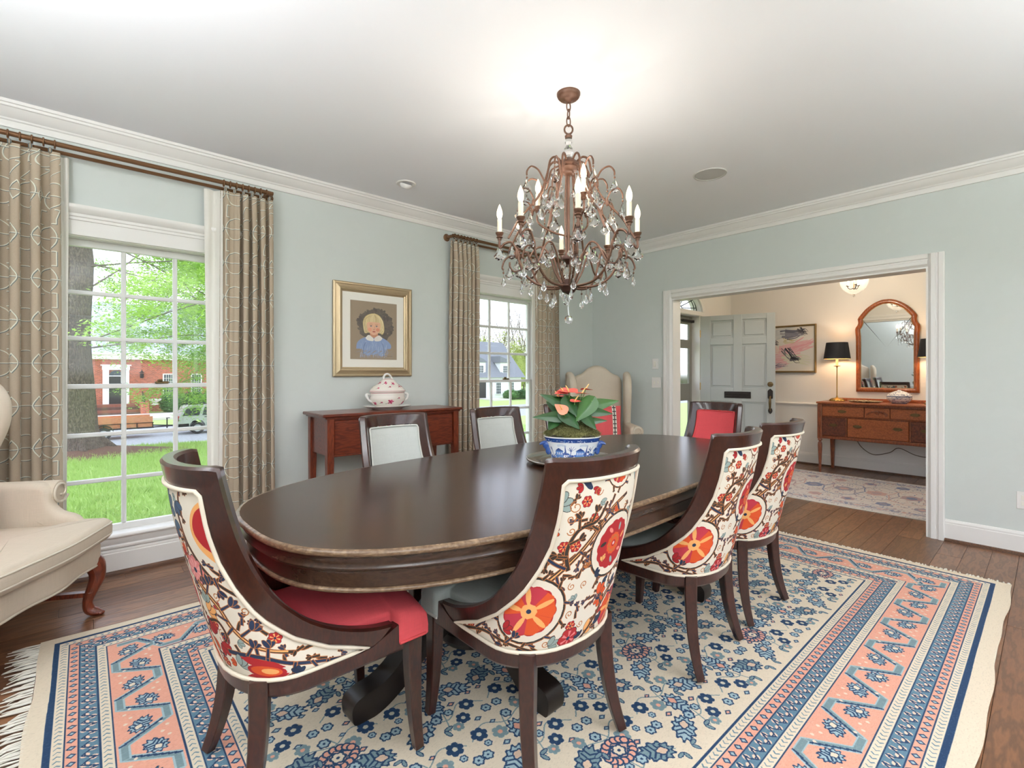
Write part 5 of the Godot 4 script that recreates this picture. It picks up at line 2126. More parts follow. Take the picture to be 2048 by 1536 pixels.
# ---------------------------------------------------------------- carpet
func carpet() -> void:
	var t := thing("area_rug", "large cream, blue and coral Persian-style rug under the dining table", "rug", Vector3(-2.835, 0, 2.245))
	var g := G.new()
	var x := 2.085
	var z := 1.445
	var y := 0.011
	var r := RandomNumberGenerator.new()
	r.seed = 3
	# slightly wavy outline
	var edge := func(s: float, k: float) -> float:
		return 0.006 * sin(s * 5.0 + k) + 0.004 * sin(s * 13.0 + k * 2.0)
	var rows := []
	var uvs := []
	for j in 41:
		var w := j / 40.0
		var row := PackedVector3Array()
		var ur := PackedVector2Array()
		for i in 61:
			var u := i / 60.0
			var px := lerpf(-x, x, u)
			var pz := lerpf(-z, z, w)
			if i == 0 or i == 60:
				px += edge.call(pz, 1.0 + i)
			if j == 0 or j == 40:
				pz += edge.call(px, 3.0 + j)
			row.append(Vector3(px, y, pz))
			ur.append(V(u, w))
		rows.append(row)
		uvs.append(ur)
	g.grid(rows, false, uvs)
	if g.n[100].y < 0:
		g.flip(0, 0)
	part(t, "pile", g, M.rug)
	g = G.new()
	g.box(Vector3(0, 0.005, 0), Vector3(2 * x - 0.012, 0.0095, 2 * z - 0.012))
	part(t, "backing", g, M.piping)
	# knotted fringe along the two short ends
	for s in [-1.0, 1.0]:
		g = G.new()
		var n_ := 230 if s < 0 else 180
		var L0 := 0.085 if s < 0 else 0.035
		for i in n_:
			var zz := -z + 2.0 * z * (i + r.randf()) / n_
			var L := L0 * r.randf_range(0.6, 1.25)
			var dz := r.randf_range(-0.035, 0.035) * (1.0 if s < 0 else 0.4)
			var a := Vector3(s * (x - 0.004), 0.008, zz)
			g.tube(PackedVector3Array([a, a + Vector3(s * L * 0.5, 0.003 * r.randf(), dz * 0.3), a + Vector3(s * L, -0.004, dz)]), [0.0035, 0.005, 0.002], 4)
		var o := part(t, "fringe", g, M.pillow_white, "white knotted fringe")
		o.set_meta("kind", "stuff")

# ---------------------------------------------------------------- wing chairs
func cabriole(g: G, s: float, front: bool) -> void:
	if front:
		var p := c3([Vector3(0, 0.29, 0.02), Vector3(s * 0.012, 0.26, -0.018), Vector3(s * 0.016, 0.20, -0.03), Vector3(s * 0.004, 0.14, -0.016), Vector3(s * -0.004, 0.08, 0.002), Vector3(0, 0.035, -0.004), Vector3(s * 0.006, 0.018, -0.03), Vector3(s * 0.008, 0.012, -0.052)], 4)
		var rad := []
		for i in p.size():
			rad.append(look([0.0, 0.1, 0.25, 0.45, 0.6, 0.72, 0.85, 1.0], [0.046, 0.05, 0.036, 0.026, 0.021, 0.024, 0.022, 0.013], float(i) / (p.size() - 1)))
		g.tube(p, rad, 12)
		for k in 3:
			g.ball(Vector3(s * 0.010 + (k - 1) * 0.014, 0.262 - absf(k - 1) * 0.006, -0.034 + absf(k - 1) * 0.01), Vector3(0.012, 0.026, 0.012), 8, 6)
		g.ball(Vector3(0, 0.125, -0.012), Vector3(0.027, 0.007, 0.027), 10, 6)
		g.ball(Vector3(s * 0.008, 0.012, -0.05), Vector3(0.018, 0.012, 0.016), 10, 6)
	else:
		g.sweep(c3([Vector3(0, 0.29, 0), Vector3(0, 0.16, 0.012), Vector3(0, 0, 0.06)], 5), PackedVector2Array([V(-0.02, -0.02), V(0.02, -0.02), V(0.02, 0.02), V(-0.02, 0.02)]), Vector3(0, 0, 1), null, true, false, true)

func wing_chair(label: String) -> Node3D:
	var t := thing("wing_chair", label, "armchair", Vector3.ZERO, 0, "oatmeal wing chairs in the corners")
	# serpentine seat rail
	var g := G.new()
	var pl := c2([V(-0.34, -0.26), V(-0.30, -0.33), V(-0.15, -0.335), V(0.0, -0.36), V(0.15, -0.335), V(0.30, -0.33), V(0.34, -0.26), V(0.33, 0.0), V(0.30, 0.26), V(0.26, 0.30), V(0.0, 0.31), V(-0.26, 0.30), V(-0.30, 0.26), V(-0.33, 0.0), V(-0.34, -0.26)], 4)
	pl.resize(pl.size() - 1)
	for i in pl.size():
		pl[i].x *= 1.1
	var flat := Basis(Vector3.RIGHT, Vector3(0, 0, 1), Vector3(0, 1, 0))
	g.puff(pl, 0.135, 0.03, Transform3D(flat, Vector3(0, 0.25, 0)), 0.0)
	part(t, "seat_rail", g, M.oatmeal)
	g = G.new()
	var wp := PackedVector3Array()
	for q in pl:
		wp.append(Vector3(q.x * 0.985, 0.262, q.y * 0.985))
	g.tube(wp, 0.006, 6, true)
	part(t, "welt", g, M.piping_oat)
	# T-shaped cushion
	var cu := c2([V(-0.345, -0.30), V(-0.33, -0.365), V(-0.22, -0.385), V(0.0, -0.405), V(0.22, -0.385), V(0.33, -0.365), V(0.345, -0.30), V(0.34, -0.20), V(0.26, -0.17), V(0.25, 0.0), V(0.24, 0.20), V(0.0, 0.21), V(-0.24, 0.20), V(-0.25, 0.0), V(-0.26, -0.17), V(-0.34, -0.20), V(-0.345, -0.30)], 4)
	cu.resize(cu.size() - 1)
	for i in cu.size():
		cu[i].x *= 1.1
	g = G.new()
	g.puff(cu, 0.115, 0.045, Transform3D(flat, Vector3(0, 0.375, 0)), 0.018, 5)
	var cush := part(t, "cushion", g, M.oatmeal)
	for yy in [0.408, 0.462]:
		wp = PackedVector3Array()
		for q in cu:
			wp.append(Vector3(q.x * 0.992, yy, q.y * 0.992))
		g = G.new()
		g.tube(wp, 0.005, 6, true)
		part(cush, "cushion_piping", g, M.piping_oat)
	# back with a camel top, leaning
	var bk := c2([V(-0.25, 0.36), V(-0.262, 0.7), V(-0.272, 1.0), V(-0.275, 1.16), V(-0.245, 1.225), V(-0.17, 1.26), V(-0.09, 1.325), V(0.0, 1.35), V(0.09, 1.325), V(0.17, 1.26), V(0.245, 1.225), V(0.275, 1.16), V(0.272, 1.0), V(0.262, 0.7), V(0.25, 0.36), V(0.0, 0.35), V(-0.25, 0.36)], 4)
	bk.resize(bk.size() - 1)
	g = G.new()
	var lean := Transform3D(Basis(Vector3.RIGHT, deg_to_rad(9)), Vector3(0, 0, 0.15))
	g.puff(bk, 0.13, 0.045, lean, 0.012, 5)
	part(t, "back", g, M.oatmeal)
	# wings: outline in (depth, height)
	for s in [-1.0, 1.0]:
		var wg := c2([V(0.33, 0.60), V(0.34, 0.9), V(0.37, 1.16), V(0.36, 1.235), V(0.30, 1.255), V(0.20, 1.235), V(0.10, 1.19), V(0.045, 1.10), V(0.05, 0.98), V(0.11, 0.84), V(0.155, 0.74), V(0.17, 0.66), V(0.20, 0.58), V(0.33, 0.60)], 4)
		wg.resize(wg.size() - 1)
		g = G.new()
		g.puff(wg, 0.075, 0.034, Transform3D(Basis(Vector3(0, 0, 1), Vector3(0, 1, 0), Vector3(s, 0, 0)).rotated(Vector3.UP, s * 0.12), Vector3(s * 0.245, 0.0, -0.0)), 0.004, 5)
		part(t, "wing", g, M.oatmeal)
		# rolled arm
		g = G.new()
		var pan := c2([V(-0.28, 0.36), V(-0.275, 0.45), V(-0.24, 0.515), V(-0.17, 0.545), V(-0.135, 0.59), V(-0.13, 0.655), V(-0.08, 0.688), V(0.10, 0.695), V(0.31, 0.70), V(0.33, 0.5), V(0.32, 0.36), V(-0.28, 0.36)], 3)
		pan.resize(pan.size() - 1)
		g.puff(pan, 0.075, 0.03, Transform3D(Basis(Vector3(0, 0, 1), Vector3(0, 1, 0), Vector3(s, 0, 0)), Vector3(s * 0.275, 0.0, 0.0)), 0.0, 4)
		var ra := c3([Vector3(s * 0.355, 0.635, -0.135), Vector3(s * 0.35, 0.638, -0.06), Vector3(s * 0.335, 0.645, 0.1), Vector3(s * 0.315, 0.655, 0.28)], 5)
		g.tube(ra, [0.056, 0.056, 0.055, 0.055, 0.054, 0.054, 0.053, 0.052, 0.051, 0.05, 0.049, 0.048, 0.047, 0.046, 0.045, 0.044], 20)
		var arm := part(t, "arm", g, M.oatmeal)
		# front scroll of the arm running down to the cushion
		g = G.new()
		var sc := PackedVector3Array()
		for i in 26:
			var a := i / 25.0
			var th := -1.6 + a * 7.4
			var rr := lerpf(0.014, 0.057, pow(a, 0.6))
			sc.append(Vector3(s * (0.355 + cos(th) * rr), 0.635 + sin(th) * rr, -0.141))
		g.tube(sc, 0.006, 6)
		part(arm, "scroll_piping", g, M.piping_oat)
	# legs and stretchers
	for s in [-1.0, 1.0]:
		g = G.new()
		cabriole(g, s, true)
		var o := part(t, "leg", g, M.leg_wood)
		o.position = Vector3(s * 0.315, 0, -0.285)
		g = G.new()
		cabriole(g, s, false)
		o = part(t, "leg", g, M.leg_wood)
		o.position = Vector3(s * 0.27, 0, 0.26)
		g = G.new()
		g.sweep(c3([Vector3(s * 0.313, 0.115, -0.28), Vector3(s * 0.30, 0.115, 0.0), Vector3(s * 0.272, 0.115, 0.27)], 6), PackedVector2Array([V(-0.016, -0.011), V(0.016, -0.011), V(0.016, 0.011), V(-0.016, 0.011)]), Vector3.UP, null, true, false, true)
		part(t, "stretcher", g, M.leg_wood)
	g = G.new()
	g.sweep(c3([Vector3(-0.302, 0.115, -0.03), Vector3(-0.14, 0.115, -0.06), Vector3(0.0, 0.115, -0.03), Vector3(0.14, 0.115, -0.06), Vector3(0.302, 0.115, -0.03)], 5), PackedVector2Array([V(-0.016, -0.011), V(0.016, -0.011), V(0.016, 0.011), V(-0.016, 0.011)]), Vector3.UP, null, true, false, true)
	part(t, "stretcher", g, M.leg_wood)
	return t

func throw_pillow(label: String, at: Transform3D) -> void:
	var t := thing("throw_pillow", label, "pillow", Vector3.ZERO, 0, "coral pillows on the wing chairs")
	t.transform = at
	var rows := []
	for j in 15:
		var v := (j - 7) / 7.0
		var row := PackedVector3Array()
		for i in 15:
			var u := (i - 7) / 7.0
			row.append(Vector3(u * 0.2 * (1.0 - 0.06 * (1.0 - u * u * 0.0) * (1.0 - absf(v))), v * 0.2 * (1.0 - 0.06 * (1.0 - absf(u))), 0.06 * pow(maxf(0.0, (1.0 - pow(absf(u), 2.6)) * (1.0 - pow(absf(v), 2.6))), 0.55)))
		rows.append(row)
	var back := []
	for r_ in rows:
		var q := PackedVector3Array()
		for p in r_:
			q.append(Vector3(p.x, p.y, -p.z * 0.7))
		q.reverse()
		back.append(q)
	var g := G.new()
	g.grid(rows)
	g.grid(back)
	part(t, "cover", g, M.pillow)
	# dark woven band with white ladder
	var band := func(u0: float, u1: float, lift: float) -> G:
		var bg := G.new()
		var rr := []
		for j in 29:
			var v := (j - 14) / 14.0
			var row := PackedVector3Array()
			for k in 4:
				var u := lerpf(u0, u1, k / 3.0)
				row.append(Vector3(u * 0.2, v * 0.2 * 0.99, lift + 0.06 * pow(maxf(0.0, (1.0 - pow(absf(u), 2.6)) * (1.0 - pow(absf(v), 2.6))), 0.55)))
			rr.append(row)
		bg.grid(rr)
		return bg
	part(t, "trim_band", band.call(0.50, 0.72, 0.0015), M.pillow_white, "white band with dark ladder stitch")
	part(t, "trim_stripe", band.call(0.585, 0.635, 0.003), M.pillow_band)
	var lg := G.new()
	for j in 9:
		var v := (j - 4) / 4.6
		var z := 0.004 + 0.06 * pow(maxf(0.0, (1.0 - pow(0.61, 2.6)) * (1.0 - pow(absf(v), 2.6))), 0.55)
		lg.box(Vector3(0.122, v * 0.2, z), Vector3(0.036, 0.011, 0.002))
	part(t, "trim_ladder", lg, M.pillow_band)

func armchairs() -> void:
	var w := wing_chair("oatmeal wing chair cut off by the left edge, with a carved cabriole leg")
	w.position = Vector3(-5.156, 0, 0.718)
	w.rotation.y = deg_to_rad(-120)
	copy(w, Vector3(-0.665, 0, 0.665), 136, "oatmeal wing chair in the far corner behind the anthurium")
	throw_pillow("coral pillow at the left edge on the cut-off wing chair", Transform3D(Basis(Vector3.UP, deg_to_rad(60)) * Basis(Vector3.RIGHT, deg_to_rad(-14)), Vector3(-5.21, 0.66, 0.72)))
	throw_pillow("coral pillow with dark ladder band on the far wing chair", Transform3D(Basis(Vector3.UP, deg_to_rad(-44)) * Basis(Vector3.RIGHT, deg_to_rad(-14)), Vector3(-0.70, 0.70, 0.70)))
# ---------------------------------------------------------------- against the window wall
func hall_table() -> void:
	var t := thing("hall_table", "red mahogany hall table under the portrait", "side table", Vector3(-2.92, 0, 0.245))
	var hw := 0.59
	var g := G.new()
	g.box(Vector3(0, 0.934, 0), Vector3(2 * hw + 0.02, 0.022, 0.425), 0.005)
	part(t, "top", g, M.mahogany)
	g = G.new()
	g.box(Vector3(0, 0.916, 0), Vector3(2 * hw - 0.02, 0.014, 0.40), 0.004)
	part(t, "top_moulding", g, M.mahogany)
	for s in [-1.0, 1.0]:
		for f in [-1.0, 1.0]:
			g = G.new()
			var sec := PackedVector2Array([V(-0.024, -0.024), V(0.024, -0.024), V(0.024, 0.024), V(-0.024, 0.024)])
			g.sweep(PackedVector3Array([Vector3(s * (hw - 0.05), 0.91, f * 0.172), Vector3(s * (hw - 0.05), 0.60, f * 0.172), Vector3(s * (hw - 0.045), 0.0, f * 0.178)]), sec, Vector3(0, 0, 1), [1.0, 1.0, 0.62], true, false, true)
			part(t, "leg", g, M.mahogany_v)
		g = G.new()
		g.box(Vector3(s * (hw - 0.05), 0.775, 0), Vector3(0.02, 0.27, 0.31), 0.003)
		part(t, "side_panel", g, M.mahogany)
	g = G.new()
	g.box(Vector3(0, 0.775, -0.17), Vector3(2 * hw - 0.14, 0.27, 0.018), 0.003)
	part(t, "back_panel", g, M.mahogany)
	for s in [-1.0, 1.0]:
		g = G.new()
		g.box(Vector3(s * (hw - 0.06) * 0.5, 0.77, 0.172), Vector3(hw - 0.10, 0.25, 0.018), 0.004)
		part(t, "drawer_front", g, M.mahogany)
	g = G.new()
	g.box(Vector3(0, 0.775, 0.176), Vector3(0.042, 0.27, 0.026), 0.003)
	part(t, "divider", g, M.mahogany_v)
	g = G.new()
	g.box(Vector3(0, 0.905, 0.172), Vector3(2 * hw - 0.14, 0.016, 0.02), 0.003)
	g.box(Vector3(0, 0.64, 0.172), Vector3(2 * hw - 0.14, 0.012, 0.02), 0.003)
	part(t, "rail", g, M.mahogany)

func tureen() -> void:
	var y := 0.945
	var s := thing("serving_plate", "oval white plate under the flowered tureen", "plate", Vector3(-2.915, y, 0.235))
	var g := G.new()
	g.lathe(PackedVector2Array([V(0, 0.004), V(0.11, 0.003), V(0.12, 0.0), V(0.13, 0.006), V(0.165, 0.014), V(0.20, 0.026), V(0.203, 0.028), V(0.198, 0.031), V(0.16, 0.020), V(0.12, 0.012), V(0, 0.010)]), 40, Transform3D(), 1.0, 0.68)
	part(s, "dish", g, M.white_gloss)
	var t := thing("soup_tureen", "white lidded soup tureen with pink flowers on the hall table", "tureen", Vector3(-2.915, y + 0.0105, 0.235))
	var rows := PackedVector2Array([V(0, 0), V(0.085, 0.0), V(0.095, 0.004), V(0.10, 0.014), V(0.13, 0.036), V(0.148, 0.062), V(0.150, 0.085), V(0.142, 0.100), V(0.146, 0.106), V(0.142, 0.112), V(0.142, 0.126), V(0.146, 0.132)])
	g = G.new()
	g.lathe(rows, 48, Transform3D(), 1.0, 0.72, 1.2)
	for k in g.uv.size():
		g.uv[k] = V(g.uv[k].x * 1.0, 1.0 - g.uv[k].y / 0.132)
	part(t, "bowl", g, M.floral)
	g = G.new()
	g.lathe(PackedVector2Array([V(0.150, 0.132), V(0.152, 0.137), V(0.144, 0.150), V(0.128, 0.166), V(0.124, 0.172), V(0.10, 0.186), V(0.075, 0.205), V(0.058, 0.224), V(0.038, 0.236), V(0, 0.24)]), 48, Transform3D(), 1.0, 0.72, 1.2)
	for k in g.uv.size():
		g.uv[k] = V(g.uv[k].x, 1.0 - (g.uv[k].y - 0.132) / 0.108)
	var lid := part(t, "lid", g, M.floral_lid)
	g = G.new()
	g.tube(c3([Vector3(-0.036, 0.225, 0), Vector3(-0.036, 0.25, 0), Vector3(-0.02, 0.272, 0), Vector3(0.006, 0.274, 0), Vector3(0.028, 0.255, 0), Vector3(0.045, 0.222, 0)], 5), 0.008, 10)
	part(lid, "loop_handle", g, M.white_gloss)
	for q in [-1.0, 1.0]:
		g = G.new()
		g.tube(c3([Vector3(q * 0.138, 0.105, -0.02), Vector3(q * 0.170, 0.112, -0.014), Vector3(q * 0.182, 0.10, 0.0), Vector3(q * 0.170, 0.07, 0.01), Vector3(q * 0.145, 0.055, 0.01)], 5), [0.006, 0.007, 0.009, 0.010, 0.011, 0.012, 0.012, 0.013, 0.013, 0.012, 0.012, 0.011, 0.011, 0.010, 0.009, 0.009, 0.008, 0.008, 0.007, 0.007, 0.006], 10)
		part(t, "handle", g, M.white_gloss)

func framed(called: String, label: String, w: float, h: float, fr: float, mat_w: float, pic: Material, prof: Array, fm: Material, xf: Transform3D) -> Node3D:
	# a picture lying in xy, facing +z, centre at the origin
	var t := thing(called, label, "picture", Vector3.ZERO)
	t.transform = xf
	for k in 4:
		var along := w if k % 2 == 0 else h
		var across := h if k % 2 == 0 else w
		var rows := []
		for e in [-1.0, 1.0]:
			var row := PackedVector3Array()
			for q in G.crease(PackedVector2Array(prof), false, 0.4):
				row.append(Vector3(e * (along * 0.5 - q.x), -(across * 0.5 - q.x), q.y))
			rows.append(row)
		var g := G.new()
		g.grid(rows)
		if g.n[g.n.size() / 2].z < 0:
			g.flip(0, 0)
		var o := part(t, "frame_side", g, fm)
		o.rotation.z = deg_to_rad(90.0 * k)
	var iw := w * 0.5 - fr
	var ih := h * 0.5 - fr
	var g2 := G.new()
	if mat_w > 0.0:
		g2.box(Vector3(0, 0, 0.008), Vector3(2 * iw + 0.01, 2 * ih + 0.01, 0.004))
		part(t, "mount", g2, M.plate)
	g2 = G.new()
	var pw := iw - mat_w
	var ph := ih - mat_w
	var z := 0.0115
	g2.v = PackedVector3Array([Vector3(-pw, ph, z), Vector3(pw, ph, z), Vector3(pw, -ph, z), Vector3(-pw, -ph, z)])
	g2.n = PackedVector3Array([Vector3.BACK, Vector3.BACK, Vector3.BACK, Vector3.BACK])
	g2.uv = PackedVector2Array([V(0, 0), V(1, 0), V(1, 1), V(0, 1)])
	g2.ix = PackedInt32Array([0, 1, 2, 0, 2, 3])
	part(t, "painting", g2, pic)
	g2 = G.new()
	g2.box(Vector3(0, 0, 0.003), Vector3(w - 0.02, h - 0.02, 0.006))
	part(t, "backing_board", g2, M.shoe)
	return t

func portrait_picture() -> void:
	var prof := [V(0, 0), V(0, 0.022), V(0.008, 0.026), V(0.018, 0.026), V(0.022, 0.022), V(0.040, 0.024), V(0.052, 0.030), V(0.060, 0.028), V(0.064, 0.020), V(0.074, 0.016), V(0.078, 0.010)]
	framed("portrait", "gilt-framed pastel portrait of a blond child in a blue dress", 0.708, 0.775, 0.076, 0.068, M.portrait, prof, M.gilt, T3(-2.926, 1.598, 0.004))

# ---------------------------------------------------------------- the chandelier
func omni(parent: Node, at: Vector3, e: float, c: Color, size := 0.02) -> void:
	var l := OmniLight3D.new()
	l.light_energy = e
	l.light_color = c
	l.light_size = size
	l.omni_range = 12.0
	l.omni_attenuation = 2.0
	l.shadow_enabled = true
	l.position = at
	parent.add_child(l, true)

func crystal_mesh(w: float, h: float, d: float) -> ArrayMesh:
	# flat faceted drop hanging from the origin
	var g := G.new()
	var ol := [V(0.0, 0.0), V(0.12, -0.10), V(0.30, -0.42), V(0.5, -0.66), V(0.44, -0.80), V(0.22, -0.92), V(0.0, -1.0), V(-0.22, -0.92), V(-0.44, -0.80), V(-0.5, -0.66), V(-0.30, -0.42), V(-0.12, -0.10)]
	var N := ol.size()
	var c := V(0, -0.64)
	for s in [-1.0, 1.0]:
		for i in N:
			var a: Vector2 = ol[i]
			var b: Vector2 = ol[(i + 1) % N]
			var a2 := a.lerp(c, 0.5)
			var b2 := b.lerp(c, 0.5)
			var pa := Vector3(a.x * w, a.y * h, s * d * 0.12)
			var pb := Vector3(b.x * w, b.y * h, s * d * 0.12)
			var qa := Vector3(a2.x * w, a2.y * h, s * d * 0.5)
			var qb := Vector3(b2.x * w, b2.y * h, s * d * 0.5)
			g.face([pa, pb, qb, qa], Vector3(a.x + b.x, a.y + b.y + 1.28, s * 1.5))
			g.face([qa, qb, Vector3(c.x * w, c.y * h, s * d * 0.55)], Vector3(0, 0, s))
			if s > 0:
				g.face([pa, pb, Vector3(pb.x, pb.y, -pb.z), Vector3(pa.x, pa.y, -pa.z)], Vector3(a.x + b.x, a.y + b.y + 1.28, 0))
	return g.mesh()

func chandelier() -> void:
	var y0 := 0.0
	var t := thing("chandelier", "bronze chandelier with candle bulbs and crystal drops over the table", "chandelier", Vector3(-2.847, y0, 2.139), -41.6)
	# in the turned frame +z points to the camera
	var g := G.new()
	g.lathe(PackedVector2Array([V(0, 2.672), V(0.012, 2.674), V(0.02, 2.684), V(0.03, 2.69), V(0.05, 2.694), V(0.058, 2.702), V(0.062, 2.712), V(0.062, 2.72), V(0, 2.72)]), 32)
	part(t, "canopy", g, M.bronze)
	for k in 3:
		g = G.new()
		var p := PackedVector3Array()
		for i in 16:
			var a := TAU * i / 16.0
			var q := Vector3(cos(a) * 0.011, sin(a) * 0.026, 0)
			p.append(Vector3(0, 2.652 - k * 0.040, 0) + (Basis(Vector3.UP, PI / 2 * k + 0.4) * q))
		g.tube(p, 0.0035, 6, true)
		part(t, "chain_link", g, M.bronze)
	g = G.new()
	var rp := PackedVector3Array()
	for i in 20:
		var a := TAU * i / 20.0
		rp.append(Vector3(cos(a) * 0.022, 2.530 + sin(a) * 0.024, 0))
	g.tube(rp, 0.0048, 8, true)
	g.lathe(PackedVector2Array([V(0, 2.509), V(0.008, 2.507), V(0.020, 2.495), V(0.018, 2.482), V(0, 2.482)]), 16)
	part(t, "hanging_ring", g, M.bronze)
	g = G.new()
	g.lathe(PackedVector2Array([V(0, 2.484), V(0.016, 2.482), V(0.019, 2.46), V(0.012, 2.446), V(0.014, 2.44), V(0.022, 2.428), V(0.023, 2.405), V(0.016, 2.386), V(0.018, 2.378), V(0, 2.376)]), 16, Transform3D(), 1.0, 1.0, 0.3)
	part(t, "crystal_column", g, M.crystal)
	g = G.new()
	g.lathe(PackedVector2Array([V(0, 2.380), V(0.018, 2.378), V(0.034, 2.366), V(0.052, 2.350), V(0.056, 2.338), V(0.048, 2.330), V(0.050, 2.322), V(0.040, 2.308), V(0.030, 2.302), V(0.028, 2.292), V(0.016, 2.282), V(0, 2.280)]), 28)
	part(t, "crown", g, M.bronze)
	g = G.new()
	g.tube(PackedVector3Array([Vector3(0, 2.29, 0), Vector3(0, 1.83, 0)]), 0.0075, 10)
	for k in 3:
		var a := TAU * k / 3.0 + 0.3
		g.tube(PackedVector3Array([Vector3(cos(a) * 0.02, 2.29, sin(a) * 0.02), Vector3(cos(a) * 0.03, 2.1, sin(a) * 0.03), Vector3(cos(a) * 0.02, 1.85, sin(a) * 0.02)]), 0.004, 6)
	part(t, "stem", g, M.bronze)
	g = G.new()
	g.lathe(PackedVector2Array([V(0, 1.858), V(0.034, 1.856), V(0.038, 1.846), V(0.036, 1.836), V(0.020, 1.828), V(0.012, 1.815), V(0, 1.813)]), 20)
	part(t, "collar", g, M.bronze_dark)
	g = G.new()
	g.lathe(PackedVector2Array([V(0, 1.814), V(0.012, 1.812), V(0.026, 1.79), V(0.030, 1.77), V(0.022, 1.745), V(0.018, 1.73), V(0, 1.73)]), 12, Transform3D(), 1.0, 1.0, 0.3)
	part(t, "crystal_vase", g, M.crystal)
	g = G.new()
	g.lathe(PackedVector2Array([V(0, 1.734), V(0.028, 1.732), V(0.032, 1.72), V(0.036, 1.704), V(0.052, 1.70), V(0.054, 1.694), V(0.046, 1.690), V(0.032, 1.666), V(0.012, 1.658), V(0, 1.652)]), 24)
	part(t, "bowl", g, M.bronze_dark)
	# arms
	var arm := G.new()
	arm.tube(c3([Vector3(0.03, 1.704, 0), Vector3(0.07, 1.694, 0), Vector3(0.16, 1.706, 0), Vector3(0.225, 1.755, 0), Vector3(0.262, 1.83, 0), Vector3(0.275, 1.885, 0), Vector3(0.302, 1.93, 0), Vector3(0.338, 1.925, 0), Vector3(0.365, 1.90, 0), Vector3(0.366, 1.945, 0)], 5), 0.0066, 8)
	arm.tube(c3([Vector3(0.04, 1.712, 0), Vector3(0.075, 1.78, 0), Vector3(0.10, 1.86, 0), Vector3(0.14, 1.905, 0), Vector3(0.185, 1.885, 0), Vector3(0.235, 1.80, 0), Vector3(0.285, 1.775, 0), Vector3(0.31, 1.80, 0), Vector3(0.312, 1.825, 0)], 5), 0.0052, 8)
	arm.tube(c3([Vector3(0.268, 1.855, 0), Vector3(0.30, 1.86, 0), Vector3(0.335, 1.84, 0), Vector3(0.352, 1.80, 0), Vector3(0.345, 1.785, 0)], 5), 0.005, 8)
	arm.ball(Vector3(0.275, 1.87, 0), Vector3(0.012, 0.028, 0.010), 10, 8)
	arm.lathe(PackedVector2Array([V(0, 1.94), V(0.010, 1.942), V(0.012, 1.952), V(0.018, 1.956), V(0.013, 1.964), V(0.020, 1.974), V(0.022, 1.982), V(0.014, 1.984), V(0, 1.984)]), 16, T3(0.366, 0, 0))
	var arm_m := arm.mesh()
	var rib := G.new()
	rib.tube(c3([Vector3(0.035, 2.345, 0), Vector3(0.075, 2.372, 0), Vector3(0.108, 2.35, 0), Vector3(0.125, 2.28, 0), Vector3(0.165, 2.17, 0), Vector3(0.225, 2.09, 0), Vector3(0.285, 2.02, 0), Vector3(0.325, 1.95, 0), Vector3(0.345, 1.915, 0)], 5), 0.0056, 8)
	rib.tube(c3([Vector3(0.04, 2.335, 0), Vector3(0.10, 2.30, 0), Vector3(0.12, 2.24, 0), Vector3(0.14, 2.23, 0), Vector3(0.175, 2.285, 0), Vector3(0.215, 2.30, 0), Vector3(0.24, 2.275, 0), Vector3(0.243, 2.25, 0)], 5), 0.0046, 8)
	rib.tube(c3([Vector3(0.20, 2.12, 0), Vector3(0.225, 2.17, 0), Vector3(0.262, 2.18, 0), Vector3(0.282, 2.15, 0), Vector3(0.284, 2.125, 0)], 5), 0.0044, 8)
	rib.ball(Vector3(0.205, 2.115, 0), Vector3(0.009, 0.02, 0.009), 8, 6)
	var rib_m := rib.mesh()
	var big := crystal_mesh(0.062, 0.086, 0.020)
	var mid := crystal_mesh(0.050, 0.070, 0.017)
	var drop := crystal_mesh(0.030, 0.060, 0.014)
	var hang := func(p: Vector3, m: ArrayMesh, chain: float, spin: float) -> void:
		var o := part(t, "crystal_drop", m, M.crystal)
		o.position = p + Vector3(0, -chain, 0)
		o.rotation.y = spin
		var wg := G.new()
		wg.tube(PackedVector3Array([Vector3(0, chain, 0), Vector3(0, -0.003, 0)]), 0.0012, 4)
		wg.ball(Vector3(0, chain * 0.45, 0), Vector3(0.0055, 0.0055, 0.0055), 8, 6)
		part(o, "wire_and_bead", wg, M.bronze)
	var r := RandomNumberGenerator.new()
	r.seed = 31
	var candle_p := PackedVector2Array([V(0, 1.984), V(0.0125, 1.984), V(0.0128, 2.05), V(0.011, 2.054), V(0, 2.054)])
	var bulb_p := PackedVector2Array([V(0, 2.052), V(0.008, 2.054), V(0.013, 2.066), V(0.0155, 2.078), V(0.0145, 2.094), V(0.010, 2.110), V(0.005, 2.124), V(0.0, 2.134)])
	var warm := rgb(255, 246, 236)
	for k in 8:
		var a := TAU * k / 8.0
		var b := Basis(Vector3.UP, a)
		var o := part(t, "arm", arm_m, M.bronze)
		o.rotation.y = a
		o = part(t, "rib", rib_m, M.bronze)
		o.rotation.y = a + TAU / 16.0
		g = G.new()
		g.lathe(candle_p, 14, Transform3D(Basis(), b * Vector3(0.366, 0, 0)))
		part(t, "candle", g, M.candle)
		g = G.new()
		g.lathe(bulb_p, 14, Transform3D(Basis(), b * Vector3(0.366, 0, 0)), 1.0, 1.0, 2.0)
		part(t, "candle_bulb", g, M.bulb)
		omni(t, b * Vector3(0.366, 2.088, 0), LAMP, warm, 0.014)
		var b2 := Basis(Vector3.UP, a + TAU / 16.0)
		# crystals: under the cups, from the hooks and along the lower arms
		hang.call(b * Vector3(0.366, 1.935, 0), big, 0.018, r.randf_range(-0.6, 0.6))
		hang.call(b * Vector3(0.345, 1.785, 0), drop, 0.030, r.randf_range(-0.8, 0.8))
		hang.call(b * Vector3(0.312, 1.825, 0), mid, 0.022, r.randf_range(-0.8, 0.8))
		hang.call(b * Vector3(0.20, 1.735, 0), drop, 0.030, r.randf_range(-0.8, 0.8))
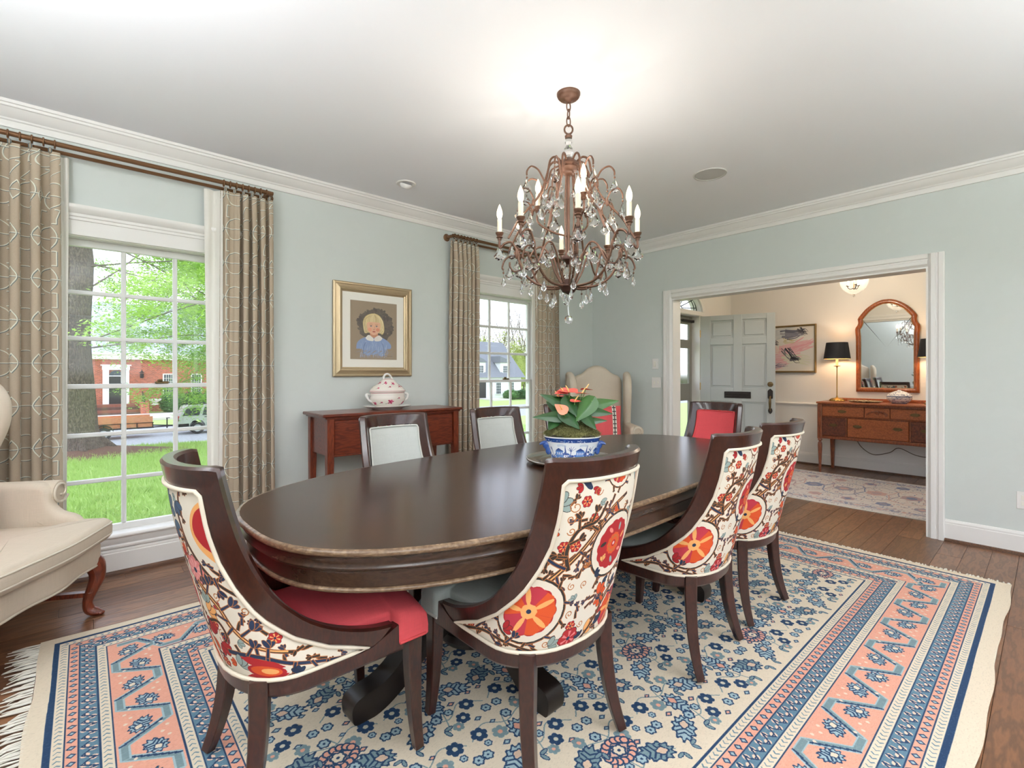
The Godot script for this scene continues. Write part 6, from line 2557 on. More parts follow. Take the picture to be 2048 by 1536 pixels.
		hang.call(b * Vector3(0.115, 1.696, 0), drop, 0.026 + 0.02 * (k % 2), r.randf_range(-0.8, 0.8))
		hang.call(b * Vector3(0.14, 1.905, 0), mid, 0.018, r.randf_range(-0.8, 0.8))
		hang.call(b2 * Vector3(0.243, 2.25, 0), mid, 0.022, r.randf_range(-0.8, 0.8))
		hang.call(b2 * Vector3(0.284, 2.125, 0), big, 0.024, r.randf_range(-0.8, 0.8))
		hang.call(b2 * Vector3(0.14, 2.23, 0), drop, 0.028, r.randf_range(-0.8, 0.8))
		hang.call(b * Vector3(0.262, 1.83, 0), mid, 0.02, r.randf_range(-0.8, 0.8))
		hang.call(b * Vector3(0.302, 1.93, 0), mid, 0.02, r.randf_range(-0.8, 0.8))
		hang.call(b2 * Vector3(0.225, 2.085, 0), mid, 0.02, r.randf_range(-0.8, 0.8))
		if k % 2 == 0:
			hang.call(b2 * Vector3(0.085, 2.318, 0), big, 0.10, r.randf_range(-0.8, 0.8))
			hang.call(b2 * Vector3(0.16, 2.175, 0), big, 0.06, r.randf_range(-0.8, 0.8))
	for k in 3:
		var a := deg_to_rad([-70.0, 45.0, 165.0][k])
		var p := Vector3(cos(a) * 0.165, 0, -sin(a) * 0.165)
		g = G.new()
		g.tube(c3([Vector3(0.02, 1.96, 0.0), Vector3(p.x * 0.5, 1.99, p.z * 0.5), Vector3(p.x, 2.05, p.z), Vector3(p.x, 2.11, p.z)], 5), 0.0055, 8)
		g.lathe(PackedVector2Array([V(0, 2.10), V(0.012, 2.102), V(0.018, 2.112), V(0.013, 2.12), V(0.021, 2.134), V(0.014, 2.138), V(0, 2.138)]), 16, T3(p.x, 0, p.z))
		part(t, "inner_arm", g, M.bronze)
		g = G.new()
		g.lathe(candle_p, 14, T3(p.x, 0.152, p.z))
		part(t, "candle", g, M.candle)
		g = G.new()
		g.lathe(bulb_p, 14, T3(p.x, 0.152, p.z), 1.0, 1.0, 2.0)
		part(t, "candle_bulb", g, M.bulb)
		omni(t, Vector3(p.x, 2.24, p.z), LAMP, warm, 0.014)
	g = G.new()
	g.tube(c3([Vector3(0, 1.655, 0), Vector3(0.003, 1.62, 0), Vector3(-0.003, 1.59, 0), Vector3(0, 1.545, 0)], 5), 0.003, 6)
	part(t, "bead_string", g, M.crystal)
	g = G.new()
	var fp := []
	for i in 9:
		var a := PI * i / 8.0
		fp.append(V(sin(a) * 0.023, 1.521 - cos(a) * 0.023))
	for i in 8:
		for j in 12:
			var a := TAU * j / 12.0
			var b := TAU * (j + 1) / 12.0
			var f := []
			for q in [[fp[i], a], [fp[i], b], [fp[i + 1], b], [fp[i + 1], a]]:
				var w := Vector3(q[0].x * cos(q[1]), q[0].y, q[0].x * sin(q[1]))
				if f.is_empty() or f[-1].distance_to(w) > 1e-5:
					f.append(w)
			if f.size() == 4 and f[0].distance_to(f[3]) < 1e-5:
				f.remove_at(3)
			g.face(f, Vector3(cos((a + b) * 0.5) * (fp[i].x + fp[i + 1].x), fp[i].y + fp[i + 1].y - 3.042, sin((a + b) * 0.5) * (fp[i].x + fp[i + 1].x)))
	part(t, "crystal_ball", g, M.crystal)

# ---------------------------------------------------------------- things on the table
func leaf_shape(L: float, W: float, bend: float, cup: float, heart: float) -> G:
	# heart-shaped blade from the stalk at the origin, pointing along +x, upper side +y
	var rows := []
	for i in 15:
		var s := i / 14.0
		var w := W * 0.5 * (pow(sin(PI * pow(s, 0.62)), 0.85) * (1.0 - 0.25 * s)) + 0.0004
		var row := PackedVector3Array()
		for j in 9:
			var q := (j - 4) / 4.0
			var xx := L * s - heart * absf(q) * (1.0 - s) * L
			var yy := -bend * L * s * s + cup * absf(q) * w * 1.2 - 0.02 * L * sin(s * 3.0) * absf(q)
			row.append(Vector3(xx, yy, q * w))
		rows.append(row)
	var g := G.new()
	g.grid(rows)
	return g

func table_setting() -> void:
	var top := 0.766
	var t := thing("silver_tray", "round silver tray under the blue and white planter", "tray", Vector3(-2.83, top, 2.15))
	var g := G.new()
	g.lathe(PackedVector2Array([V(0, 0.004), V(0.165, 0.004), V(0.175, 0.008), V(0.20, 0.010), V(0.232, 0.016), V(0.240, 0.022), V(0.245, 0.021), V(0.243, 0.014), V(0.20, 0.002), V(0.16, 0.0), V(0, 0.0)]), 56)
	part(t, "dish", g, M.silver)
	g = G.new()
	var p := PackedVector3Array()
	for i in 56:
		var a := TAU * i / 56.0
		p.append(Vector3(cos(a) * 0.242, 0.021, sin(a) * 0.242))
	g.tube(p, 0.0042, 6, true)
	part(t, "beaded_rim", g, M.silver)
	# planter
	var pot := thing("planter", "oval blue and white transferware planter on the silver tray", "planter", Vector3(-2.83, top + 0.0045, 2.15), -41.6)
	g = G.new()
	var prof := PackedVector2Array([V(0.098, 0.0), V(0.104, 0.006), V(0.115, 0.03), V(0.136, 0.09), V(0.146, 0.12), V(0.150, 0.130)])
	g.lathe(prof, 64, Transform3D(), 1.0, 0.74, 2.0)
	for k in g.uv.size():
		g.uv[k] = V(1.0 - g.uv[k].x, 1.0 - g.uv[k].y / 0.130)
	part(pot, "body", g, M.transfer)
	g = G.new()
	g.lathe(PackedVector2Array([V(0.150, 0.130), V(0.152, 0.132), V(0.152, 0.134), V(0.149, 0.136), V(0.144, 0.134), V(0.140, 0.12), V(0.12, 0.08), V(0, 0.08)]), 64, Transform3D(), 1.0, 0.74)
	g.lathe(PackedVector2Array([V(0, 0.0), V(0.098, 0.0), V(0.098, 0.006), V(0, 0.006)]), 40, Transform3D(), 1.0, 0.74)
	part(pot, "rim", g, M.white_gloss)
	for s in [-1.0, 1.0]:
		g = G.new()
		g.ball(Vector3(s * 0.132, 0.088, 0.012), Vector3(0.026, 0.026, 0.024), 12, 8)
		g.ball(Vector3(s * 0.128, 0.065, 0.02), Vector3(0.016, 0.028, 0.016), 12, 8)
		g.tube(PackedVector3Array([Vector3(s * 0.148, 0.098, 0.014), Vector3(s * 0.166, 0.096, 0.018), Vector3(s * 0.174, 0.090, 0.02)]), [0.014, 0.008, 0.003], 8)
		part(pot, "animal_handle", g, M.cobalt)
	# moss
	var mo := thing("moss_mound", "green-brown sheet moss filling the planter", "moss", Vector3(-2.83, top + 0.0045, 2.15), -41.6)
	var r := RandomNumberGenerator.new()
	r.seed = 6
	g = G.new()
	var rows := []
	for i in 9:
		var s := i / 8.0
		var row := PackedVector3Array()
		for j in 37:
			var a := TAU * (j % 36) / 36.0
			var q := 0.142 * s
			row.append(Vector3(cos(a) * q, 0.138 + 0.062 * (1.0 - s * s) + 0.012 * sin(a * 5.0 + s * 9.0) * s, sin(a) * q * 0.72))
		rows.append(row)
	g.grid(rows)
	part(mo, "moss_bed", g, M.moss)
	g = G.new()
	for i in 1500:
		var a := r.randf() * TAU
		var q := 0.15 * sqrt(r.randf())
		var c := Vector3(cos(a) * q, 0.140 + 0.062 * (1.0 - pow(q / 0.15, 2.0)), sin(a) * q * 0.72)
		var d := Vector3(r.randf_range(-1, 1), r.randf_range(-0.2, 0.7), r.randf_range(-1, 1)).normalized() * r.randf_range(0.012, 0.03)
		g.tube(PackedVector3Array([c - d * 0.5, c + Vector3(0, r.randf_range(0.002, 0.014), 0), c + d * 0.6]), 0.0011, 3)
	var ms := part(mo, "moss_strands", g, M.moss)
	ms.set_meta("kind", "stuff")
	# anthurium
	var pl := thing("anthurium", "potted anthurium with coral flowers and dark green leaves", "plant", Vector3(-2.83, top + 0.15, 2.15), -41.6)
	# root and tip of each blade as seen from the camera: +x right, +z towards it; then length-to-width and the way it faces
	var leaves := [[-0.05, 0.10, 0.05, -0.205, 0.10, 0.06, 0.075, -0.1, 0], [-0.035, 0.16, 0.02, -0.162, 0.215, -0.02, 0.085, 0.2, 0], [-0.03, 0.185, 0.03, 0.01, 0.11, 0.09, 0.085, 0.0, 0], [0.10, 0.175, 0.03, 0.015, 0.085, 0.10, 0.10, 0.25, 1], [0.105, 0.155, 0.0, 0.242, 0.18, 0.0, 0.08, 0.15, 1], [0.09, 0.125, 0.03, 0.20, 0.115, 0.05, 0.065, -0.1, 0], [0.07, 0.075, 0.05, 0.168, 0.08, 0.07, 0.05, 0.0, 0], [-0.05, 0.12, 0.06, 0.02, 0.045, 0.11, 0.09, -0.1, 0], [0.02, 0.17, -0.02, 0.09, 0.19, -0.06, 0.08, 0.0, 1], [-0.06, 0.13, -0.03, -0.13, 0.17, -0.08, 0.08, 0.0, 0], [0.04, 0.12, -0.05, 0.12, 0.14, -0.12, 0.08, 0.0, 1], [-0.09, 0.08, 0.03, -0.13, 0.035, 0.08, 0.07, -0.1, 0], [0.06, 0.10, 0.06, 0.11, 0.04, 0.10, 0.07, 0.1, 0]]
	for q in leaves:
		var root := Vector3(q[0], q[1], q[2])
		var tip := Vector3(q[3], q[4], q[5])
		var ax: Vector3 = (tip - root).normalized()
		var face_to := Vector3(q[7], 0.55, 0.8).normalized()
		var up: Vector3 = (face_to - ax * face_to.dot(ax)).normalized()
		var side: Vector3 = ax.cross(up).normalized()
		g = leaf_shape(root.distance_to(tip) * 1.06, q[6], 0.10, -0.16, 0.24)
		var o := part(pl, "leaf", g, M.leaf if q[8] == 0 else M.leaf2)
		o.transform = Transform3D(Basis(ax, up, side), root)
		g = G.new()
		g.tube(c3([Vector3(root.x * 0.2, -0.01, root.z * 0.2), Vector3(root.x * 0.55, root.y * 0.6, root.z * 0.5), root], 5), 0.0028, 6)
		part(pl, "stalk", g, M.stem)
	# [x, y, z, size, tilt towards the camera, turn, material]
	var flowers := [[-0.02, 0.225, 0.02, 0.095, 0.25, 2.7, 0], [0.05, 0.213, 0.01, 0.07, 0.05, 0.3, 0], [0.075, 0.232, -0.03, 0.055, -0.2, -0.2, 0], [-0.065, 0.135, 0.10, 0.065, 1.0, 2.4, 1], [-0.07, 0.195, -0.02, 0.06, 0.1, 3.0, 0], [0.007, 0.175, 0.05, 0.05, 0.3, 0.2, 0], [-0.045, 0.222, 0.0, 0.07, 0.5, 3.4, 0]]
	for q in flowers:
		var c := Vector3(q[0], q[1], q[2])
		var o := Node3D.new()
		o.name = "flower"
		pl.add_child(o, true)
		o.position = c
		o.basis = Basis(Vector3.RIGHT, q[4]) * Basis(Vector3.UP, q[5])
		g = leaf_shape(q[3], q[3] * 1.0, 0.06, 0.18, 0.26)
		for k in g.v.size():
			g.v[k] -= Vector3(q[3] * 0.25, 0, 0)
		part(o, "spathe", g, M.spathe if q[6] == 0 else M.spathe2)
		g = G.new()
		g.tube(c3([Vector3(0, 0.0, 0), Vector3(0.008, 0.014, 0), Vector3(0.02, 0.03, 0)], 4), [0.003, 0.0034, 0.0036, 0.0036, 0.0036, 0.0034, 0.003, 0.0026, 0.0015], 7)
		part(o, "spadix", g, M.spadix)
		g = G.new()
		g.tube(c3([Vector3(c.x * 0.15, -0.01, c.z * 0.15), Vector3(c.x * 0.55, c.y * 0.55, c.z * 0.55), c], 6), 0.0026, 6)
		part(pl, "stalk", g, M.stem)

# ---------------------------------------------------------------- fittings
func fittings() -> void:
	var t := thing("recessed_light", "white swivelling recessed ceiling light near the window wall", "ceiling light", Vector3(-2.888, H, 0.486))
	var g := G.new()
	g.lathe(PackedVector2Array([V(0.045, -0.001), V(0.048, -0.006), V(0.070, -0.007), V(0.076, -0.003), V(0.076, 0.0)]), 32)
	part(t, "trim_ring", g, M.trim)
	g = G.new()
	g.lathe(PackedVector2Array([V(0.046, 0.0), V(0.047, -0.012), V(0.040, -0.026), V(0.030, -0.034), V(0.028, -0.034), V(0.028, -0.026), V(0, -0.026)]), 28, Transform3D(Basis(Vector3.RIGHT, deg_to_rad(24)), Vector3(0, -0.002, 0)))
	part(t, "eyeball", g, M.trim)
	t = thing("ceiling_speaker", "round grey speaker grille in the ceiling right of the chandelier", "speaker", Vector3(-1.284, H, 2.149))
	g = G.new()
	g.lathe(PackedVector2Array([V(0.10, -0.001), V(0.104, -0.006), V(0.114, -0.007), V(0.118, -0.002), V(0.118, 0.0)]), 40)
	part(t, "rim", g, M.grille)
	g = G.new()
	g.lathe(PackedVector2Array([V(0, -0.0045), V(0.08, -0.004), V(0.104, -0.003)]), 40)
	part(t, "grille", g, M.grille)
	# switches on the wall by the opening
	t = thing("dimmer_switch", "narrow white dimmer switch above the double switch", "switch", Vector3(0, 1.342, 0.897))
	g = G.new()
	g.box(Vector3(-0.003, 0, 0), Vector3(0.006, 0.114, 0.074), 0.002)
	part(t, "plate", g, M.trim)
	g = G.new()
	g.box(Vector3(-0.008, 0.0, -0.004), Vector3(0.006, 0.062, 0.03), 0.002)
	g.box(Vector3(-0.012, -0.012, 0.006), Vector3(0.004, 0.012, 0.006), 0.001)
	part(t, "slider", g, M.plate)
	t = thing("light_switch", "white double toggle light switch plate beside the opening", "switch", Vector3(0, 1.135, 0.910))
	g = G.new()
	g.box(Vector3(-0.003, 0, 0), Vector3(0.006, 0.118, 0.116), 0.002)
	part(t, "plate", g, M.trim)
	for s in [-1.0, 1.0]:
		g = G.new()
		g.box(Vector3(-0.010, 0.004, s * 0.023), Vector3(0.016, 0.010, 0.008), 0.002, Basis(Vector3(0, 0, 1), 0.4))
		g.box(Vector3(-0.0065, 0, s * 0.023), Vector3(0.002, 0.026, 0.012))
		part(t, "toggle", g, M.plate)
	t = thing("wall_outlet", "white outlet plate on the aqua wall at the right edge", "outlet", Vector3(0, 0.372, 3.72))
	g = G.new()
	g.box(Vector3(-0.003, 0, 0), Vector3(0.006, 0.118, 0.076), 0.002)
	part(t, "plate", g, M.trim)
	for s in [-1.0, 1.0]:
		g = G.new()
		g.box(Vector3(-0.0065, s * 0.02, 0), Vector3(0.003, 0.03, 0.032), 0.001)
		part(t, "socket", g, M.plate)
# ---------------------------------------------------------------- the entrance hall
func front_door() -> void:
	var d := group_struct("door_1", "grey six-panel front door standing open")
	d.position = Vector3(1.653, 0.008, 0.578)
	d.rotation.y = deg_to_rad(-74)
	var W := 0.918
	var g := G.new()
	g.box(Vector3(W * 0.5, 1.01, -0.022), Vector3(W, 2.02, 0.016), 0.002)
	part(d, "core", g, M.door)
	# stiles and rails stand proud of the panels
	g = G.new()
	for x in [[0.0, 0.131], [0.422, 0.527], [0.817, W]]:
		for z in [-0.007, -0.037]:
			g.box(Vector3((x[0] + x[1]) * 0.5, 1.01, z), Vector3(x[1] - x[0], 2.02, 0.014), 0.003)
	var rails := [[0.0, 0.24], [0.85, 1.03], [1.62, 1.71], [1.95, 2.02]]
	for y in rails:
		for x in [[0.131, 0.422], [0.527, 0.817]]:
			for z in [-0.007, -0.037]:
				g.box(Vector3((x[0] + x[1]) * 0.5, (y[0] + y[1]) * 0.5, z), Vector3(x[1] - x[0], y[1] - y[0], 0.014), 0.003)
	part(d, "stiles_and_rails", g, M.door)
	for k in 3:
		for x in [[0.131, 0.422], [0.527, 0.817]]:
			g = G.new()
			for z in [-0.011, -0.033]:
				g.box(Vector3((x[0] + x[1]) * 0.5, (rails[k][1] + rails[k + 1][0]) * 0.5, z), Vector3(x[1] - x[0] - 0.06, rails[k + 1][0] - rails[k][1] - 0.06, 0.012), 0.005)
			part(d, "raised_panel", g, M.door)
	var slot := Node3D.new()
	slot.name = "mail_slot"
	d.add_child(slot, true)
	g = G.new()
	g.box(Vector3(0.472, 0.94, 0.004), Vector3(0.325, 0.088, 0.008), 0.003)
	part(slot, "plate", g, M.black_metal)
	g = G.new()
	g.box(Vector3(0.472, 0.952, 0.010), Vector3(0.29, 0.024, 0.008), 0.003)
	g.box(Vector3(0.472, 0.922, 0.009), Vector3(0.29, 0.022, 0.006), 0.003)
	part(slot, "flap", g, M.black_metal)
	g = G.new()
	g.lathe(PackedVector2Array([V(0, 0.018), V(0.012, 0.018), V(0.014, 0.012), V(0.030, 0.010), V(0.034, 0.0), V(0, 0.0)]), 24, Transform3D(Basis(Vector3.RIGHT, PI / 2), Vector3(0.862, 1.086, 0)))
	part(d, "deadbolt", g, M.old_brass)
	var hs := Node3D.new()
	hs.name = "handle_set"
	d.add_child(hs, true)
	g = G.new()
	g.extrude(PackedVector2Array([V(-0.026, 0.90), V(0.026, 0.90), V(0.030, 0.915), V(0.030, 1.0), V(0.018, 1.015), V(0.0, 1.03), V(-0.018, 1.015), V(-0.030, 1.0), V(-0.030, 0.915)]), 0.01, T3(0.862, 0, 0))
	g.extrude(PackedVector2Array([V(-0.02, 0.72), V(0.0, 0.70), V(0.02, 0.72), V(0.026, 0.745), V(0.018, 0.775), V(-0.018, 0.775), V(-0.026, 0.745)]), 0.01, T3(0.862, 0, 0))
	part(hs, "escutcheon", g, M.black_metal)
	g = G.new()
	g.tube(c3([Vector3(0.862, 0.93, 0.01), Vector3(0.862, 0.925, 0.04), Vector3(0.862, 0.90, 0.055), Vector3(0.862, 0.84, 0.058), Vector3(0.862, 0.78, 0.05), Vector3(0.862, 0.75, 0.03), Vector3(0.862, 0.742, 0.01)], 4), [0.008, 0.009, 0.009, 0.010, 0.010, 0.010, 0.011, 0.012, 0.012, 0.013, 0.014, 0.015, 0.015, 0.014, 0.013, 0.012, 0.011, 0.010, 0.010, 0.009, 0.008, 0.008, 0.008, 0.008, 0.008], 10)
	part(hs, "grip", g, M.old_brass)
	for y in [0.3, 1.05, 1.78]:
		g = G.new()
		g.box(Vector3(-0.012, y, -0.008), Vector3(0.022, 0.10, 0.006), 0.001)
		g.tube(PackedVector3Array([Vector3(-0.002, y - 0.05, 0.0), Vector3(-0.002, y + 0.05, 0.0)]), 0.007, 8)
		part(d, "hinge", g, M.brass)
	# storm door outside
	var s := group_struct("door_2", "taupe storm door with glass panels outside the front door")
	var z0 := 0.445
	g = G.new()
	for x in [[0.745, 0.85], [1.575, 1.645]]:
		bx(g, x[0], x[1], 0.01, 2.03, z0 - 0.02, z0 + 0.012, 0.003)
	for y in [[0.01, 0.12], [0.86, 1.095], [1.586, 1.705], [1.92, 2.03]]:
		bx(g, 0.85, 1.575, y[0], y[1], z0 - 0.02, z0 + 0.012, 0.003)
	part(s, "door_frame", g, M.storm)
	for y in [[0.12, 0.86], [1.095, 1.586], [1.705, 1.92]]:
		g = G.new()
		g.face([Vector3(0.85, y[0], z0), Vector3(1.575, y[0], z0), Vector3(1.575, y[1], z0), Vector3(0.85, y[1], z0)], Vector3.BACK)
		part(s, "pane", g, M.pane)
	g = G.new()
	g.tube(PackedVector3Array([Vector3(1.20, 1.965, z0 + 0.035), Vector3(1.34, 1.965, z0 + 0.035), Vector3(1.345, 1.965, z0 + 0.035), Vector3(1.62, 1.965, z0 + 0.035)]), [0.008, 0.008, 0.017, 0.017], 10)
	g.box(Vector3(1.635, 1.965, z0 + 0.03), Vector3(0.03, 0.035, 0.04), 0.004)
	part(s, "door_closer", g, M.black_metal)

func bail(parent: Node, c: Vector3) -> void:
	var o := Node3D.new()
	o.name = "bail_pull"
	parent.add_child(o, true)
	o.position = c
	var g := G.new()
	var ov := PackedVector2Array()
	for i in 20:
		var a := TAU * i / 20.0
		ov.append(V(cos(a) * 0.045, sin(a) * 0.019))
	g.extrude(ov, 0.004)
	part(o, "backplate", g, M.old_brass)
	g = G.new()
	g.tube(c3([Vector3(-0.034, 0.006, 0.004), Vector3(-0.034, 0.006, 0.016), Vector3(-0.028, -0.008, 0.020), Vector3(0, -0.015, 0.021), Vector3(0.028, -0.008, 0.020), Vector3(0.034, 0.006, 0.016), Vector3(0.034, 0.006, 0.004)], 4), 0.003, 6)
	part(o, "handle", g, M.old_brass)

func buffet() -> void:
	# local x runs along the wall, +z faces the dining room
	var t := thing("buffet", "walnut buffet sideboard with brass pulls in the entrance hall", "sideboard", Vector3(2.355, 0, 2.486), -90)
	var hw := 0.601
	var g := G.new()
	g.box(Vector3(0, 0.872, 0), Vector3(2 * hw + 0.03, 0.024, 0.525), 0.005)
	part(t, "top", g, M.walnut)
	g = G.new()
	g.box(Vector3(0, 0.902, -0.245), Vector3(2 * hw - 0.1, 0.036, 0.02), 0.006)
	part(t, "back_gallery", g, M.walnut)
	g = G.new()
	g.box(Vector3(0, 0.66, -0.01), Vector3(2 * hw - 0.03, 0.40, 0.46), 0.002)
	part(t, "body", g, M.walnut_v)
	g = G.new()
	g.box(Vector3(0, 0.445, 0.226), Vector3(2 * hw - 0.06, 0.036, 0.024), 0.005)
	g.box(Vector3(0, 0.848, 0.226), Vector3(2 * hw - 0.06, 0.024, 0.024), 0.004)
	g.box(Vector3(0, 0.704, 0.226), Vector3(2 * hw - 0.06, 0.012, 0.02), 0.003)
	part(t, "rail", g, M.walnut_v)
	# upper row
	for q in [[-0.565, -0.125], [0.125, 0.565]]:
		g = G.new()
		g.box(Vector3((q[0] + q[1]) * 0.5, 0.772, 0.228), Vector3(q[1] - q[0], 0.118, 0.02), 0.004)
		var dr := part(t, "drawer", g, M.walnut)
		bail(dr, Vector3((q[0] + q[1]) * 0.5, 0.772, 0.238))
	g = G.new()
	g.box(Vector3(0, 0.772, 0.228), Vector3(0.236, 0.118, 0.02), 0.004)
	var cd := part(t, "carved_drawer", g, M.walnut)
	g = G.new()
	var r := RandomNumberGenerator.new()
	r.seed = 3
	for i in 17:
		var a := PI * i / 16.0
		var rr := 0.06 + 0.03 * absf(cos(a))
		g.ball(Vector3(cos(a) * rr, 0.752 + sin(a) * 0.04, 0.24), Vector3(0.016, 0.007, 0.005), 8, 5, Basis(Vector3(0, 0, 1), a + 0.6))
	for i in 7:
		var a := TAU * i / 7.0
		g.ball(Vector3(cos(a) * 0.014, 0.775 + sin(a) * 0.014, 0.241), Vector3(0.010, 0.007, 0.006), 8, 5, Basis(Vector3(0, 0, 1), a))
	part(cd, "carving", g, M.walnut_v)
	# lower row: two doors and a wide drawer
	for s in [-1.0, 1.0]:
		g = G.new()
		g.box(Vector3(s * 0.435, 0.58, 0.228), Vector3(0.255, 0.22, 0.02), 0.004)
		var dr := part(t, "cabinet_door", g, M.burl)
		bail(dr, Vector3(s * 0.435, 0.60, 0.238))
		g = G.new()
		g.box(Vector3(s * 0.302, 0.58, 0.230), Vector3(0.014, 0.23, 0.024), 0.003)
		part(t, "pilaster", g, M.walnut_v)
	g = G.new()
	g.box(Vector3(0, 0.58, 0.228), Vector3(0.58, 0.22, 0.02), 0.004)
	var wd := part(t, "drawer", g, M.walnut)
	for s in [-1.0, 1.0]:
		bail(wd, Vector3(s * 0.19, 0.60, 0.238))
	for s in [-1.0, 1.0]:
		g = G.new()
		g.box(Vector3(s * (hw - 0.022), 0.64, 0.235), Vector3(0.05, 0.44, 0.05), 0.008)
		g.lathe(PackedVector2Array([V(0, 0.42), V(0.023, 0.42), V(0.025, 0.405), V(0.014, 0.395), V(0.014, 0.385), V(0.022, 0.37), V(0.025, 0.34), V(0.023, 0.30), V(0.019, 0.2), V(0.015, 0.11), V(0.013, 0.09), V(0.018, 0.08), V(0.018, 0.07), V(0.012, 0.06), V(0.015, 0.035), V(0.012, 0.005), V(0.010, 0.0), V(0, 0)]), 16, T3(s * (hw - 0.022), 0, 0.235))
		part(t, "leg", g, M.walnut_v)
		g = G.new()
		g.sweep(PackedVector3Array([Vector3(s * (hw - 0.04), 0.46, -0.215), Vector3(s * (hw - 0.04), 0.0, -0.22)]), PackedVector2Array([V(-0.025, -0.025), V(0.025, -0.025), V(0.025, 0.025), V(-0.025, 0.025)]), Vector3(0, 0, 1), [1.0, 0.6], true, false, true)
		part(t, "leg", g, M.walnut_v)

func buffet_lamp(z: float, label: String) -> void:
	var y := 0.884
	var t := thing("table_lamp", label, "lamp", Vector3(2.40, y, z), 0, "black-shaded buffet lamps")
	var g := G.new()
	var rows := []
	for q in [[0.0, 0.05], [0.012, 0.05], [0.022, 0.042], [0.05, 0.038], [0.075, 0.022], [0.082, 0.006], [0.078, 0.0], [0, 0.0]]:
		var row := PackedVector3Array()
		for i in 61:
			var a := TAU * (i % 60) / 60.0
			var k: float = q[0] * (1.0 + (0.05 * cos(a * 20.0) if q[0] > 0.03 else 0.0))
			row.append(Vector3(cos(a) * k, q[1], sin(a) * k))
		rows.append(row)
	g.grid(rows, false, null, true)
	part(t, "fluted_base", g, M.brass)
	g = G.new()
	g.lathe(PackedVector2Array([V(0.0, 0.05), V(0.012, 0.05), V(0.009, 0.062), V(0.006, 0.075), V(0.0055, 0.42), V(0.008, 0.43), V(0.012, 0.438), V(0.036, 0.444), V(0.037, 0.449), V(0.012, 0.452), V(0, 0.452)]), 18)
	part(t, "stem", g, M.brass)
	g = G.new()
	g.lathe(PackedVector2Array([V(0, 0.452), V(0.013, 0.452), V(0.013, 0.53), V(0, 0.53)]), 14)
	part(t, "candle_sleeve", g, M.candle)
	g = G.new()
	g.ball(Vector3(0, 0.60, 0), Vector3(0.022, 0.034, 0.022), 12, 8)
	part(t, "bulb", g, M.bulb)
	g = G.new()
	g.lathe(PackedVector2Array([V(0.146, 0.537), V(0.117, 0.745), V(0.1165, 0.745), V(0.1455, 0.537)]), 40)
	part(t, "shade", g, M.shade)
	g = G.new()
	g.lathe(PackedVector2Array([V(0.1435, 0.538), V(0.1145, 0.744)]), 40)
	part(t, "shade_lining", g, M.shade_in, "gold paper lining")
	omni(t, Vector3(0, 0.60, 0), BUFFET_LAMP, rgb(255, 226, 190), 0.03)

func wall_mirror() -> void:
	var t := thing("wall_mirror", "arched walnut-framed mirror above the buffet", "mirror", Vector3(2.624, 1.005, 2.486), -89.4)
	t.rotation.x = deg_to_rad(0.7)
	var half := c2([V(0.3125, 0.0), V(0.3125, 0.3), V(0.3125, 0.62)], 4)
	half.append_array(c2([V(0.314, 0.70), V(0.320, 0.78), V(0.314, 0.815), V(0.298, 0.84), V(0.288, 0.875), V(0.294, 0.92)], 4))
	half.append_array(c2([V(0.282, 0.945), V(0.25, 0.99), V(0.20, 1.05), V(0.12, 1.11), V(0.05, 1.138), V(0.0, 1.142)], 5))
	var ol := half.duplicate()
	for i in range(half.size() - 2, -1, -1):
		ol.append(V(-half[i].x, half[i].y))
	var N := ol.size()
	var inn := PackedVector2Array()
	for i in N:
		var a := (ol[(i + N - 1) % N] - ol[i]).normalized()
		var b := (ol[(i + 1) % N] - ol[i]).normalized()
		var tt := (ol[(i + 1) % N] - ol[(i + N - 1) % N]).normalized()
		var q := Vector2(-tt.y, tt.x)
		if i == 0 or i == N - 1:
			q = V(-1.0 if i == 0 else 1.0, 1.0)
		inn.append(q)
	var rows := []
	for pr in [[0.0, 0.0], [0.0, 0.016], [0.0, 0.016], [0.006, 0.024], [0.03, 0.030], [0.044, 0.022], [0.044, 0.022], [0.052, 0.012]]:
		var row := PackedVector3Array()
		for i in N + 1:
			var p: Vector2 = ol[i % N] + inn[i % N] * pr[0]
			row.append(Vector3(p.x, p.y, pr[1]))
		rows.append(row)
	var g := G.new()
	g.grid(rows)
	if g.n[N * 4 + 4].z < 0:
		g.flip(0, 0)
	part(t, "frame", g, M.frame_wood)
	g = G.new()
	var r0 := PackedVector3Array()
	var r1 := PackedVector3Array()
	for i in N + 1:
		var q: Vector2 = ol[i % N] + inn[i % N] * 0.048
		r0.append(Vector3(0, 0.55, 0.0125))
		r1.append(Vector3(q.x, q.y, 0.0125))
	g.grid([r0, r1])
	for k in g.n.size():
		g.n[k] = Vector3.BACK
	if (g.v[g.ix[2]] - g.v[g.ix[0]]).cross(g.v[g.ix[1]] - g.v[g.ix[0]]).z < 0:
		g.flip(0, 0)
		for k in g.n.size():
			g.n[k] = Vector3.BACK
	part(t, "glass", g, M.mirror)
	g = G.new()
	var lip := PackedVector3Array()
	for i in N:
		var p: Vector2 = ol[i] + inn[i] * 0.052
		lip.append(Vector3(p.x, p.y, 0.014))
	g.tube(lip, 0.0035, 6, true)
	part(t, "slip", g, M.gilt)

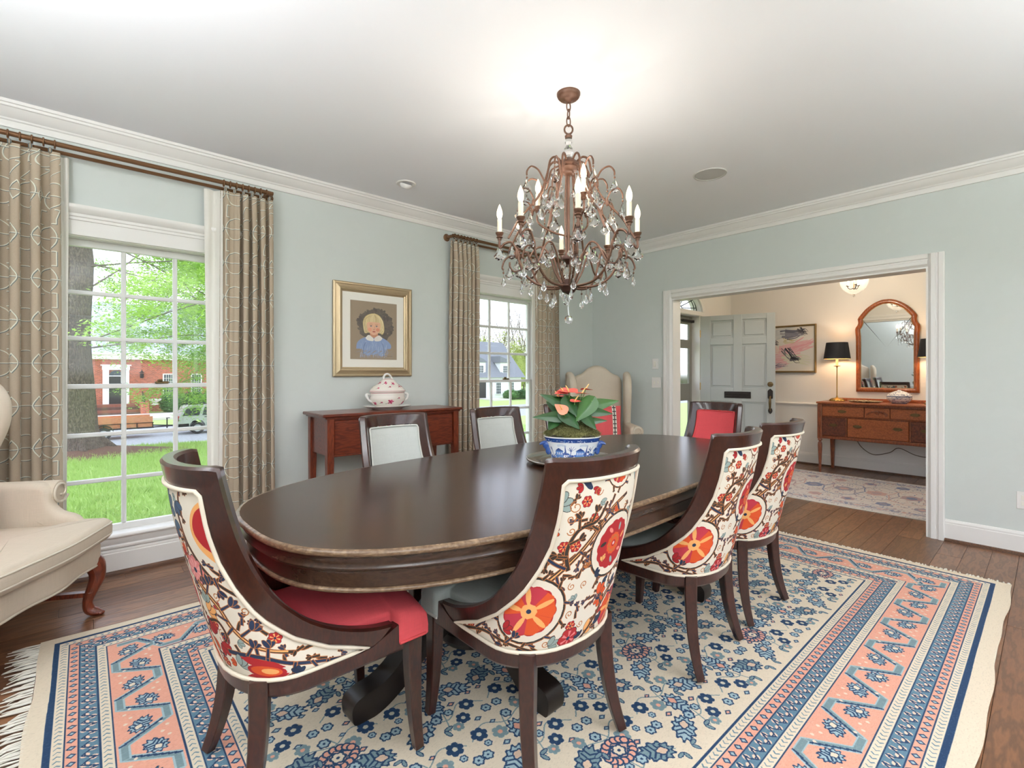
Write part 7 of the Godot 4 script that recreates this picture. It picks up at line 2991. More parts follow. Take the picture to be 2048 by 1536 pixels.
func hall() -> void:
	front_door()
	buffet()
	buffet_lamp(2.017, "brass buffet lamp with black shade between painting and mirror")
	buffet_lamp(2.955, "brass buffet lamp with black shade cut off by the right casing")
	wall_mirror()
	var prof := [V(0, 0), V(0, 0.034), V(0.004, 0.037), V(0.014, 0.037), V(0.017, 0.034), V(0.017, 0.020), V(0.024, 0.018), V(0.024, 0.010)]
	framed("abstract_painting", "abstract pink, grey and black painting in a thin gold frame", 0.80, 0.66, 0.024, 0.0, M.abstract, prof, M.gilt_dark, Transform3D(Basis(Vector3.UP, deg_to_rad(-90)), Vector3(2.628, 1.578, 1.324)))
	# on the buffet
	var y := 0.884
	var t := thing("lidded_bowl", "blue and white lidded porcelain bowl on the buffet", "bowl", Vector3(2.36, y, 2.651))
	var g := G.new()
	g.lathe(PackedVector2Array([V(0, 0), V(0.07, 0.0), V(0.072, 0.008), V(0.092, 0.02), V(0.115, 0.045), V(0.121, 0.07), V(0.117, 0.082)]), 36, Transform3D(), 1.0, 1.0, 1.2)
	for k in g.uv.size():
		g.uv[k] = V(g.uv[k].x, 1.0 - g.uv[k].y / 0.082)
	part(t, "bowl", g, M.bluewhite)
	g = G.new()
	g.lathe(PackedVector2Array([V(0.120, 0.082), V(0.122, 0.087), V(0.110, 0.105), V(0.085, 0.125), V(0.05, 0.140), V(0.022, 0.148), V(0.016, 0.156), V(0.010, 0.160), V(0, 0.161)]), 36, Transform3D(), 1.0, 1.0, 1.2)
	for k in g.uv.size():
		g.uv[k] = V(g.uv[k].x, 1.0 - (g.uv[k].y - 0.082) / 0.08)
	part(t, "lid", g, M.bluewhite)
	t = thing("serving_tray", "ornate tortoiseshell-patterned oval tray lying on the buffet", "tray", Vector3(2.30, y, 2.33))
	g = G.new()
	g.lathe(PackedVector2Array([V(0, 0.005), V(0.12, 0.005), V(0.15, 0.012), V(0.175, 0.022), V(0.178, 0.019), V(0.152, 0.006), V(0.12, 0.0), V(0, 0.0)]), 40, Transform3D(), 0.66, 1.0)
	for k in g.uv.size():
		g.uv[k] = V(g.uv[k].x * 4.0, g.uv[k].y * 9.0 + g.v[k].x * 3.0)
	part(t, "dish", g, M.tray_print)
	# cord hanging under the buffet
	g = G.new()
	g.tube(c3([Vector3(2.55, 0.42, 2.18), Vector3(2.58, 0.30, 2.24), Vector3(2.585, 0.225, 2.36), Vector3(2.58, 0.27, 2.52), Vector3(2.575, 0.335, 2.61), Vector3(2.58, 0.27, 2.76), Vector3(2.585, 0.26, 2.88), Vector3(2.57, 0.33, 3.02), Vector3(2.55, 0.42, 3.05)], 6), 0.004, 6)
	solo("lamp_cord", g, M.cord, "brown lamp cord looping under the buffet", "cord")
	# runner
	t = thing("runner_rug", "faded pink and grey runner rug on the hall floor", "rug", Vector3(1.285, 0, 2.70))
	g = G.new()
	var x := 0.795
	var z := 1.28
	g.v = PackedVector3Array([Vector3(-x, 0.009, -z), Vector3(x, 0.009, -z), Vector3(x, 0.009, z), Vector3(-x, 0.009, z)])
	g.n = PackedVector3Array([Vector3.UP, Vector3.UP, Vector3.UP, Vector3.UP])
	g.uv = PackedVector2Array([V(0, 0), V(1, 0), V(1, 1), V(0, 1)])
	g.ix = PackedInt32Array([0, 1, 2, 0, 2, 3])
	part(t, "pile", g, M.runner)
	g = G.new()
	g.box(Vector3(0, 0.0042, 0), Vector3(2 * x + 0.006, 0.0082, 2 * z + 0.006), 0.001)
	part(t, "binding", g, M.plate)
	# glass bell lantern
	t = thing("hall_lantern", "clear glass bell lantern hanging in the entrance hall", "pendant light", Vector3(1.445, 0, 2.418))
	g = G.new()
	g.lathe(PackedVector2Array([V(0, 2.085), V(0.012, 2.088), V(0.05, 2.10), V(0.10, 2.14), V(0.128, 2.20), V(0.132, 2.26), V(0.12, 2.33), V(0.112, 2.38), V(0.125, 2.41)]), 40, Transform3D(), 1.0, 1.0, 2.0)
	part(t, "glass_bell", g, M.clear)
	g = G.new()
	g.lathe(PackedVector2Array([V(0, 2.060), V(0.008, 2.064), V(0.012, 2.072), V(0.006, 2.080), V(0.014, 2.088), V(0, 2.09)]), 12)
	part(t, "finial", g, M.crystal)
	g = G.new()
	g.tube(PackedVector3Array([Vector3(0, 2.14, 0), Vector3(0, H - 0.03, 0)]), 0.006, 8)
	g.lathe(PackedVector2Array([V(0, H - 0.03), V(0.05, H - 0.02), V(0.06, H), V(0, H)]), 24)
	g.lathe(PackedVector2Array([V(0.127, 2.405), V(0.131, 2.41), V(0.127, 2.418), V(0.05, 2.46), V(0, 2.47), V(0, 2.46), V(0.05, 2.45)]), 32)
	part(t, "stem", g, M.old_brass)
	for k in 3:
		var a := TAU * k / 3.0 + 0.5
		var p := Vector3(cos(a) * 0.055, 0, sin(a) * 0.055)
		g = G.new()
		g.tube(c3([Vector3(0, 2.16, 0), Vector3(p.x * 0.6, 2.15, p.z * 0.6), Vector3(p.x, 2.17, p.z), Vector3(p.x, 2.185, p.z)], 4), 0.005, 6)
		g.lathe(PackedVector2Array([V(0, 2.18), V(0.016, 2.184), V(0.018, 2.19), V(0, 2.192)]), 12, T3(p.x, 0, p.z))
		part(t, "arm", g, M.black_metal)
		g = G.new()
		g.lathe(PackedVector2Array([V(0, 2.19), V(0.011, 2.19), V(0.011, 2.24), V(0, 2.24)]), 12, T3(p.x, 0, p.z))
		part(t, "candle", g, M.candle)
		g = G.new()
		g.ball(Vector3(p.x, 2.268, p.z), Vector3(0.013, 0.028, 0.013), 10, 8)
		part(t, "bulb", g, M.bulb)
		omni(t, Vector3(p.x, 2.268, p.z), LANTERN, rgb(255, 236, 212), 0.012)

# uplights out of view behind and beside the camera, placed to light the ceiling
func unseen_uplights() -> void:
	for k in 3:
		var x: float = [-5.6, -2.6, -5.62][k]
		var z: float = [5.5, 5.5, 2.5][k]
		var t := thing("unseen_uplight", ["unseen bronze uplight out of view near the left corner, lighting the ceiling", "unseen bronze uplight out of view near the middle of the wall, lighting the ceiling", "unseen bronze uplight out of view against the left wall, lighting the ceiling"][k], "floor lamp", Vector3(x, 0, z), 0, "unseen_uplights")
		var g := G.new()
		g.lathe(PackedVector2Array([V(0, 0), V(0.14, 0.0), V(0.145, 0.012), V(0.10, 0.024), V(0.03, 0.034), V(0.014, 0.05), V(0.012, 1.0), V(0.02, 1.02), V(0.012, 1.04), V(0.012, 1.60), V(0.02, 1.63), V(0, 1.63)]), 24)
		part(t, "stand", g, M.bronze_dark)
		g = G.new()
		g.lathe(PackedVector2Array([V(0, 1.62), V(0.05, 1.63), V(0.12, 1.66), V(0.18, 1.72), V(0.20, 1.78), V(0.195, 1.78), V(0.175, 1.725), V(0.118, 1.668), V(0.05, 1.64), V(0, 1.635)]), 36)
		part(t, "bowl_shade", g, M.candle)
		g = G.new()
		g.lathe(PackedVector2Array([V(0, 1.735), V(0.16, 1.735), V(0.16, 1.738), V(0, 1.738)]), 36)
		part(t, "lamp_diffuser", g, M.uplight_glow)
		var l := AreaLight3D.new()
		l.area_size = Vector2(0.26, 0.26)
		l.light_energy = UNSEEN_UPLIGHT * (0.8 if k == 2 else 1.1)
		l.light_color = rgb(246, 249, 255)
		l.area_range = 12.0
		l.shadow_enabled = true
		l.position = Vector3(0, 1.745, 0)
		l.rotation.x = PI / 2
		t.add_child(l, true)
# ---------------------------------------------------------------- outdoors
func ground_y(z: float) -> float:
	var d := (3.85 - z) / 1.247
	if z > -26.8:
		return look([0.0, 4.0, 10.0, 17.0, 24.6], [-0.45, -0.62, -1.0, -1.6, -2.42], d)
	return look([26.8, 38.0, 48.0, 90.0], [-2.42, -2.42, -2.08, -2.0], -z)

func sheet(x0: float, x1: float, zs: Array, lift := 0.0) -> G:
	var rows := []
	for z in zs:
		var row := PackedVector3Array()
		for i in 25:
			row.append(Vector3(lerpf(x0, x1, i / 24.0), ground_y(z) + lift, z))
		rows.append(row)
	var g := G.new()
	g.grid(rows)
	if g.n[0].y < 0:
		g.flip(0, 0)
	return g

func scatter(parent: Node, called: String, m: Mesh, mt: Material, xfs: Array) -> void:
	var mm := MultiMesh.new()
	mm.transform_format = MultiMesh.TRANSFORM_3D
	mm.mesh = m
	mm.instance_count = xfs.size()
	for i in xfs.size():
		mm.set_instance_transform(i, xfs[i])
	var o := MultiMeshInstance3D.new()
	o.multimesh = mm
	o.material_override = mt
	o.name = called
	parent.add_child(o, true)
	o.set_meta("kind", "stuff")

func tuft(n_: int, L: float, W: float, seed_: int, spread: float) -> ArrayMesh:
	# a spray of small leaves
	var r := RandomNumberGenerator.new()
	r.seed = seed_
	var g := G.new()
	for i in n_:
		var c := Vector3(r.randf_range(-1, 1), r.randf_range(-0.45, 0.45), r.randf_range(-1, 1)) * spread
		var d := Vector3(r.randf_range(-1, 1), r.randf_range(-0.5, 0.3), r.randf_range(-1, 1)).normalized()
		var s := d.cross(Vector3(r.randf_range(-0.5, 0.5), 1, r.randf_range(-0.5, 0.5))).normalized()
		g.face([c, c + d * L * 0.5 + s * W, c + d * L, c + d * L * 0.5 - s * W], Vector3.UP)
	return g.mesh()

func rnd_basis(r: RandomNumberGenerator, k: float) -> Basis:
	return Basis.from_euler(Vector3(r.randf_range(-0.4, 0.4), r.randf() * TAU, r.randf_range(-0.4, 0.4))).scaled(Vector3.ONE * k * r.randf_range(0.75, 1.25))

func branch(g: G, a: Vector3, dir: Vector3, L: float, rad: float, depth: int, r: RandomNumberGenerator, tips: Array, droop := 0.0, spread := 0.7) -> void:
	var pts := [a]
	var p := a
	var d := dir.normalized()
	for i in 3:
		d = (d + Vector3(r.randf_range(-0.2, 0.2), r.randf_range(-0.12, 0.15) - droop, r.randf_range(-0.2, 0.2))).normalized()
		p += d * L / 3.0
		pts.append(p)
		tips.append(p)
	g.tube(PackedVector3Array(pts), [rad, rad * 0.82, rad * 0.66, rad * 0.5], 6 if rad > 0.06 else 3)
	if depth > 0:
		for k in (3 if depth > 1 else 2):
			var q: Vector3 = pts[1 + k % 3]
			var nd := (d + Vector3(r.randf_range(-1, 1), r.randf_range(-0.5, 0.6), r.randf_range(-1, 1)) * spread).normalized()
			branch(g, q, nd, L * r.randf_range(0.5, 0.75), rad * 0.5, depth - 1, r, tips, droop, spread)

func bush(called: String, label: String, cat: String, at: Vector3, size: Vector3, n_: int, mt: Material, leaf: Mesh, seed_: int, k: float, group := "") -> void:
	var t := thing(called, label, cat, at, 0, group)
	var r := RandomNumberGenerator.new()
	r.seed = seed_
	var g := G.new()
	g.ball(Vector3(0, size.y * 0.46, 0), size * 0.40, 14, 10)
	part(t, "leafy_core", g, mt)
	var xs := []
	for i in n_:
		var d := Vector3(r.randf_range(-1, 1), r.randf_range(-0.75, 1), r.randf_range(-1, 1)).normalized()
		var q := Vector3(d.x * size.x * 0.47, size.y * 0.48 + d.y * size.y * 0.46, d.z * size.z * 0.47)
		xs.append(Transform3D(rnd_basis(r, k), q))
	scatter(t, "foliage", leaf, mt, xs)

func far_window(parent: Node, x: float, y: float, z: float, w: float, h: float, fm: Material, cols: int, rws: int) -> void:
	var o := Node3D.new()
	o.name = "window"
	parent.add_child(o, true)
	o.position = Vector3(x, y, z)
	var g := G.new()
	g.box(Vector3(0, 0, 0.0), Vector3(w, h, 0.06))
	part(o, "pane", g, M.far_glass)
	g = G.new()
	for s in [-1.0, 1.0]:
		g.box(Vector3(s * (w * 0.5 + 0.04), 0, 0.03), Vector3(0.09, h + 0.18, 0.1))
		g.box(Vector3(0, s * (h * 0.5 + 0.05), 0.03), Vector3(w, 0.09, 0.1))
	for i in range(1, cols):
		g.box(Vector3(-w * 0.5 + w * i / cols, 0, 0.035), Vector3(0.03, h, 0.03))
	for i in range(1, rws):
		g.box(Vector3(0, -h * 0.5 + h * i / rws, 0.036), Vector3(w, 0.03, 0.03))
	part(o, "window_frame", g, fm)

func outdoors() -> void:
	var zs := [-0.16]
	for i in 27:
		zs.append(-1.0 * (i + 1) + (0.2 if i == 26 else 0.0))
	var lawn := struct("ground_lawn", sheet(-70, 110, zs), M.grass, "bright green sloping front lawn")
	var g := sheet(-90, 120, [-26.8, -30.0, -34.0, -38.0])
	struct("ground_road", g, M.road, "pale grey street beyond the lawn")
	struct("ground_verge", sheet(-90, 130, [-38.0, -42.0, -46.0, -50.0, -60.0, -90.0]), M.grass)
	g = G.new()
	bx(g, -60, 60, -0.6, -0.35, 5.25, 60)
	bx(g, -60, XL - 0.15, -0.6, -0.35, -0.16, 5.25)
	bx(g, XF + 0.15, 90, -0.6, -0.35, -0.16, 5.25)
	struct("ground_garden", g, M.grass)
	var r := RandomNumberGenerator.new()
	r.seed = 17
	# grass blades on the near lawn
	var blades := G.new()
	for i in 14:
		var c := Vector3(r.randf_range(-0.1, 0.1), 0, r.randf_range(-0.1, 0.1))
		var h := r.randf_range(0.05, 0.11)
		var l := Vector3(r.randf_range(-0.05, 0.05), h, r.randf_range(-0.05, 0.05))
		var s := Vector3(r.randf_range(-1, 1), 0, r.randf_range(-1, 1)).normalized() * 0.006
		blades.face([c - s, c + s, c + l], Vector3(0, 0.3, 1))
	var xs := []
	for i in 5200:
		var d := 2.4 + 16.0 * pow(r.randf(), 1.6)
		var px := r.randf_range(120, 440) if i % 6 else r.randf_range(930, 1080)
		var u := (px - 1024.0) / 963.0
		var x := -4.77 + d * 1.24 * (0.6645 + 0.7473 * u)
		var z := 3.85 + d * 1.24 * (-0.7473 + 0.6645 * u)
		if z < -0.6 and z > -25.0:
			xs.append(Transform3D(rnd_basis(r, 1.0 + d * 0.05), Vector3(x, ground_y(z), z)))
	var gr := thing("lawn_grass", "short bright green grass blades on the front lawn", "grass")
	gr.set_meta("kind", "stuff")
	scatter(gr, "grass_blades", blades.mesh(), M.blade, xs)
	# the big tree
	var tx := -5.0
	var tz := -19.0
	var ty := -1.2
	var tr := thing("shade_tree", "big rough-barked tree with light green sprays outside the left window", "tree", Vector3(tx, ty, tz))
	g = G.new()
	var path := PackedVector3Array()
	var rad := []
	for i in 15:
		var y := [-0.35, 0.0, 0.15, 0.35, 0.6, 1.0, 1.8, 2.8, 3.8, 4.8, 5.8, 6.4, 7.2, 8.5, 10.0][i] as float
		path.append(Vector3(0.05 * sin(y * 1.3), y, 0.04 * cos(y)))
		rad.append(look([-0.4, 0.0, 0.3, 0.7, 2.0, 5.5, 6.2, 10.0], [1.15, 0.85, 0.66, 0.56, 0.50, 0.43, 0.47, 0.34], y))
	g.tube(path, rad, 20)
	for k in 6:
		var a := TAU * k / 6.0 + 0.3
		g.tube(PackedVector3Array([Vector3(cos(a) * 0.3, 0.6, sin(a) * 0.3), Vector3(cos(a) * 0.62, 0.1, sin(a) * 0.62), Vector3(cos(a) * 1.15, -0.25, sin(a) * 1.15)]), [0.22, 0.2, 0.08], 8)
	part(tr, "trunk", g, M.bark)
	var tips := []
	g = G.new()
	for q in [[5.3, 1.0, 0.9, 0.3, 4.0], [3.5, 0.7, 0.45, 0.9, 4.5], [3.3, 1.0, 0.35, -0.5, 5.5], [6.2, 1.0, 0.3, 0.8, 5.5], [6.4, 0.9, -0.2, -0.3, 6.0], [7.4, 0.8, -0.35, 0.2, 6.5], [7.0, 1.0, -0.1, 0.6, 7.0]]:
		branch(g, Vector3(0.2, q[0], 0.1), Vector3(q[1], q[2], q[3]), q[4], 0.034, 4, r, tips, 0.05, 0.85)
	part(tr, "branches", g, M.bark2)
	var spray := tuft(16, 0.13, 0.028, 5, 0.30)
	xs = []
	for p in tips:
		if p.y < 2.6:
			continue
		for k in 2:
			xs.append(Transform3D(rnd_basis(r, 1.0), p + Vector3(r.randf_range(-0.3, 0.3), r.randf_range(-0.15, 0.15), r.randf_range(-0.3, 0.3))))
	scatter(tr, "foliage", spray, M.needle, xs)
	# a second tree to the right of it, whose limbs hang into the view
	var t2 := thing("street_tree", "light green tree whose limbs hang over the brick house", "tree", Vector3(6.5, ground_y(-24.0), -24.0))
	g = G.new()
	g.tube(PackedVector3Array([Vector3(0, -0.2, 0), Vector3(0, 2.0, 0), Vector3(0.05, 5.0, 0), Vector3(0, 9.0, 0)]), [0.4, 0.33, 0.28, 0.2], 12)
	part(t2, "trunk", g, M.bark)
	tips = []
	g = G.new()
	for q in [[6.4, -1.0, 0.15, 0.1, 6.0], [7.4, -1.0, 0.0, 0.4, 6.5], [8.4, -1.0, 0.1, -0.2, 6.0], [5.8, -1.0, 0.0, 0.3, 5.0], [9.0, -0.8, 0.3, 0.3, 5.0], [7.0, -0.8, -0.05, -0.6, 5.5]]:
		branch(g, Vector3(0, q[0], 0), Vector3(q[1], q[2], q[3]), q[4], 0.034, 4, r, tips, 0.05, 0.85)
	part(t2, "branches", g, M.bark2)
	xs = []
	for p in tips:
		for k in 2:
			xs.append(Transform3D(rnd_basis(r, 1.05), p + Vector3(r.randf_range(-0.35, 0.35), r.randf_range(-0.15, 0.15), r.randf_range(-0.35, 0.35))))
	scatter(t2, "foliage", spray, M.needle2, xs)
	# mulch round the big tree
	g = G.new()
	var rows := []
	for i in 7:
		var s := i / 6.0
		var row := PackedVector3Array()
		for j in 41:
			var a := TAU * (j % 40) / 40.0
			var q := 2.9 * s * (1.0 + 0.12 * sin(a * 3.0 + 1.0))
			var z := sin(a) * q * 1.1
			var x := cos(a) * q + 0.5 * s
			row.append(Vector3(x, maxf(ground_y(tz + z) + 0.03, lerpf(ty + 0.05, ground_y(tz + z) + 0.02, pow(s, 0.7))), z))
		rows.append(row)
	g.grid(rows)
	if g.n[60].y < 0:
		g.flip(0, 0)
	solo("mulch_bed", g, M.mulch, "brown mulch ring at the foot of the big tree", "mulch", Vector3(tx, 0, tz))
	brick_house()
	vehicles()
	white_house()
	# shrubs
	var box_leaf := tuft(10, 0.16, 0.05, 9, 0.16)
	for k in 4:
		bush("clipped_hedge", ["round clipped hedge left of the house window across the street", "clipped hedge under the brick house window across the street", "clipped hedge behind the parked silver car", "clipped hedge at the right end of the brick house"][k], "hedge", Vector3(1.0 + k * 1.45, ground_y(-46.6), -46.6), Vector3(2.0, 1.85, 1.7), 420, M.hedge if k % 2 else M.hedge2, box_leaf, 40 + k, 1.0, "hedge of the brick house")
	for k in 3:
		bush("boxwood", ["rounded boxwood nearest the door of the white house", "middle boxwood before the white house", "boxwood at the right end of the white house"][k], "shrub", Vector3(37.6 + k * 2.0, ground_y(-44.0), -44.0), Vector3(2.5, 1.35, 1.6), 300, M.hedge if k % 2 else M.hedge2, box_leaf, 60 + k, 1.0, "boxwoods of the white house")
	var small := tuft(9, 0.07, 0.02, 19, 0.06)
	bush("flower_bed_shrub", "leafy shrub outside the left window sill", "shrub", Vector3(-4.78, ground_y(-0.9) + 0.0, -0.9), Vector3(0.42, 0.62, 0.4), 260, M.hedge, small, 71, 0.9)
	bush("flower_bed_shrub", "small pale blue-flowered plant outside the left window sill", "shrub", Vector3(-4.52, ground_y(-0.9), -0.9), Vector3(0.3, 0.46, 0.34), 130, M.blue_flower, small, 72, 0.5)
	bush("flower_bed_shrub", "leafy shrub outside the left window behind the coral-seated chair", "shrub", Vector3(-4.17, ground_y(-0.9), -0.9), Vector3(0.34, 0.56, 0.34), 200, M.hedge2, small, 73, 0.9)
	bush("porch_fern", "green fern seen through the storm door", "plant", Vector3(1.45, -0.1, -0.2), Vector3(0.7, 0.85, 0.6), 420, M.hedge2, small, 74, 1.4)
	g = G.new()
	bx(g, 0.2, 2.6, -0.4, -0.1, -1.5, 0.41)
	struct("ground_porch", g, M.walk)
	# wood behind the white house
	var bud := tuft(9, 0.5, 0.12, 29, 0.7)
	for k in 20:
		var z := -62.0 - r.randf_range(0.0, 14.0)
		var u := (lerpf(925.0, 1085.0, (k + 0.3 + 0.4 * r.randf()) / 20.0) - 1024.0) / 963.0
		var d := (3.85 - z) / (0.7473 - 0.6645 * u)
		var x := -4.77 + d * (0.6645 + 0.7473 * u)
		var kind := k % 3
		var w := thing("woodland_tree", WOOD_LABELS[k % 3] % ORD[k], "tree", Vector3(x, -2.1, z), 0, "bare trees behind the white house")
		g = G.new()
		tips = []
		var hh := r.randf_range(11.0, 19.0)
		branch(g, Vector3(0, -0.3, 0), Vector3(r.randf_range(-0.06, 0.06), 1, 0), hh * 0.62, r.randf_range(0.12, 0.22), 3, r, tips, -0.12, 0.42)
		part(w, "trunk_and_branches", g, M.bark2 if kind else M.bark3)
		xs = []
		if kind != 0:
			for p in tips:
				if p.y < hh * 0.72 and r.randf() < (0.85 if kind == 1 else 0.4):
					xs.append(Transform3D(rnd_basis(r, 1.0), p))
			for q in 10:
				xs.append(Transform3D(rnd_basis(r, 1.3), Vector3(r.randf_range(-1.6, 1.6), r.randf_range(2.0, 8.0), r.randf_range(-1, 1))))
			scatter(w, "foliage", bud, M.budding, xs)
	for k in 9:
		var z := -66.0 - (k % 3) * 3.0
		var u := (935.0 + k * 17.0 - 1024.0) / 963.0
		var d := (3.85 - z) / (0.7473 - 0.6645 * u)
		bush("woodland_thicket", "yellow-green budding thicket in the wood behind the white house, %s from left" % ORD[k], "shrub", Vector3(-4.77 + d * (0.6645 + 0.7473 * u), -2.1, z), Vector3(5.0, r_h(k), 4.0), 170, M.budding, bud, 90 + k, 0.9, "thicket behind the white house")

const WOOD_LABELS := ["tall bare grey tree behind the white house, %s trunk from the left", "budding yellow-green tree behind the white house, %s trunk from the left", "thinly leaved tree behind the white house, %s trunk from the left"]
const ORD := ["first", "second", "third", "fourth", "fifth", "sixth", "seventh", "eighth", "ninth", "tenth", "eleventh", "twelfth", "thirteenth", "fourteenth", "fifteenth", "sixteenth", "seventeenth", "eighteenth", "nineteenth", "twentieth"]

func r_h(k: int) -> float:
	return [6.5, 8.5, 7.0, 9.0, 6.0, 8.0, 9.5, 7.5, 8.5][k]

func brick_house() -> void:
	var z := -48.5
	var t := thing("brick_house", "red brick house with slate roof and white doorway across the street", "house", Vector3(0, 0, z))
	var g := G.new()
	bx(g, -13, 12, -2.3, 2.45, -8, 0)
	part(t, "wall", g, M.brick)
	g = G.new()
	bx(g, -13.3, 12.3, 2.42, 2.82, -8.4, 0.4)
	bx(g, -13.4, 12.4, 2.80, 2.92, -8.5, 0.52)
	part(t, "cornice", g, M.cream_paint)
	g = G.new()
	var xf := Transform3D(Basis(Vector3(0, 0, -1), Vector3(0, 1, 0), Vector3(1, 0, 0)), Vector3(-13.4, 0, 0))
	g.extrude(PackedVector2Array([V(-0.5, 2.9), V(8.5, 2.9), V(6.5, 7.4), V(4.0, 7.6)]), 25.8, xf)
	part(t, "roof", g, M.slate)
	for q in [[-2.83, 3.45], [2.03, 3.5], [-8.0, 3.45], [7.2, 3.5]]:
		var d := Node3D.new()
		d.name = "dormer"
		t.add_child(d, true)
		d.position = Vector3(q[0], q[1], -0.35)
		g = G.new()
		g.box(Vector3(0, 0.05, -1.0), Vector3(1.15, 1.5, 2.0))
		part(d, "cheek", g, M.white_paint)
		g = G.new()
		g.extrude(PackedVector2Array([V(-0.75, 0.78), V(0.75, 0.78), V(0, 1.5)]), 2.3, T3(0, 0, -2.1))
		part(d, "gable", g, M.slate)
		far_window(d, 0, 0.0, 0.03, 0.72, 1.1, M.cream_paint, 4, 4)
	# doorway
	var dw := Node3D.new()
	dw.name = "doorway"
	t.add_child(dw, true)
	dw.position = Vector3(-2.75, 0, 0.05)
	g = G.new()
	for s in [-1.0, 1.0]:
		g.box(Vector3(s * 0.66, 0.1, 0.05), Vector3(0.4, 2.9, 0.2))
	g.box(Vector3(0, 1.72, 0.06), Vector3(1.8, 0.36, 0.24))
	g.box(Vector3(0, 1.93, 0.1), Vector3(2.0, 0.09, 0.34))
	part(dw, "surround", g, M.white_paint)
	g = G.new()
	g.box(Vector3(0, -0.12, 0.0), Vector3(0.92, 2.5, 0.1))
	g.box(Vector3(0, 0.12, 0.06), Vector3(0.7, 0.6, 0.04))
	g.box(Vector3(0, -0.75, 0.06), Vector3(0.7, 0.6, 0.04))
	part(dw, "door", g, M.dark_door)
	g = G.new()
	var fan := PackedVector2Array()
	for i in 13:
		var a := PI * i / 12.0
		fan.append(V(cos(a) * 0.44, 1.08 + sin(a) * 0.4))
	g.extrude(fan, 0.05, T3(0, 0, 0.05))
	part(dw, "fanlight", g, M.far_glass)
	g = G.new()
	g.box(Vector3(0, 1.03, 0.08), Vector3(0.92, 0.07, 0.06))
	part(dw, "transom", g, M.white_paint)
	for q in [[0.86, 0.18], [2.95, 0.18], [6.0, 0.18], [8.6, 0.18], [-6.2, 0.18], [-8.8, 0.18]]:
		far_window(t, q[0], q[1], 0.03, 0.68, 1.9, M.cream_paint, 4, 6)
	g = G.new()
	g.box(Vector3(-1.05, 1.05, 0.35), Vector3(0.26, 0.42, 0.26), 0.05)
	g.lathe(PackedVector2Array([V(0.2, 1.28), V(0.06, 1.42), V(0.03, 1.52), V(0, 1.56)]), 8, T3(-1.05, 0, 0.35))
	g.box(Vector3(-1.05, 0.92, 0.16), Vector3(0.05, 0.05, 0.34))
	part(t, "lantern", g, M.black_metal)
	# steps and cheek walls
	for k in 4:
		g = G.new()
		bx(g, -4.3 + k * 0.0, -1.3, -2.2, -1.95 + k * 0.21, 0.0, 2.6 - k * 0.5)
		part(t, "step", g, M.brick_step if k % 2 else M.step_dark)
	for s in [[-4.8, -4.3], [-1.3, -0.75]]:
		g = G.new()
		bx(g, s[0], s[1], -2.3, -1.15, 0.0, 2.8)
		part(t, "cheek_wall", g, M.brick)
	for s in [-4.55, -1.0]:
		g = G.new()
		for k in 8:
			var q := k / 7.0
			g.tube(PackedVector3Array([Vector3(s, -1.2, 0.3 + q * 2.2), Vector3(s, -0.35 - q * 0.4, 0.3 + q * 2.2)]), 0.03, 5)
		g.tube(c3([Vector3(s, -0.35, 0.2), Vector3(s, -0.5, 1.2), Vector3(s, -0.75, 2.6)], 4), 0.05, 6)
		part(t, "iron_railing", g, M.black_metal)
	g = G.new()
	bx(g, -6.5, 3.5, -2.3, -2.06, 2.6, 4.6)
	bx(g, -9.5, 0.4, -2.3, -2.12, 4.6, 7.2)
	part(t, "front_walk", g, M.walk)
	g = G.new()
	g.lathe(PackedVector2Array([V(0, -1.2), V(0.28, -1.2), V(0.16, -1.1), V(0.16, -1.0), V(0.4, -0.85), V(0.45, -0.72), V(0, -0.72)]), 12, T3(-0.35, -0.15, 2.8))
	part(t, "stone_urn", g, M.walk)

func wheel(parent: Node, at: Vector3, rad: float, w: float) -> void:
	var o := Node3D.new()
	o.name = "wheel"
	parent.add_child(o, true)
	o.position = at
	var xf := Transform3D(Basis(Vector3.RIGHT, PI / 2), Vector3.ZERO)
	var g := G.new()
	g.lathe(PackedVector2Array([V(rad * 0.6, -w * 0.5), V(rad * 0.9, -w * 0.5), V(rad, -w * 0.3), V(rad, w * 0.3), V(rad * 0.9, w * 0.5), V(rad * 0.6, w * 0.5)]), 28, xf)
	part(o, "tyre", g, M.tyre)
	g = G.new()
	g.lathe(PackedVector2Array([V(0, w * 0.36), V(rad * 0.16, w * 0.36), V(rad * 0.2, w * 0.3), V(rad * 0.56, w * 0.34), V(rad * 0.62, w * 0.5), V(rad * 0.62, -w * 0.4), V(0, -w * 0.4)]), 24, xf)
	for k in 6:
		var a := TAU * k / 6.0
		g.box(Vector3(cos(a) * rad * 0.36, sin(a) * rad * 0.36, w * 0.36), Vector3(rad * 0.42, rad * 0.12, 0.03), 0.005, Basis(Vector3(0, 0, 1), a))
	part(o, "rim", g, M.rim_metal)

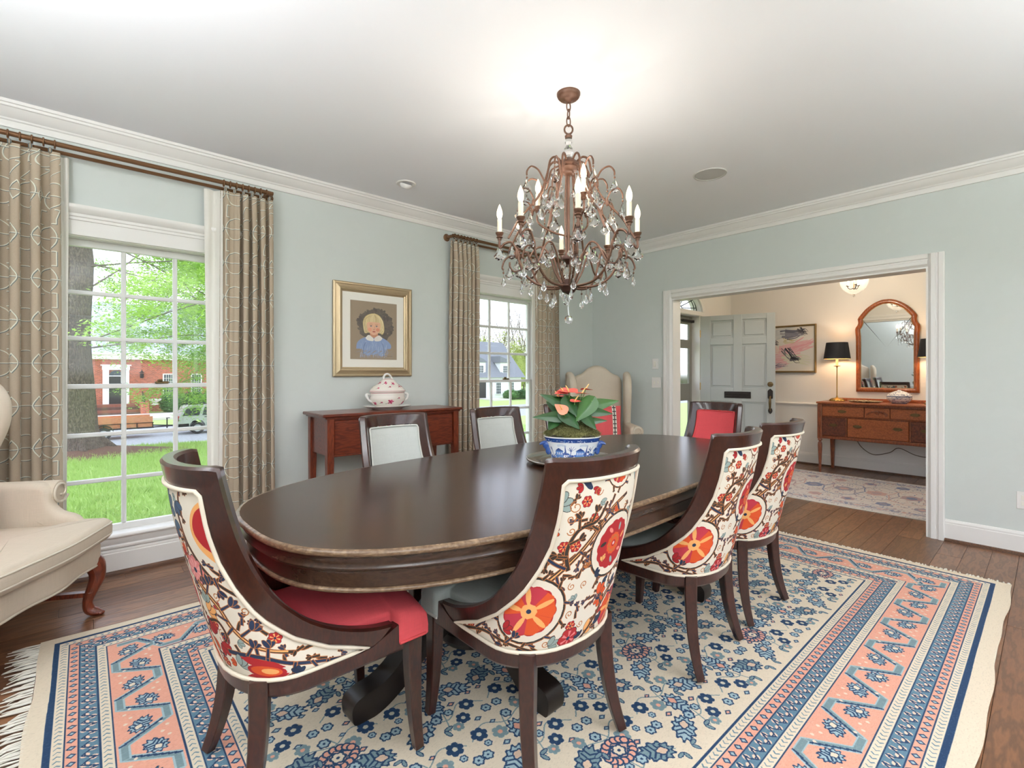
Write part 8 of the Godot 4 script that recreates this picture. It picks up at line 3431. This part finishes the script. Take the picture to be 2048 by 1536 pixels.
func vehicles() -> void:
	var z := -31.5
	var y := -2.42
	var t := thing("parked_car", "silver sport utility vehicle parked across the street", "car", Vector3(-0.62, y, z))
	# side outline, length along x, front to the right
	var body := PackedVector2Array([V(0.02, 0.48), V(0.0, 0.75), V(0.05, 1.0), V(0.12, 1.08), V(3.5, 1.10), V(4.5, 1.02), V(4.75, 0.85), V(4.78, 0.5), V(4.2, 0.42), V(4.16, 0.62), V(4.02, 0.80), V(3.78, 0.86), V(3.54, 0.80), V(3.4, 0.62), V(3.36, 0.40), V(1.42, 0.40), V(1.38, 0.62), V(1.24, 0.80), V(1.0, 0.86), V(0.76, 0.80), V(0.62, 0.62), V(0.58, 0.45)])
	var g := G.new()
	g.extrude(body, 1.78, T3(0, 0, -0.89))
	part(t, "body", g, M.car)
	var cab := PackedVector2Array([V(0.10, 1.06), V(0.36, 1.62), V(0.55, 1.70), V(2.4, 1.72), V(2.7, 1.66), V(3.5, 1.10)])
	g = G.new()
	g.extrude(cab, 1.60, T3(0, 0, -0.80))
	part(t, "cabin", g, M.car)
	for q in [[V(0.26, 1.12), V(0.46, 1.56), V(1.22, 1.60), V(1.10, 1.12)], [V(1.26, 1.12), V(1.38, 1.60), V(2.12, 1.62), V(2.12, 1.12)], [V(2.22, 1.12), V(2.22, 1.61), V(2.6, 1.58), V(3.2, 1.12)]]:
		g = G.new()
		g.extrude(PackedVector2Array(q), 0.02, T3(0, 0, 0.795))
		part(t, "side_window", g, M.car_glass)
	g = G.new()
	g.box(Vector3(2.4, 0.56, 0.90), Vector3(1.9, 0.22, 0.03), 0.01)
	g.box(Vector3(0.3, 0.56, 0.86), Vector3(0.55, 0.2, 0.06), 0.01)
	part(t, "cladding", g, M.car_low)
	g = G.new()
	g.box(Vector3(0.04, 0.95, 0.80), Vector3(0.1, 0.34, 0.18), 0.03)
	part(t, "tail_lamp", g, M.red_lamp)
	g = G.new()
	for s in [-0.6, 0.6]:
		g.tube(PackedVector3Array([Vector3(0.6, 1.70, s), Vector3(0.62, 1.77, s), Vector3(2.3, 1.79, s), Vector3(2.35, 1.72, s)]), 0.025, 6)
	part(t, "roof_rail", g, M.black_metal)
	g = G.new()
	g.box(Vector3(1.45, 1.02, 0.90), Vector3(0.2, 0.04, 0.03), 0.01)
	part(t, "door_handle", g, M.black_metal)
	for x in [1.0, 3.78]:
		wheel(t, Vector3(x, 0.36, 0.78), 0.36, 0.24)
		wheel(t, Vector3(x, 0.36, -0.78), 0.36, 0.24)
	t = thing("utility_trailer", "flat trailer with plywood sides hitched behind the silver car", "trailer", Vector3(-4.6, y, z))
	g = G.new()
	g.box(Vector3(1.0, 0.92, 0.82), Vector3(3.6, 0.55, 0.03))
	g.box(Vector3(1.0, 0.92, -0.82), Vector3(3.6, 0.55, 0.03))
	g.box(Vector3(1.0, 0.62, 0.0), Vector3(3.6, 0.04, 1.64))
	part(t, "plywood_side", g, M.ply)
	g = G.new()
	for s in [-0.86, 0.86]:
		g.box(Vector3(1.0, 0.56, s), Vector3(3.7, 0.08, 0.05))
		g.box(Vector3(1.0, 0.84, s), Vector3(3.7, 0.035, 0.035))
		for k in 6:
			g.box(Vector3(-0.8 + k * 0.72, 0.7, s), Vector3(0.04, 0.3, 0.04))
	g.tube(PackedVector3Array([Vector3(2.8, 0.56, 0.7), Vector3(4.05, 0.52, 0.0), Vector3(2.8, 0.56, -0.7)]), 0.04, 6)
	g.tube(PackedVector3Array([Vector3(3.55, 0.4, 0.1), Vector3(3.55, 0.98, 0.1)]), 0.035, 6)
	g.box(Vector3(3.6, 1.0, 0.1), Vector3(0.18, 0.04, 0.04))
	part(t, "frame", g, M.black_metal)
	g = G.new()
	var fd := PackedVector3Array()
	for i in 11:
		var a := PI * i / 10.0
		fd.append(Vector3(0.62 + cos(a) * 0.44, 0.36 + sin(a) * 0.44, 0.98))
	g.sweep(fd, PackedVector2Array([V(-0.12, -0.012), V(0.12, -0.012), V(0.12, 0.012), V(-0.12, 0.012)]), Vector3(0, 1, 0.01))
	part(t, "fender", g, M.black_metal)
	wheel(t, Vector3(0.62, 0.34, 0.98), 0.34, 0.22)
	wheel(t, Vector3(0.62, 0.34, -0.98), 0.34, 0.22)

func white_house() -> void:
	var z := -47.0
	var t := thing("white_house", "white house with steep grey roof seen through the far window", "house", Vector3(0, 0, z))
	var g := G.new()
	bx(g, 24, 42.2, -2.4, 0.75, -9, 0)
	part(t, "wall", g, M.white_paint)
	g = G.new()
	var xf := Transform3D(Basis(Vector3(0, 0, -1), Vector3(0, 1, 0), Vector3(1, 0, 0)), Vector3(23.8, 0, 0))
	g.extrude(PackedVector2Array([V(-0.5, 0.7), V(9.5, 0.7), V(4.6, 5.9)]), 18.8, xf)
	part(t, "roof", g, M.shingle)
	for q in [[35.0, 1.75], [39.3, 1.75]]:
		var d := Node3D.new()
		d.name = "dormer"
		t.add_child(d, true)
		d.position = Vector3(q[0], q[1], -0.2)
		g = G.new()
		g.box(Vector3(0, 0.1, -1.8), Vector3(1.7, 2.0, 3.6))
		part(d, "cheek", g, M.white_paint)
		g = G.new()
		g.extrude(PackedVector2Array([V(-1.05, 1.0), V(1.05, 1.0), V(0.2, 1.5), V(-1.05, 1.9)]), 4.4, T3(0, 0, -4.2))
		part(d, "shed_roof", g, M.shingle)
		far_window(d, 0, -0.1, 0.03, 0.8, 1.25, M.white_paint, 3, 4)
	g = G.new()
	bx(g, 39.0, 40.9, 0, 5.2, -5.6, -4.2)
	bx(g, 38.8, 41.1, 5.0, 5.3, -5.8, -4.0)
	bx(g, 39.3, 39.7, 5.3, 5.75, -5.1, -4.7)
	bx(g, 40.2, 40.6, 5.3, 5.75, -5.1, -4.7)
	part(t, "chimney", g, M.white_paint)
	g = G.new()
	bx(g, 34.6, 35.7, -2.1, 0.2, 0.0, 0.08)
	part(t, "door", g, M.dark_door)
	far_window(t, 37.9, -0.8, 0.03, 0.8, 1.5, M.white_paint, 3, 4)
	far_window(t, 40.3, -0.8, 0.03, 0.8, 1.5, M.white_paint, 3, 4)
	g = G.new()
	g.box(Vector3(36.5, -0.3, 0.2), Vector3(0.3, 0.55, 0.3), 0.05)
	part(t, "lantern", g, M.black_metal)
	g = G.new()
	bx(g, 33.8, 36.8, -2.3, -2.05, 0.0, 4.0)
	part(t, "front_walk", g, M.walk)
